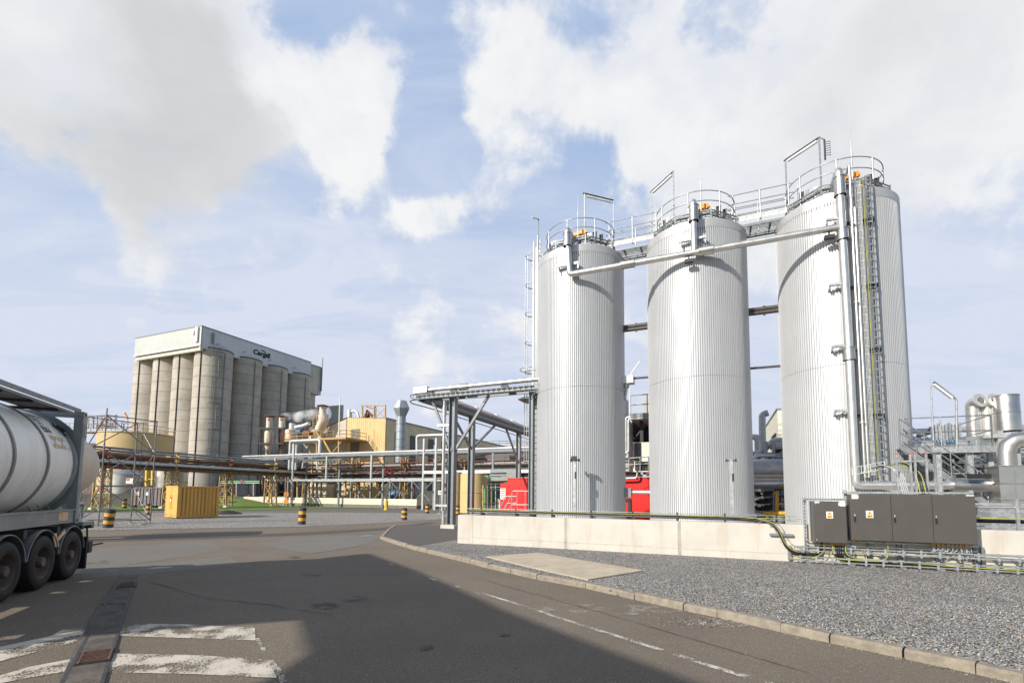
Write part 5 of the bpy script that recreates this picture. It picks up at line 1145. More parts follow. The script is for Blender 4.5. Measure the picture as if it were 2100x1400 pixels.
# rooftop kit
g = MB(); A = lambda x, y, b: (lambda q: GP(q[0], b, q[1]))(G.px(x, y, b))
bR = BF+3
t = thing('roof_cage', 'open yellow steel frame with a bucket elevator head on the factory roof', 'frame', A(765, 855, bR))
g = MB(); bb = BF+5.5
P4 = [A(743, 856, bR), A(767, 856, bR), A(767, 852, bb), A(790, 855, bR)]
for x, b in ((743, bR), (767, bR), (790, bR), (770, bb+2)):
    g.bar(A(x, 858, b), A(x, 831, b), .22)
for p, q in (((743, bR), (767, bR)), ((767, bR), (790, bR)), ((743, bR), (770, bb+2)), ((790, bR), (770, bb+2))): g.bar(A(p[0], 831, p[1]), A(q[0], 831, q[1]), .2)
g.tube([A(770, 856, bR), A(788, 838, bR)], .05, 4); g.tube([A(788, 856, bR), A(770, 838, bR)], .05, 4); build('frame', g, m_tan, t)
g = MB(); g.bar(A(750, 857, bR+1), A(757, 845, bR+1), .8, .6); g.tube([A(752, 842, bR+1), A(764, 853, bR+1)], .25, 8); g.bar(A(752, 834, bR+1), A(768, 838, bR+1), .15); build('elevator_head', g, m_rust, t)
g = MB(); g.tube([A(717, 856, bR), A(717, 840, bR)], .42, 14); g.tube(bend([A(719, 843, bR), A(732, 843, bR), A(736, 856, bR)], .5), .22, 10); solo('roof_vent', g, m_insul, 'white cylinder with a curved pipe on the factory roof', 'vent')
g = MB(); g.tube([A(695, 890, BF-1), A(697, 815, BF-1)], .09, 6); solo('flag_pole', g, m_white, 'thin white pole rising in front of the pale part of the factory', 'pole')
# big duct stack with funnel top
bS = 43.0; a_, z_ = G.px(820, 950, bS); zt = G.px(820, 855, bS)[1]; z2 = G.px(820, 822, bS)[1]; r = (G.px(828.5, 900, bS)[0]-G.px(812.5, 900, bS)[0])/2
t = thing('exhaust_duct', 'tall grey galvanised exhaust duct with a diamond shaped funnel top beside the factory', 'stack', GP(a_, bS, z_-1))
g = MB(); g.tube([GP(a_, bS, z_-4), GP(a_, bS, zt)], r, 20); build('duct', g, m_galvS := mat('galvanised_duct', (.33, .37, .41), .45, .4, var=.12, vs=1), t)
for k in range(7): z = z_-1+(zt-z_+1)*k/7; g = MB(); g.lathe(GP(a_, bS, 0), [(r+.03, z), (r+.03, z+.08)], 20); build('duct_seam', g, m_galvd, t)
g = MB(); h = z2-zt; g.lathe(GP(a_, bS, 0), [(r*.95, zt), (r*1.7, zt+h*.5), (r*1.7, zt+h*.56), (r*1.0, zt+h), (r*.9, zt+h)], 8, sm=False); build('funnel', g, m_galvS, t)
# elbow fan duct on the ground in front of the hall
g = MB(); g.tube(bend([A(850, 985, 42), A(850, 1012, 42), A(838, 1020, 42)], .8, 6), .95, 16); g.lathe(A(828, 1012, 42), [(0, -1), (1.1, -.9), (1.1, .9), (0, 1)], 20, ax=(.4, -1, .3)); solo('fan_duct', g, m_galvS, 'fat grey fan duct with an elbow low in front of the factory side wall', 'duct')
g = MB(); g.lathe(A(810, 1014, 41.5), [(0, -.7), (.7, -.65), (.7, .4), (.3, .6), (0, .6)], 16, ax=(1, -.3, .2)); g.bar(A(806, 1022, 41.5), A(816, 1022, 41.5), .3); solo('blue_motor', g, m_blue, 'bright blue fan motor behind the low cream fence', 'motor')
# process vessels left of the hall
bV = 43.0
def vessel(nm, x, ys, rs, m, lab, cat='vessel', grp=None):
    t = thing(nm, lab, cat, A(x, ys[0], bV), grp)
    prof = [(rr*.0385*1.83, G.px(x, y, bV)[1]) for y, rr in zip(ys, rs)]; c = GP(G.px(x, ys[0], bV)[0], bV, 0)
    g = MB(); g.lathe(c, [(0, prof[0][1])]+prof+[(0, prof[-1][1])], 20); build('body', g, m, t); return t, c
for x, m, lab in ((548, m_ves, 'cream cyclone vessel with a capped chimney, leftmost on the dark steel frame'), (574, m_vesr, 'rust stained cyclone vessel with a capped chimney beside the cream one')):
    tt, c = vessel('cyclone_vessel', x, (960, 920, 907, 886, 884, 872, 870), (3, 7, 10, 10, 8, 4, 6), m, lab, 'vessel', 'cyclone vessels before the silo')
    za, zb_ = G.px(x+2, 880, bV)[1], G.px(x+2, 856, bV)[1]
    g = MB(); g.tube([V3((c.x, c.y, za)), V3((c.x, c.y, zb_))], .52, 14); build('chimney', g, m_ves, tt)
    g = MB(); g.lathe((c.x, c.y, 0), [(.9, zb_+.15), (.9, zb_+.22), (0, zb_+.45)], 14); [g.tube([V3((c.x+.55*cos(k*pi/2), c.y+.55*sin(k*pi/2), zb_-.6)), V3((c.x+.75*cos(k*pi/2), c.y+.75*sin(k*pi/2), zb_+.2))], .05, 4) for k in range(4)]; build('rain_cap', g, m_rust, tt)
vessel('process_vessel', 597, (903, 901, 882, 880), (5, 14, 14, 8), m_ves, 'squat cream vessel on the yellow platform')
g = MB(); g.lathe(GP(G.px(599, 880, bV)[0], bV, 0), [(.5, G.px(599, 881, bV)[1]), (.5, G.px(599, 868, bV)[1]), (0, G.px(599, 868, bV)[1])], 14); g.tube(bend([A(606, 876, bV), A(622, 873, bV), A(634, 868, bV)], .5), .32, 12); solo('vessel_duct', g, m_insul, 'pale duct on top of the squat cream vessel', 'duct')
g = MB()
for y in (878, 909): g.bar(A(531, y, bV-.8), A(583, y, bV-.8), .3, .25); g.bar(A(531, y, bV+1.2), A(583, y, bV+1.2), .3, .25)
for x in (534, 570): g.bar(A(x, 878, bV-.8), A(x, 1020, bV-.8), .22)
g.bar(A(571, 876, bV-.8), A(571, 1015, bV-.8), .28); g.tube([A(536, 912, bV-.8), A(548, 930, bV-.8)], .08, 4); g.tube([A(580, 912, bV-.8), A(565, 935, bV-.8)], .08, 4); g.tube([A(560, 935, bV-.8), A(585, 912, bV-.8)], .08, 4)
for y in (921, 926): g.tube([A(533, y, bV-1.2), A(583, y, bV-1.2)], .04, 4)
for k in range(7): g.tube([A(533+k*8, 932, bV-1.2), A(533+k*8, 921, bV-1.2)], .04, 4)
solo('steel_gantry', g, m_dark, 'dark steel frame carrying the two cyclone vessels in front of the silo', 'frame')
t = thing('yellow_platform', 'rusty yellow steel platform with railings and braces in front of the factory', 'platform', A(640, 900, bV-1))
g = MB(); y0 = G.px(583, 903, bV-2)[1]; x0, x1 = G.px(583, 903, bV-2)[0], G.px(709, 903, bV-2)[0]
g.box(G, x0, x1, bV-2, bV+2.8, y0-.18, y0+.1); build('deck', g, m_tan, t)
g = MB(); railing(g, [GP(x0, bV-1.9, y0), GP(x1, bV-1.9, y0), GP(x1, bV+2.6, y0)], 1.15, (.6,), 1.3, .05); build('railing', g, m_tan, t)
g = MB(); g.bar(A(665, 903, bV-1.9), A(683, 935, bV-1.9), .3); g.bar(A(620, 905, bV-1.9), A(645, 940, bV-1.9), .15); g.bar(A(700, 905, bV-1.9), A(680, 930, bV-1.9), .1); g.bar(A(643, 880, bV), A(665, 903, bV), .16)
for x in (610, 650, 695): g.bar(A(x, 903, bV-1.8), A(x, 1020, bV-1.8), .22)
build('brace', g, m_tan, t)
g = MB()
for k in range(2): g.bar(A(642+k*8, 903, bV+1), A(642+k*8, 846, bV+1), .09)
for k in range(12): g.bar(A(642, 900-k*4.7, bV+1), A(650, 900-k*4.7, bV+1), .06)
build('ladder', g, m_tan, t)
t = thing('curved_chute', 'big curved rusty cream chute with a capped chimney above the yellow platform', 'chute', A(655, 890, bV+1))
g = MB(); g.tube(bend([A(640, 886, bV+1.5), A(655, 882, bV+1.5), A(664, 862, bV+1.5), A(663, 851, bV+1.5)], 1.5, 8), [1.1]*4+[1.0]*6+[.7]*10 if False else .8, 16); build('chute', g, m_ves, t)
g = MB(); g.tube([A(662, 856, bV+1.5), A(662, 834, bV+1.5)], .55, 14); build('chimney', g, m_ves, t)
g = MB(); p = A(662, 834, bV+1.5); g.lathe(p, [(.95, .1), (.95, .2), (0, .45)], 16); [g.tube([p+V3((.5*cos(k*pi/2), .5*sin(k*pi/2), -.5)), p+V3((.85*cos(k*pi/2), .85*sin(k*pi/2), .12))], .05, 4) for k in range(4)]; build('rain_cap', g, m_rust, t)
g = MB(); g.lathe(A(614, 885, bV-1), [(0, -.55), (.42, -.5), (.42, .5), (0, .55)], 12, ax=(1, -.4, 0)); solo('blue_motor', g, m_blue, 'small dark blue motor standing on the yellow platform', 'motor')
g = MB(); g.bar(A(625, 888, bV-.5), A(638, 888, bV-.5), .9, .7); solo('rusty_gearbox', g, m_rust, 'rusty box shaped machine on the yellow platform', 'machine')
random.seed(31)
t = thing('process_tangle', 'tangle of dark frames, vessels, stairs and pipes under the yellow platform', 'equipment', A(620, 1000, 45))
for k in range(34):
    x = random.uniform(535, 790); b = random.uniform(40.5, 45); y = random.uniform(935, 1015); L = random.uniform(8, 40); g = MB()
    if k % 3 == 0: g.tube([A(x, 1028, b), A(x, y-10, b)], random.choice([.07, .12, .2]), 8)
    elif k % 3 == 1: g.tube(bend([A(x, y, b), A(x+L, y-L*.03, b), A(x+L, y+random.uniform(-18, 18), b)], .4), random.choice([.06, .1, .16]), 8)
    else: g.tube([A(x, y, b), A(x+L*.6, y+random.choice([-1, 1])*L*.7, b)], .07, 6)
    build('pipe', g, random.choice([m_dark, m_rust, m_galvd, m_oldp, m_insul, m_tan, m_dark, m_beam]), t)
for k in range(6):
    x = random.choice([560, 590, 605, 640, 655, 675])+random.uniform(-6, 6); g = MB(); r = random.uniform(.35, .6); g.lathe(A(x, 1022, 44.5), [(0, 0), (r, .1), (r, random.uniform(1.5, 3)), (r*.3, 3.3), (0, 3.3)], 14); build('vessel', g, random.choice([m_ves, m_dark, m_vesr, m_oldp]), t)
g = PXB(MB(), 540, 600, 985, 1024, 45.5, 46); build('dark_wall', g, m_dark, t)
g = PXB(MB(), 645, 668, 985, 1022, 44, 46); build('hut', g, m_factw, t); g = PXB(MB(), 648, 660, 1008, 1021, 43.9, 43.99); build('window', g, m_glass, t)
# steam plume
def steam():
    m = bpy.data.materials.new('steam'); m.use_nodes = True; tt = m.node_tree; tt.nodes.clear()
    v = nd(tt, 'ShaderNodeVolumePrincipled', i={'Color': (1, 1, 1, 1), 'Anisotropy': .0}); o = nd(tt, 'ShaderNodeOutputMaterial'); lk(tt, v.outputs[0], o.inputs[1])
    oc = nd(tt, 'ShaderNodeTexCoord').outputs['Object']; n = nd(tt, 'ShaderNodeTexNoise', i={'Scale': .55, 'Detail': 4, 'Roughness': .6}); lk(tt, oc, n.inputs[0])
    lk(tt, ramp(tt, n.outputs[0], .44, .74, 0, 1.3), v.inputs['Density']); return m
g = MB(); random.seed(6)
pl_ = [A(574, 855, bV), A(588, 853, bV), A(606, 855, bV), A(628, 853, bV), A(650, 850, bV+2), A(668, 846, bV+4)]
g.tube(bend(pl_, 2), [.3]+[.6+.028*i for i in range(len(bend(pl_, 2))-1)], 12); o = build('steam_plume', g, steam()); tag(o, 'white steam plume drifting right from the rusty vessel chimney', 'steam')
# ------------------------------------------------------------------ low cream fence wall
bW = 38
t = thing('cream_fence', 'long low cream fence of wide horizontal ribbed panels in front of the factory', 'fence', A(720, 1038, bW))
a0 = G.px(462, 1034, bW)[0]; a1 = G.px(854, 1041, bW)[0]; zt = G.px(800, 1022.5, bW)[1]
g = MB()
for k in range(5): z0_ = .35+(zt-.35)*k/5; z1_ = .35+(zt-.35)*(k+1)/5; g.box(G, a0, a1, bW, bW+.25, z0_, z1_-.08); g.box(G, a0, a1, bW+.05, bW+.2, z1_-.08, z1_); g.box(G, a1-.25, a1, bW+.25, bW+14, z0_, z1_-.08); g.box(G, a1-.2, a1-.05, bW+.25, bW+14, z1_-.08, z1_)
build('fence_panel', g, m_creamw, t)
g = MB(); g.box(G, a0, a1+.02, bW-.03, bW+.3, GZ, .34); g.box(G, a1-.3, a1+.03, bW+.3, bW+14, GZ, .34); build('plinth', g, m_weath, t)

# ------------------------------------------------------------------ grey pipe rack along the factory front
bg_ = 35.0
t = thing('grey_pipe_rack', 'long light grey two level steel pipe rack crossing in front of the factory', 'pipe rack', A(760, 1043, bg_))
zT = G.px(868, 925, bg_)[1]; zL = G.px(868, 983, bg_)[1]; aL = G.px(496, 940, bg_)[0]
for bb, nm in ((bg_, 0), (bg_+2.5, 1)):
    g = MB(); g.box(G, aL if nm else aL, 2.0, bb-.1, bb+.1, zT-.32, zT-.12); build('top_beam', g, m_beam, t)
    g = MB(); g.box(G, G.px(560, 985, bg_)[0], G.px(892, 983, bg_)[0], bb-.1, bb+.1, zL-.12, zL+.12); build('lower_beam', g, m_beaml, t)
g = MB(); g.tube([GP(aL, bg_+.1, zT+.1), GP(2.2, bg_+.1, zT+.1)], .11, 12); build('top_pipe', g, m_insul, t)
g = MB(); g.tube([GP(aL+3, bg_+1.3, zT+.12), GP(2.2, bg_+1.3, zT+.12)], .12, 12); g.tube([GP(aL+12, bg_+2, zT-.02), GP(2.2, bg_+2, zT-.02)], .1, 12); build('top_pipe', g, m_insul, t)
for px in (563, 600, 669, 761, 868, 893):
    a = G.px(px, 980, bg_)[0]
    for bb in (bg_, bg_+2.5):
        g = MB(); g.box(G, a-.11, a+.11, bb-.11, bb+.11, (GZ if px in (600, 868, 893) or bb > bg_ else zL-.1), zT+(1.6 if px in (868, 893) else -.3)+(1.9 if px == 600 else 0)); build('post', g, m_beaml if bb == bg_ else m_beam, t)
for px in (930, 970, 1010, 1060):
    a = G.px(px, 980, bg_)[0]; g = MB(); g.box(G, a-.1, a+.1, bg_, bg_+.2, zL, zT-.3); build('post', g, m_beam, t)
g = MB(); g.box(G, G.px(868, 968, bg_)[0], 2.2, bg_-.1, bg_+.1, G.px(868, 971, bg_)[1], G.px(868, 965, bg_)[1]); build('lower_beam', g, m_lamp, t)
q = G.px(600, 903, bg_)[1]; g = MB(); a0 = G.px(590, 903, bg_)[0]; a1 = G.px(651, 903, bg_)[0]
for k in range(3): g.tube(bend([GP(a0+k*.3, bg_+.5+k*.3, zT-2), GP(a0+k*.3, bg_+.5+k*.3, q-.1*k), GP(a1-k*.35, bg_+.5+k*.3, q-.1*k), GP(a1-k*.35, bg_+.5+k*.3, zT)], .4), .19, 10)
build('pipe_loop', g, m_insul, t)
g = MB(); g.tube(bend([A(740, 933, bg_+.6), A(596, 931, bg_+.6), A(594, 943, bg_+.6), A(700, 941, bg_+.6)], .4), .15, 10); g.tube(bend([A(855, 935, bg_+1), A(855, 893, bg_+1), A(920, 891, bg_+1)], .4), .17, 10); g.tube(bend([A(858, 935, bg_+1.4), A(858, 896, bg_+1.4), A(895, 894, bg_+1.4), A(895, 935, bg_+1.4)], .4), .12, 10); g.tube(bend([A(620, 960, bg_+.8), A(622, 946, bg_+.8), A(650, 944, bg_+.8), A(651, 962, bg_+.8)], .3), .12, 8); build('pipe_loop', g, m_insul, t)
# ------------------------------------------------------------------ lattice towers of the old pipe rack
def ltower(P, zt, lab, wd=1.25, ax=DR, m=m_tan, grp='old tan lattice trestles'):
    P = V3((P[0], P[1], GZ)); t = thing('trestle', lab, 'trestle', P, grp)
    ay = V3((-ax.y, ax.x, 0))
    for sx in (-1, 1):
        g = MB()
        for sy in (-.4, .4): g.bar(P+ax*sx*wd*.62+ay*sy, P+ax*sx*wd*.45+ay*sy+V3((0, 0, zt)), .2, .12)
        build('leg', g, m, t)
    g = MB(); n = max(2, int(zt/1.25))
    for i in range(n):
        z0, z1 = zt*i/n, zt*(i+1)/n; w0 = wd*(.62-.17*z0/zt); w1 = wd*(.62-.17*z1/zt)
        for sy in (-.4, .4):
            g.bar(P-ax*w0+ay*sy+V3((0, 0, z0)), P+ax*w1+ay*sy+V3((0, 0, z1)), .07); g.bar(P+ax*w0+ay*sy+V3((0, 0, z0)), P-ax*w1+ay*sy+V3((0, 0, z1)), .07); g.bar(P-ax*w1+ay*sy+V3((0, 0, z1)), P+ax*w1+ay*sy+V3((0, 0, z1)), .06)
    build('bracing', g, m, t)
    g = MB(); [g.box(Fr(P+ax*s*wd*.62, ax, ay), -.3, .3, -.6, .6, GZ, GZ+.22) for s in (-1, 1)]; build('footing', g, m_wall, t)
    return t
R0 = V3((-36.9, 62.4, 0)); u6 = BK*6.8
tl = ['tan lattice trestle behind the foreground scaffold', 'tan lattice trestle hidden mostly behind the yellow container', 'tan lattice trestle on the grass just right of the yellow container', 'tan lattice trestle by the red posts, beside the green pipe', 'tan lattice trestle right of the small metal gate before the cream fence']
for k in range(5): P = R0+u6*(k-2); ltower(P, 4.35, tl[k])
for k in range(3):
    P = R0+u6*2+DR*(5+8.6*(k+.5)); ltower(P, 7, ['thin tan trestle in front of the yellow stained factory wall', 'thin tan trestle in front of the blue fan motor', 'thin tan trestle left of the bridge column'][k], .7, BK)
# old rack pipes (receding) and (crossing)
t = thing('old_pipe_rack', 'bundle of long rusty and grey pipes on the tan trestles receding from the scaffold', 'pipes', R0+V3((0, 0, 5)))
random.seed(12)
for k, (z, off, r, m) in enumerate([(8.3, -.5, .12, m_galvd), (7.7, .5, .1, m_galvd), (7.45, -.9, .09, m_oldp), (6.95, .1, .16, m_rust), (6.6, -.3, .08, m_dark), (6.05, .8, .17, m_insul), (5.95, -.6, .15, m_oldp), (5.6, .3, .12, m_dark), (5.45, -.9, .14, m_oldp), (5.3, .9, .1, m_rust), (7.0, -1., .08, m_dark), (6.3, 0, .1, m_oldp), (7.25, .7, .07, m_oldp), (5.15, 0, .12, m_oldp), (7.9, .0, .06, m_galvd)]):
    z = 4.3+(z-5.15)*.66
    g = MB(); P = [R0+DR*off+BK*x+V3((0, 0, z+random.uniform(-.05, .05))) for x in (-33, -20, -10, 0, 7, 14+off)]
    if k % 2: P.append(P[-1]+DR*28)
    g.tube(bend(P, .5, 3), r, 8)
    for x in range(-26, 14, 5): q = R0+DR*off+BK*(x+k*.7)+V3((0, 0, z)); g.tube([q-BK*.12, q+BK*.12], r*1.35, 8)
    build('pipe', g, m, t)
for k in range(5):
    P = R0+u6*(k-2); g = MB()
    for z in (4.35, 4.95, 5.5, 6.05): g.bar(P-DR*1.2+V3((0, 0, z-.12)), P+DR*1.2+V3((0, 0, z-.12)), .14)
    for s in (-1, 1): g.bar(P+DR*s*.75+V3((0, 0, 4.2)), P+DR*s*.75+V3((0, 0, 6.2)), .16)
    build('rack_bent', g, m_tan if k % 2 else m_rust, t)
t = thing('crossing_pipe_rack', 'rusty brown pipes and walkway crossing from left to right before the factory', 'pipes', A(760, 970, 40))
random.seed(14)
for k in range(17):
    y = 951+k*2.3; b = random.uniform(38.9, 41.6); z = G.px(760, y, b)[1]; g = MB(); a0 = G.px(random.choice([600, 640, 660, 700]), y, b)[0]
    g.tube([GP(a0, b, z), GP(1.0, b, z)], random.choice([.05, .08, .12, .16]), 8)
    for j in range(9): q = a0+3+j*5.1+k; g.tube([GP(q, b, z), GP(q+.3, b, z)], .2, 8) if j % 3 == 0 else None
    build('pipe', g, [m_rust, m_insul, m_oldp, m_dark, m_rust, m_oldp, m_galvd][k % 7], t)
for px in (650, 700, 770, 840, 900, 960):
    g = MB(); a, z = G.px(px, 945, 40); g.box(G, a-.1, a+.1, 39, 39.2, GZ+5, z); g.box(G, a-.1, a+.1, 41, 41.2, GZ, z); g.box(G, a-.1, a+.1, 39, 41.2, G.px(px, 985, 40)[1], G.px(px, 985, 40)[1]+.2); build('bent', g, random.choice([m_tan, m_rust, m_beam]), t)
g = MB(); a0, z0 = G.px(680, 956, 39); railing(g, [GP(a0, 38.8, z0), GP(0, 38.8, z0)], 1.35, (.8,), 2.6, .035); build('railing', g, m_rust, t)
for x in (720, 760, 800, 845):
    g = MB(); z0 = 1.0; a = G.px(x, 1000, 39.5)[0]; zz1 = G.px(x, 985, 39.5)[1]
    g.bar(GP(a, 39.5, .5), GP(a+3.4, 39.5, zz1), .09); g.bar(GP(a+3.4, 39.5, .5), GP(a, 39.5, zz1), .09); g.bar(GP(a, 39.5, GZ), GP(a, 39.5, zz1), .2); build('cross_brace', g, m_beam, t)
for x in (790, 804): g = MB(); g.bar(A(x, 974, 38.7), A(x, 960, 38.7), .3); build('red_flange', g, m_scafr, t)
# green pipe, red posts, barrier behind the grass
g = MB(); g.tube([A(455, 987, 48), A(556, 987, 48)], .18, 10); solo('green_pipe', g, m_green, 'bright green pipe in front of the dark silo base', 'pipe')
g = MB(); g.tube([A(455, 990, 47.5), A(556, 990, 47.5)], .08, 8); [g.bar(A(x, 990, 47.5), A(x, 1022, 47.5), .14) for x in (485, 520)]; solo('white_pipe', g, m_insul, 'thin white pipe on posts just under the green pipe', 'pipe')
p = A(496, 986.5, 47); g = MB(); g.lathe(p, [(.36, 0), (.36, .05), (.25, .052)], 20, ax=(.4, -.9, 0)); build_r = tag(build('speed_sign', g, m_scafr, base=p), 'round red and white speed limit sign hung on the green pipe', 'sign'); g = MB(); g.lathe(p, [(.26, .056), (0, .056)], 20, ax=(.4, -.9, 0)); build('sign_face', g, m_white, build_r)
g = MB(); q = (V3((.4, -.9, 0))).normalized(); put_text(g, '10', .3, p+q*.07, V3((.9, .4, 0)), (0, 0, 1), .015); build('lettering', g, m_ink, build_r)
for k, (x, lab) in enumerate(((481, 'short red bollard post on the grass bank, leftmost'), (510, 'red post of the rail barrier right of the first trestle by the container'), (558, 'red post beside the metal gate'))):
    p = gr(x, 1034.5 if k else 1030, GZ); g = MB(); g.bar(V3((p.x, p.y, GZ)), V3((p.x, p.y, GZ+1.5)), .28); g.box(WF, p.x-.16, p.x+.16, p.y-.16, p.y+.16, GZ+1.5, GZ+1.56); solo('red_post', g, m_scafr, lab, 'post', 'red posts behind the grass')
p0, p1 = gr(482, 1032), gr(545, 1035); g = MB()
for z in (.45, .8, 1.15): g.bar(V3((p0.x, p0.y, z)), V3((p1.x, p1.y, z)), .06, .26)
solo('guard_rail_barrier', g, m_galvd, 'low grey rail barrier between the red posts', 'barrier')
p0, p1 = gr(569, 1036), gr(583, 1036.5); g = MB(); g.tube([V3((p0.x, p0.y, 0)), V3((p0.x, p0.y, 1.25)), V3((p1.x, p1.y, 1.25)), V3((p1.x, p1.y, 0)), V3((p0.x, p0.y, 0))], .04, 6); g.tube([V3((p0.x, p0.y, .6)), V3((p1.x, p1.y, .6))], .03, 6); g.tube([V3((p0.x, p0.y, 1.25)), V3((p1.x, p1.y, 0))], .03, 6); solo('metal_gate', g, m_galv, 'small silver tube gate beside the orange signs', 'gate')
for y, lab in ((1013, 'upper orange warning sign on the gate post'), (1028, 'lower orange warning sign on the gate post')):
    p = gr(587, 1037); q = at(587, y, p.y); g = MB(); g.box(Fr(q, (1, 0, 0), (0, 1, 0)), -.33, .33, 0, .04, q.z-.28, q.z+.28); s_ = solo('warning_board', g, m_orange, lab, 'sign', 'orange boards at the gate')
    if y < 1020: g = MB(); f_ = Fr(q, (1, 0, 0), (0, 1, 0)); g.add([f_.P(-.16, -.005, q.z-.12), f_.P(.16, -.005, q.z-.12), f_.P(0, -.005, q.z+.16)], [(0, 1, 2)]); build('symbol', g, m_ink, s_)
g = MB(); p = gr(587, 1037); g.bar(V3((p.x-.2, p.y+.1, GZ)), V3((p.x-.2, p.y+.1, 2.2)), .06); solo('sign_post', g, m_galvd, 'thin post carrying the two orange boards', 'post')
# ------------------------------------------------------------------ tan tank with railing, stairs and vessels at left
Yc = 72; cx = -Yc*.7832; Rt_ = 4.6; zt = at(300, 886, Yc-3.4).z
t = thing('tan_storage_tank', 'big tan painted round tank with a railing on its roof behind the scaffold', 'tank', (cx, Yc, GZ))
g = MB(); g.lathe((cx, Yc, 0), [(Rt_, GZ), (Rt_, zt), (Rt_-.1, zt+.05), (0, zt+.5)], 56); build('shell', g, m_ytank, t)
g = MB(); g.lathe((cx, Yc, 0), [(Rt_+.01, zt-.1), (Rt_+.12, zt-.1), (Rt_+.12, zt+.04), (Rt_, zt+.06)], 56); build('roof_angle', g, m_ytank, t)
g = MB()
for z in (zt+.55, zt+1.1): g.tube(arc((cx, Yc), Rt_+.08, 0, 2*pi, z, 40), .035, 5, caps=False)
for k in range(20): p = V3((cx+(Rt_+.08)*cos(k*pi/10), Yc+(Rt_+.08)*sin(k*pi/10), zt)); g.tube([p, p+V3((0, 0, 1.1))], .035, 5)
build('railing', g, m_tan, t)
g = MB(); g.box(Fr((cx, Yc), (1, 0, 0), (0, 1, 0)), -Rt_-3.5, -Rt_+.8, -3.4, -1.8, zt-.1, zt+.05); build('landing', g, m_tan, t)
g = MB(); railing(g, [V3((cx-Rt_-3.5, Yc-3.4, zt)), V3((cx-Rt_+1.6, Yc-3.4, zt))], 1.2, (.6,), 1.0, .045); build('landing_railing', g, m_tan, t)
p1 = V3((cx-Rt_-.3, Yc-3.6, zt)); p2 = V3((cx-Rt_-2.4, Yc-3.4, GZ+5.6)); p3 = V3((cx-Rt_+.2, Yc-3.2, GZ+2.4)); p4 = V3((cx-Rt_-3, Yc-3.2, GZ))
for a_, b_ in ((p1, p2), (p2, p3), (p3, p4)):
    g = MB()
    for s in (-.5, .5): g.bar(a_+V3((0, s, 0)), b_+V3((0, s, 0)), .06, .25)
    for k in range(14): q = a_.lerp(b_, k/13); g.box(Fr(q, (1, 0, 0), (0, 1, 0)), -.15, .15, -.5, .5, q.z-.03, q.z+.02)
    g.tube([a_+V3((0, -.5, 1)), b_+V3((0, -.5, 1))], .03, 5); build('stair_flight', g, m_galv, t)
g = MB(); g.box(Fr((cx-Rt_-5.5, Yc+1), (1, 0, 0), (0, 1, 0)), -3, 4, 0, 2, GZ, zt-1.2); solo('brick_block', g, mat('dull_brick', (.17, .14, .13), .9, var=.3, vs=3), 'dull dark brown block behind the zigzag stairs left of the tan tank', 'building')
random.seed(16)
t = thing('roof_clutter', 'group of grey railings, lamps and scaffold tubes standing on the tank roof at left', 'equipment', (cx-4, Yc, zt))
for k in range(22):
    x = random.uniform(178, 268); y0 = 878; h = random.uniform(6, 30) if x < 240 else random.uniform(5, 14); Y = random.uniform(69, 74); p, q = at(x, y0, Y), at(x+1, y0-h, Y); g = MB(); g.tube([p, q], .06, 5)
    if k % 3 == 0: g.tube([q, at(x+random.uniform(8, 20), y0-h+random.uniform(-4, 6), Y)], .05, 5)
    if k % 4 == 0: g.tube([at(x-12, y0-h*.5, Y), at(x+14, y0-h*.5+2, Y)], .05, 5)
    build('tube', g, random.choice([m_scaf, m_galvd, m_dark, m_rust]), t)
for y in (853, 862, 870):
    g = MB(); g.tube([at(176, y-2, 68), at(242, y+3, 68)], .07, 5); [g.tube([at(x, y-2, 68), at(x, y+9, 68)], .06, 5) for x in range(182, 240, 9)]; build('rail', g, m_galvd, t)
g = MB(); g.tube([at(262, 876, 70), at(262, 857, 70)], .06, 5); g.tube([at(262, 858, 70), at(256, 846, 70)], .12, 6); build('orange_crane_arm', g, m_orange, t)
for (x0, x1, yt, Y, lab) in ((222, 296, 972, 65, 'wide dull stainless vessel with a danger sign below the tan tank'), (316, 384, 966, 67, 'shiny stainless vessel partly behind the yellow container')):
    pL, pR = at(x0, 1000, Y), at(x1, 1000, Y); c = (pL+pR)/2; r = (pR-pL).length/2*.85; z = at((x0+x1)/2, yt, Y-r*.5).z
    t = thing('stainless_vessel', lab, 'vessel', (c.x, c.y, GZ), 'stainless vessels at left')
    g = MB(); g.lathe((c.x, c.y, 0), [(r, GZ+.3), (r, z), (r*.6, z+r*.3), (0, z+r*.42)], 40); build('shell', g, m_inoxd, t)
    g = MB()
    for zz_ in (z-.1, z-1.5): g.lathe((c.x, c.y, 0), [(r+.02, zz_), (r+.05, zz_+.03), (r+.02, zz_+.08)], 40)
    build('band', g, m_galvd, t)
    if x0 < 300:
        g = MB(); q = at(267, 985, Y-r-.2); F_ = Fr(q, (1, 0, 0), (0, 1, 0)); g.box(F_, -.55, .5, 0, .05, q.z-.4, q.z+.3); s_ = build('sign_board', g, m_white, t); g = MB(); g.box(F_, -.5, -.1, -.02, -.005, q.z+.02, q.z+.24); build('sign_red', g, m_scafr, s_)
        g = MB(); railing(g, [V3((c.x-r*.7, c.y-r*.5, z+.2)), V3((c.x+r*.8, c.y-r*.5, z+.2))], 1.0, (.5,), .9, .035); build('railing', g, m_galvd, t)
g = MB(); g.box(WF, -58, -43, 61.2, 61.7, GZ, 1.5); solo('bund_wall', g, m_dsw := mat('stained_dark_concrete', (.10, .095, .08), .9, var=.3, vs=1), 'dark grey stained bund wall below the stainless vessels', 'wall')
t = thing('yellow_posts', 'pair of bright yellow steel posts with crossbar behind the rusty skip', 'posts', at(306, 1000, 60))
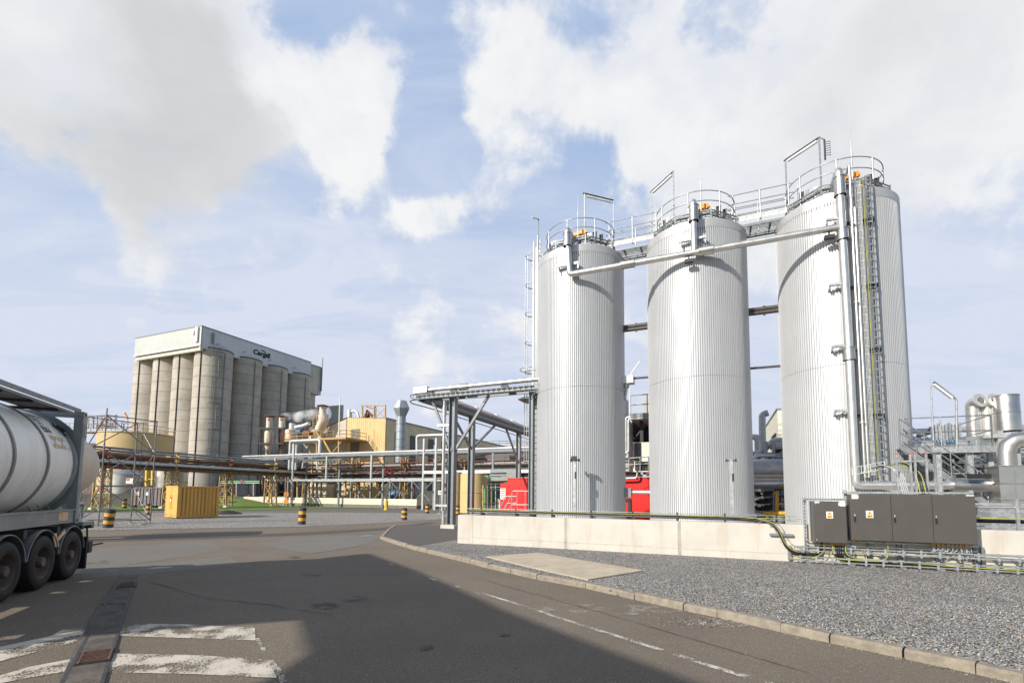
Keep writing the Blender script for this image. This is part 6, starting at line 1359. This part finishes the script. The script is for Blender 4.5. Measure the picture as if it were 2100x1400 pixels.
for x in (302, 314): g = MB(); p = at(x, 1000, 60); g.bar(V3((p.x, p.y, GZ)), at(x, 942, 60), .26); g.bar(at(x, 942, 60)-V3((.2, 0, 0)), at(x, 942, 60)+V3((.2, 0, 0)), .3); build('post', g, m_yel, t)
g = MB(); g.bar(at(300, 982, 60), at(318, 982, 60), .1); build('crossbar', g, m_yel, t)
# ------------------------------------------------------------------ scaffold tower in the foreground
U = {'a': gr(201, 1078), 'c': gr(293, 1073), 'b': gr(247, 1070.5)}
U['c'] = U['a']+BK*2.55+DR*.15; U['b'] = U['c']-DR*1.9; U['d'] = U['a']-DR*1.9
t = thing('scaffold_tower', 'free standing tower of grey scaffold tubes with diagonal braces beside the tank trailer', 'scaffold', U['a'])
HS = {'a': 6.55, 'b': 6.2, 'c': 6.2, 'd': 6.2}
for k in 'abcd': g = MB(); p = V3((*U[k][:2], GZ)); g.tube([p, p+V3((0, 0, HS[k]))], .036, 6); [g.tube([p+V3((0, 0, z)), p+V3((0, 0, z+.03))], .06, 8) for z in (.5, 1, 1.5, 2.5, 3, 3.5, 4.5, 5, 5.5)]; g.box(Fr(p, DR, BK), -.1, .1, -.1, .1, GZ, GZ+.02); build('standard', g, m_scaf, t)
LV = (.15, 2.1, 4.1, 6.05)
def P3(k, z): return V3((U[k].x, U[k].y, z))
for z in LV:
    for p, q in ('ac', 'cb', 'bd', 'da'): g = MB(); g.tube([P3(p, z), P3(q, z)], .032, 6); build('ledger', g, m_scaf, t)
for i in range(3):
    for p, q in ('ac', 'cb', 'bd', 'da'):
        g = MB(); a_, b_ = (P3(p, LV[i+1]), P3(q, LV[i])) if p in 'ab' or i % 2 else (P3(p, LV[i]), P3(q, LV[i+1])); g.tube([a_, b_], .032, 6); o = build('diagonal_brace', g, m_scaf, t)
        g = MB(); g.tube([a_.lerp(b_, .12), a_.lerp(b_, .14)], .036, 6); g.tube([a_.lerp(b_, .87), a_.lerp(b_, .89)], .036, 6); build('red_band', g, m_scafr, o)
g = MB()
for k in 'abc':
    for z in (1.9, 3.9, 5.7): g.tube([P3(k, z), P3(k, z+.1)], .041, 6)
build('red_band', g, m_scafr, t)
g = MB(); g.tube([P3('b', 6.05)+DR*.6, P3('b', 3)+DR*.9-BK*.2, P3('b', .5)+DR*1.4-BK*.5, P3('c', GZ)-BK*.1], .015, 5); build('hanging_cable', g, m_cabl, t)
g = MB(); p = gr(290, 1075); g.box(Fr(p, DR, BK), -.9, .25, -.15, .15, GZ, GZ+.04); p = gr(262, 1072.5); g.box(Fr(p, DR, BK), -.5, .6, -.1, .1, GZ, GZ+.04); solo('sole_board', g, m_wood, 'weathered timber boards lying under the scaffold feet', 'board')
# ------------------------------------------------------------------ striped bollards
def bollard(P, h, r, lab, tilt=0):
    t = thing('striped_bollard', lab, 'bollard', (P.x, P.y, GZ), 'black and yellow striped bollards')
    n = 5
    for k in range(n):
        g = MB(); z0, z1 = GZ+h*k/n, GZ+h*(k+1)/n; g.lathe((P.x, P.y, 0), [(r, z0+.002), (r*1.0, z1-.002)]+([(r*.92, z1+.01), (0, z1+.01)] if k == n-1 else []), 20); build('black_band' if k % 2 == 0 else 'yellow_band', g, m_blkb if k % 2 == 0 else m_yelb, t)
    if tilt: t.rotation_euler = (0, tilt, 0)
    return t
for x, y, yt, wpx, lab, tl_ in ((221, 1081, 1043, 23, 'big striped bollard tilted beside the scaffold foot', .1), (304, 1055, 1032, 13, 'striped bollard left of the yellow container', 0), (255, 1042, 1022, 10, 'striped bollard seen through the scaffold beside the rusty skip', 0), (619, 1074.5, 1040, 16, 'striped bollard alone at the gravel edge in the middle of the picture', .02), (829, 1065.5, 1041, 11.5, 'striped bollard at the gravel edge right of the yellow post', 0), (876, 1052, 1033, 8.5, 'striped bollard near the white sign left of the bridge column', 0), (938.5, 1056, 1035.5, 8.5, 'striped bollard just right of the front bridge column', 0), (943.5, 1048, 1029, 5, 'thinner striped bollard behind another, right of the front bridge column', 0), (1018, 1044, 1030, 5, 'small striped bollard beside the foot of the red building stairs', 0)):
    P = gr(x, y); S_ = P.y/FPX; bollard(P, (y-yt)*S_*.97, wpx*S_/2*P.y/hypot(P.x, P.y), lab, tl_)
P = gr(792, 1045.5); t = thing('yellow_bollard', 'plain yellow plastic bollard standing before the cream fence', 'bollard', P); S_ = P.y/FPX
g = MB(); g.lathe((P.x, P.y, 0), [(4.6*S_, GZ), (4.6*S_, GZ+.1), (3.9*S_, GZ+.15), (3.5*S_, GZ+19*S_), (2.2*S_, GZ+20.5*S_), (0, GZ+20.5*S_)], 20); build('shell', g, m_yel, t)
P = gr(902, 1054); S_ = P.y/FPX; t = thing('signpost', 'thin post with a small white sign left of the bridge column', 'sign', P)
g = MB(); g.tube([P, P+V3((0, 0, 46*S_))], .035, 6); g.lathe((P.x, P.y, GZ), [(.3, 0), (.22, .1), (0, .12)], 12); build('post', g, m_galv, t); q = P+V3((0, 0, 44*S_)); g = MB(); g.box(Fr(q, DR, BK), -.22, .22, -.05, -.03, q.z-.2, q.z+.2); o = build('plate', g, m_white, t); g = MB(); g.box(Fr(q, DR, BK), -.12, .12, -.056, -.052, q.z-.05, q.z+.05); build('mark', g, m_ink, o)
# ------------------------------------------------------------------ yellow container
Fc = Fr(gr(362, 1063), V3((.66, .75, 0)).normalized(), V3((-.75, .66, 0)).normalized())
hC = 2.36; LC = 2.66; WC = 2.95
t = thing('shipping_container', 'small yellow shipping container with ribbed sides standing on the gravel', 'container', (Fc.o.x, Fc.o.y, GZ)); z0 = GZ+.14; z1 = GZ+hC
def ribbed(nm, o, X, L, N, z0, z1, n, m, par, d=.05):
    g = MB(); P = []
    for i in range(n):
        for fr, dd in ((0, 0), (.34, 0), (.5, 1), (.84, 1)): P.append(o+X*(L*(i+fr)/n)-N*(d*dd))
    P.append(o+X*L); k = len(P); g.add([p+V3((0, 0, z0)) for p in P]+[p+V3((0, 0, z1)) for p in P], [(i, i+1, i+1+k, i+k) for i in range(k-1)]); return build(nm, g, m, par)
O = Fc.P(0, 0); 
g = MB(); g.box(Fc, .03, LC-.03, .03, WC-.03, z0, z1-.03); build('inner_box', g, m_cont, t)
ribbed('side_panel', Fc.P(.12, -.02), Fc.x, LC-.24, -Fc.y*1, z0+.1, z1-.1, 10, m_cont, t)
g = MB(); g.box(Fc, .0-.03, .0, .12, WC-.12, z0+.1, z1-.1); g.box(Fc, -.04, -.03, WC/2-.01, WC/2+.01, z0+.1, z1-.1); build('end_panel', g, m_cont, t)
g = MB()
for x in (0, LC-.12):
    for y in (-.04, WC-.1): g.box(Fc, x-.04, x+.12, y-.02, y+.14, z0-.1, z1)
for z in (z0-.1, z1-.12):
    g.box(Fc, .12, LC-.12, -.045, .05, z+.01, z+.11); g.box(Fc, -.055, .05, .12, WC-.1, z+.01, z+.11); g.box(Fc, .12, LC-.12, WC-.05, WC+.05, z+.01, z+.11)
build('frame', g, m_cont, t)
g = MB()
for x in (-.045, LC+.0):
    for z in (z0-.09, z1-.1): g.box(Fc, x+.04, x+.1, -.066, -.06, z+.02, z+.08)
for y in (.7, 1.3): g.box(Fc, -.062, -.056, y, y+.14, z0-.1, z0-.0)
build('corner_hole', g, m_black, t)
g = MB(); g.box(Fc, -.05, -.045, 1.25, 1.85, z0+.55, z0+1.55); o = build('placard', g, m_orange, t); g = MB(); g.box(Fc, -.058, -.052, 1.38, 1.72, z0+.95, z0+1.4); build('placard_red', g, m_scafr, o); g = MB(); g.box(Fc, -.064, -.06, 1.42, 1.68, z0+1.02, z0+1.25); build('placard_white', g, m_white, o)
p = gr(408, 1060.5); g = MB(); g.bar(p, p+V3((.5, .2, .12)), .12, .1); g.tube([p+V3((.5, .1, .05)), p+V3((1.0, .2, .02))], .04, 6); solo('red_hose_coupling', g, m_scafr, 'small red fitting lying on the gravel against the yellow container', 'fitting')
for x, y, s, lab in ((467, 1053.5, 1.0, 'low black heap of earth right of the yellow container'),):
    P = gr(x, y); g = MB(); vs = []
    for i in range(13):
        for j in range(7):
            tt_ = j/6; a = 2*pi*i/12; rr = s*1.1*tt_*(1+.2*sin(3*a)); vs.append((P.x+rr*cos(a), P.y+rr*sin(a)*.8, GZ-.03+.36*(1-tt_**2)+.03*sin(a*5+j)))
    g.add(vs, [(i*7+j, (i+1)*7+j, (i+1)*7+j+1, i*7+j+1) for i in range(12) for j in range(6)], True); solo('earth_heap', g, m_earth, lab, 'heap')
# rusty skip
pA, pB = gr(267, 1039.5), gr(331, 1041); X = (pB-pA).normalized(); Y_ = V3((-X.y, X.x, 0)); L = (pB-pA).length; Fs = Fr(pA, X, Y_); hh = at(267, 999, pA.y).z
t = thing('rusty_skip', 'rusty grey waste skip with ribbed sides under the pipe rack', 'skip', pA)
g = MB(); g.add([Fs.P(.15, 0, GZ+.25), Fs.P(L-.15, 0, GZ+.25), Fs.P(L, 0, hh), Fs.P(0, 0, hh), Fs.P(.15, 2, GZ+.25), Fs.P(L-.15, 2, GZ+.25), Fs.P(L, 2, hh), Fs.P(0, 2, hh)], [(0, 1, 2, 3), (5, 4, 7, 6), (0, 3, 7, 4), (1, 5, 6, 2), (4, 5, 1, 0), (3, 2, 6, 7)]); build('body', g, m_skip, t)
g = MB(); n = 9
for k in range(n): x = L*(k+.5)/n; g.box(Fs, x-.09, x+.09, -.09, 0, GZ+.25, hh-.05)
g.box(Fs, -.05, L+.05, -.12, .05, hh-.1, hh+.05); build('ribs', g, m_skip, t)
g = MB()
for x in (.4, L-.4): g.lathe(Fs.P(x, .3, GZ+.14), [(0, -.15), (.14, -.15), (.14, .15), (0, .15)], 12, ax=Y_)
build('wheel', g, m_black, t)
g = MB(); g.box(Fs, L*.22, L*.28, -.1, -.092, hh-1.0, hh-.5); g.lathe(Fs.P(L*.55, -.1, hh-.75), [(.22, 0), (.22, .02), (0, .02)], 14, ax=-Y_); build('sticker', g, m_white, t)

# ------------------------------------------------------------------ tank trailer at the left edge
TO = gr(145, 1186); tf = V3((.394, -.919, 0)); to = V3((.919, .394, 0)); TR = Fr(TO, tf, to)     # x forward, y outward to the road
t = thing('tank_trailer', 'three axle trailer chassis with black wheels under the white tank container', 'trailer', TR.P(2, -1.2, GZ))
for k in range(3):
    for side in (0, 1):
        yc = -.30 if side == 0 else -2.2; sg = 1 if side == 0 else -1; c = TR.P(k*1.27, yc, GZ+.52); ax = to*sg
        g = MB(); g.lathe(c, [(.30, .285), (.35, .30), (.44, .30), (.495, .27), (.52, .22), (.52, -.2), (.48, -.29), (.34, -.3)], 44, ax=ax)
        w_ = build('wheel', g, m_black, t)
        g = MB(); g.lathe(c, [(.30, .285), (.285, .26), (.27, .12), (.25, .07), (.18, .10), (.15, .16), (0, .16)], 36, ax=ax); build('rim', g, m_hub, w_)
        g = MB(); g.lathe(c, [(.10, .16), (.10, .27), (.085, .30), (0, .30)], 20, ax=ax)
        for j in range(10): a = 2*pi*j/10; Xv = Vector(ax).orthogonal().normalized(); Yv = Vector(ax).cross(Xv); q = c+Vector(ax)*.1+(Xv*cos(a)+Yv*sin(a))*.17; g.tube([q, q+Vector(ax)*.05], .014, 6)
        build('hub', g, m_hub, w_)
        if side == 0:
            R1 = .6; g = MB(); n = 20; vs = []; a0_, a1_ = radians(8), radians(172)
            for r in (R1, R1+.03):
                for yy in (-.02, -.62):
                    for i in range(n+1): a = a0_+(a1_-a0_)*i/n; vs.append(TR.P(k*1.27+r*cos(a), yy, GZ+.52+r*sin(a)))
            m_ = n+1; fs = []
            for i in range(n): fs += [(i, i+1, m_+i+1, m_+i), (2*m_+i, 3*m_+i, 3*m_+i+1, 2*m_+i+1), (i, 2*m_+i, 2*m_+i+1, i+1), (m_+i, m_+i+1, 3*m_+i+1, 3*m_+i)]
            g.add(vs, fs, True); fe = build('mudguard', g, m_fend, t)
            g = MB(); g.tube([TR.P(k*1.27+(R1+.015)*cos(a0_+(a1_-a0_)*i/n), -.015, GZ+.52+(R1+.015)*sin(a0_+(a1_-a0_)*i/n)) for i in range(n+1)], .012, 5); build('edge_trim', g, m_ringg, fe)
g = MB()
for y in (-.9, -1.65): g.box(TR, -1.1, 6.2, y-.07, y+.07, .78, 1.02)
for x in (0, 1.27, 2.54): g.box(TR, x-.06, x+.06, -2.2, -.3, .38, .5)
for x in (-1.05, -.5, .7, 2, 3.4, 4.8, 6): g.box(TR, x-.06, x+.06, -2.45, -.02, .93, 1.08)
g.box(TR, -.6, 6.2, -.35, -.25, .85, 1.0); build('chassis', g, m_dark, t)
g = MB(); g.box(TR, -.95, -.35, -.30, .02, 1.02, 1.1); g.box(TR, -1.0, -.9, -2.4, -.0, .98, 1.1); build('rear_crossmember', g, m_frame, t)
g = MB(); g.box(TR, -.78, -.7, -.5, -.0, .02, .75); build('mud_flap', g, m_black, t)
g = MB(); g.box(TR, -1.15, -.95, -2.4, -.03, .35, .62); g.box(TR, -1.1, -1.0, -2.3, -.1, .62, .98) if False else None; g.tube([TR.P(-.9, -.08, .95), TR.P(-1.05, -.1, .5)], .02, 6); g.tube([TR.P(-1.15, -.1, .5), TR.P(-1.4, .05, .53), TR.P(-1.5, .05, .52)], .022, 6); build('rear_light_bar', g, m_dark, t)
g = MB(); g.add([TR.P(.72, .0, .78), TR.P(.42, .0, .93), TR.P(.5, .0, 1.0), TR.P(.82, .0, .82)], [(0, 1, 2, 3)]); g.obb(TR.P(.78, -.04, .66), tf*-.16+V3((0, 0, 0)), to*.02, tf*.16+V3((0, 0, .28))); build('reflector_board', g, m_label, t)
# tank container
t = thing('tank_container', 'white tank container in a grey frame with hazard labels on the trailer', 'tank container', TR.P(2.5, -1.2, 1.1))
x0, x1 = -.14, 5.95; zb, zt = 1.1, 3.56; yc = -1.22; zc_ = 2.36; RT = 1.15
g = MB(); prof = [(0, x0-.22)]
for i in range(1, 9): a = i/8*pi/2; prof.append((RT*sin(a), x0-.22+.42*(1-cos(a))))
prof += [(RT, x1-.6)]+[(RT*cos(i/8*pi/2), x1-.6+.42*sin(i/8*pi/2)) for i in range(1, 9)]
g.lathe(TR.P(0, yc, zc_), prof, 72, ax=tf); build('tank_shell', g, m_tankw, t)
for x in (1.27, 2.49, 3.7, 4.9):
    g = MB(); g.lathe(TR.P(0, yc, zc_), [(RT, x-.04), (RT+.028, x-.03), (RT+.028, x+.03), (RT, x+.04)], 72, ax=tf); build('shell_ring', g, m_ringg, t)
g = MB(); g.lathe(TR.P(0, yc, zc_), [(RT+.005, x0+.17), (RT+.045, x0+.17), (RT+.045, x0+.27), (RT+.005, x0+.29)], 72, ax=tf); build('end_ring', g, m_frame, t)
for y in (-.16, -2.44):
    for x in (x0, x1-.16):
        g = MB(); g.box(TR, x, x+.16, y, y+.16, zb+.12, zt-.12); build('corner_post', g, m_frame, t)
        for z in (zb, zt-.118): 
            g = MB(); g.box(TR, x-.01, x+.17, y-.01, y+.17, z, z+.118); o = build('corner_casting', g, m_frame, t)
            if y > -1: g = MB(); g.box(TR, x+.04, x+.12, y+.171, y+.174, z+.035, z+.085); build('slot', g, m_black, o); g = MB(); g.box(TR, x-.014, x-.011, y+.05, y+.11, z+.03, z+.09); build('slot', g, m_black, o)
    g = MB(); g.box(TR, x0+.17, x1-.17, y+.03, y+.13, zb+.02, zb+.3); g.box(TR, x0+.17, x1-.17, y+.0, y+.16, zb+.28, zb+.31); build('bottom_rail', g, m_frame, t)
    if y < -1: g = MB(); g.box(TR, x0+.17, x1-.17, y+.03, y+.12, zt-.1, zt-.0); build('top_rail', g, m_frame, t)
g = MB()
for x in (x0+.02, x1-.14): g.box(TR, x, x+.12, -2.28, -.17, zb+.0, zb+.14); g.box(TR, x, x+.12, -2.28, -.17, zt-.13, zt-.02)
build('end_rail', g, m_frame, t)
# curved gusset plates between post and ring
for sy in (1, -1):
    for sz in (1, -1):
        g = MB(); X0 = x0+.1; P = []
        for i in range(10): a = .12+i/9*1.15; P.append((yc+sy*RT*cos(a), zc_+sz*RT*sin(a)))
        for i in range(10)[::-1]: a = .12+i/9*1.15; rr = RT+.10+.10*(1-i/9); P.append((max(-2.40, min(-.04, yc+sy*rr*cos(a))), zc_+sz*min(1.18, rr*sin(a))))
        n = len(P); vs = [TR.P(X0, p[0], p[1]) for p in P]+[TR.P(X0+.05, p[0], p[1]) for p in P]
        g.add(vs, [(i, i+1, n-2-i, n-1-i) for i in range(9)]+[(n+i+1, n+i, 2*n-1-i, 2*n-2-i) for i in range(9)]+[(i, (i+1) % n, n+(i+1) % n, n+i) for i in range(n)]); build('gusset', g, m_frame, t)
g = MB()
for k in range(120): x = .3+k*.045; g.box(TR, x, x+.012, -.62, -.1, zt-.07, zt-.045)
for k in range(8): y = -.62+k*.074; g.box(TR, .3, 5.8, y, y+.014, zt-.072, zt-.043)
g.box(TR, .3, 5.8, -.66, -.62, zt-.1, zt-.03); build('walkway', g, m_ringg, t)
g = MB(); g.box(TR, .03, 5.9, -.07, -.04, zt-.03, zt+.05); g.box(TR, .03, 5.9, -.1, -.07, zt-.09, zt-.07); build('walkway_edge', g, m_galvd, t)
g = MB()
for x in (.9, 1.9, 2.9, 3.9): g.bar(TR.P(x, -.12, zt-.1), TR.P(x+.3, -.9, zt-.14), .05)
build('walkway_bracket', g, m_dark, t)
# markings wrapped onto the shell
def wrap(u, v, e=.006): a = v/RT; return TR.P(u, yc+(RT+e)*cos(a), zc_+(RT+e)*sin(a))
def wtext(s, size, u, v, sx=.8):
    vs, fs = text_mesh(s, size, size*.02); g = MB(); g.add([wrap(u-q[0]*sx, v+q[1]) for q in vs], fs); build('lettering', g, m_ink, t)
wtext('ENSU 732270 2', .17, .62, 1.14, .58); wtext('30480 KG', .09, .88, .98, .7); wtext('24980 L', .08, .9, .87, .7); wtext('ESKA', .2, .86, .72, .8)
def wquad(nm, pts, m, e=.006): g = MB(); g.add([wrap(u, v, e) for u, v in pts], [tuple(range(len(pts)))]); return build(nm, g, m, t)
for u0 in (.80, .49): wquad('hazard_label', [(u0+.15, .32), (u0-.12, .32), (u0-.12, .59), (u0+.15, .59)], m_label); 
wquad('hazard_label', [(.29, .32), (.04, .32), (.16, .60)], m_label)
for u0 in (.80, .49):
    wquad('label_cross', [(u0+.14, .33), (u0+.128, .33), (u0-.11, .58), (u0-.098, .58)], m_ink, .012); wquad('label_cross', [(u0-.11, .33), (u0-.098, .33), (u0+.14, .58), (u0+.128, .58)], m_ink, .012)
g = MB(); g.lathe(TR.P(0, 0, 0), [(0, 0)], 3) if False else g.tube([wrap(.25, .98, .03), wrap(.38, .86, .03), wrap(.28, .72, .04), wrap(.16, .66, .03)], .018, 6); g.tube([wrap(.14, .92, .02), wrap(.17, .75, .06)], .035, 6); build('discharge_valve', g, m_dark, t)
for x, w_ in ((.62, .12), (.32, .34)):
    g = MB(); g.box(TR, x, x+w_, -.028, -.024, zb+.08, zb+.26); build('orange_label', g, m_label, t)
g = MB(); g.tube(bend([TR.P(x0, -.1, zb+.42), TR.P(x0-.38, -.06, zb+.42), TR.P(x0-.38, -.06, zb+.05), TR.P(x0+.0, -.1, zb+.02)], .08), .032, 8); build('ladder_step', g, m_galv, t)
g = MB()
for k in range(9): z = 3.0+k*.035; g.tube([TR.P(x0-.02, .02, z), TR.P(x0+.2, .02, z+.01)], .006, 5); g.tube([TR.P(x0-.02, -.18, z), TR.P(x0-.02, .02, z)], .006, 5)
build('wire_wrap', g, m_galv, t)
g = MB()
for k in range(3): g.tube([TR.P(.9+k*.35, -.12, zb+.3), TR.P(1.1+k*.35, -.1, zb+.42)], .015, 6)
build('rail_rod', g, m_galvd, t)
# second tank container parked beyond: only its beige dished end shows
pD = at(179, 955, 19.6)
c = pD-to*.35+tf*.1; R_ = 1.3
t = thing('parked_tank', 'beige rounded end of a second tank showing just behind the trailer corner post', 'tank', (c.x-1.1, c.y+0, GZ))
cc = V3((pD.x-1.12, pD.y, pD.z)); g = MB(); prof = [(0, -.5)]+[(R_*sin(i/8*pi/2), -.5*cos(i/8*pi/2)) for i in range(1, 9)]+[(R_, 2.0), (0, 2.3)]
g.lathe(cc-to*.0, prof, 48, ax=tf); build('shell', g, m_dome, t)
g = MB(); [g.box(Fr(cc, tf, to), .2+k*1.3, .4+k*1.3, -.7, .7, GZ, cc.z-1.05) for k in (0, 1)]; build('cradle', g, m_frame, t)
# ------------------------------------------------------------------ added raised canopy behind the camera (outside the frame; outlined to cast the road shadow)
HZ = 8.0; Ls = (HZ+.25-GZ)/math.tan(radians(SUN_EL)); sh = V3((cos(radians(SUN_AZ)), sin(radians(SUN_AZ)), 0))*Ls
edge = [gr(*q) for q in ((566, 1398), (640, 1370), (700, 1325), (668, 1262), (450, 1277), (225, 1299), (225, 1250), (330, 1190), (700, 1140), (757, 1134), (860, 1171), (933, 1203), (1033, 1249), (1133, 1287), (1267, 1337), (1383, 1380), (1440, 1400))]
poly = [(p.x+sh.x, p.y+sh.y) for p in edge]+[(edge[-1].x+sh.x+2.5, edge[-1].y+sh.y-4), (edge[0].x+sh.x+1, edge[0].y+sh.y-6)]
t = thing('shadow_blocker', 'flat unseen canopy standing behind the viewpoint outside the picture', 'blocker', (poly[0][0], poly[0][1], GZ))
g = MB(); g.prism(poly, HZ, HZ+.25); build('blocker_deck', g, m_galvd, t)
for i in (0, 6, 17, 18): g = MB(); x, y = poly[i]; g.bar(V3((x, y, GZ)), V3((x, y, HZ)), .3); build('column', g, m_beam, t)  # posts holding up the added shadow caster, also out of view
# ------------------------------------------------------------------ far background
g = MB(); a, z = G.px(1000, 923, 75); g.box(G, G.px(940, 930, 75)[0], G.px(1045, 930, 75)[0], 75, 110, GZ, G.px(1000, 934, 75)[1]); g.add([GP(G.px(940, 930, 75)[0]-1, 75, G.px(1000, 934, 75)[1]), GP(G.px(1050, 930, 75)[0], 75, G.px(1000, 934, 75)[1]), GP(G.px(1000, 930, 75)[0], 92, G.px(1000, 920, 85)[1]), GP(G.px(960, 930, 75)[0], 92, G.px(1000, 920, 85)[1])], [(0, 1, 2, 3)])
solo('grey_warehouse', g, m_asb, 'low dark grey warehouse with a shallow roof seen under the pipe bridge', 'building')
cT = A(1040, 930, 130); rT = 14; zT_ = A(1040, 911, 116).z
t = thing('floating_roof_tank', 'very wide pale storage tank with a ringed railing far behind the pipe bridge', 'tank', (cT.x, cT.y, GZ))
g = MB(); g.lathe((cT.x, cT.y, 0), [(rT, GZ), (rT, zT_), (0, zT_+.5)], 60); build('shell', g, m_factw, t)
g = MB(); [g.tube(arc(cT, rT, 0, 2*pi, zT_+h, 60), .07, 4, caps=False) for h in (.6, 1.2)]; [g.tube([V3((cT.x+rT*cos(k*pi/20), cT.y+rT*sin(k*pi/20), zT_)), V3((cT.x+rT*cos(k*pi/20), cT.y+rT*sin(k*pi/20), zT_+1.2))], .06, 4) for k in range(40)]; build('railing', g, m_galvd, t)
for x0_, x1_, yt_, b_, lab in ((922, 946, 968, 33, 'tan round silo with dark bands left of the bridge column'), (946, 998, 972, 31, 'tan round silo behind the second bridge column')):
    aa0, aa1 = G.px(x0_, 1000, b_)[0], G.px(x1_, 1000, b_)[0]; c = GP((aa0+aa1)/2, b_, 0); r = (aa1-aa0)/2*.95; z = G.px(x0_, yt_, b_)[1]; g = MB(); g.lathe((c.x, c.y, 0), [(r, GZ), (r, z), (0, z)], 30); g.lathe((c.x, c.y, 0), [(r+.02, z*.5), (r+.05, z*.5+.04), (r+.02, z*.5+.1)], 30); solo('tan_silo', g, m_ytank, lab, 'silo', 'tan silos behind the bridge')
t = thing('dark_plant', 'dark tangle of pipes and steel between the tan silo and the red building', 'equipment', GP(-8, 27, GZ)); random.seed(19)
for k in range(26):
    x = random.uniform(990, 1030); y = random.uniform(970, 1035); b = random.uniform(24, 30); g = MB()
    if k % 2: g.tube([A(x-12, y, b), A(x+20, y-1, b)], random.choice([.04, .08]), 6)
    else: g.tube([A(x, y, b), A(x, 1046, b)], random.choice([.05, .1]), 6)
    build('pipe', g, random.choice([m_dark, m_tan, m_galvd, m_green, m_dark, m_insul]), t)
g = PXB(MB(), 1005, 1060, 962, 985, 30, 31); solo('grey_block', g, m_galvd, 'plain grey block between the tan silo and the red building', 'building')
g = PXB(MB(), 640, 700, 835, 880, 75, 75.5); solo('blue_grey_shed', g, m_grey, 'flat blue grey shed roof rising behind the factory right of the silo', 'building')
# stone rubble by the tan silo
g = MB(); random.seed(20)
for k in range(16): p = gr(random.uniform(978, 1000), random.uniform(1038, 1044)); stone(g, (p.x, p.y, GZ+.1), random.uniform(.1, .3))
solo('rubble_pile', g, m_lamp, 'pile of pale rubble at the foot of the tan silo', 'rubble')
# far trees
def tree(P, h, lab, bare, r=None, seed=1):
    random.seed(seed); t = thing('tree', lab, 'tree', P, 'trees in the far background'); P = V3(P); g = MB(); tips = []
    def br(p, d, L, r, n):
        q = p+d*L; g.tube([p, q], [r, r*.65], 5, caps=False)
        if n == 0: tips.append(q); return
        for _ in range(3): dd = (d+V3((random.uniform(-.6, .6), random.uniform(-.6, .6), random.uniform(-.1, .5)))).normalized(); br(q, dd, L*random.uniform(.6, .85), r*.6, n-1)
    br(P, V3((0, 0, 1)), h*.3, h*.022, 4 if bare else 3); build('trunk', g, m_bark, t)
    if not bare:
        g = MB()
        for q in tips:
            for _ in range(26):
                c = q+V3((random.gauss(0, 1), random.gauss(0, 1), random.gauss(0, .8)))*h*.07; s = h*.02; a = V3((random.uniform(-1, 1), random.uniform(-1, 1), random.uniform(-1, 1)))*s; b = V3((random.uniform(-1, 1), random.uniform(-1, 1), random.uniform(-1, 1)))*s; g.add([c-a, c+b, c+a, c-b], [(0, 1, 2, 3)])
        build('crown', g, m_leaf, t)
for x, y, b, h, lab, bare, s_ in ((1975, 900, 60, 9.5, 'bare winter tree showing above the platform beside the bent stacks', 1, 3), (1930, 905, 62, 8.6, 'bare winter tree behind the tube lamp mast', 1, 5), (1547, 940, 50, 8.2, 'green leafy tree seen between the middle and right tanks', 0, 4)):
    p = A(x, y, b); tree((p.x, p.y, GZ), h, lab, bare, seed=s_)
# small weed at the kerb
P = gr(1252, 1212, 0); g = MB(); random.seed(9)
for k in range(22): a = random.uniform(0, 2*pi); d = V3((cos(a), sin(a), random.uniform(.3, 1.3))).normalized(); L = random.uniform(.04, .1); sd_ = V3((-sin(a), cos(a), 0))*.006; g.add([P-sd_, P+sd_, P+d*L], [(0, 1, 2)])
solo('weed', g, m_leaf, 'small green weed growing from the kerb joint near the cover slabs', 'weed')
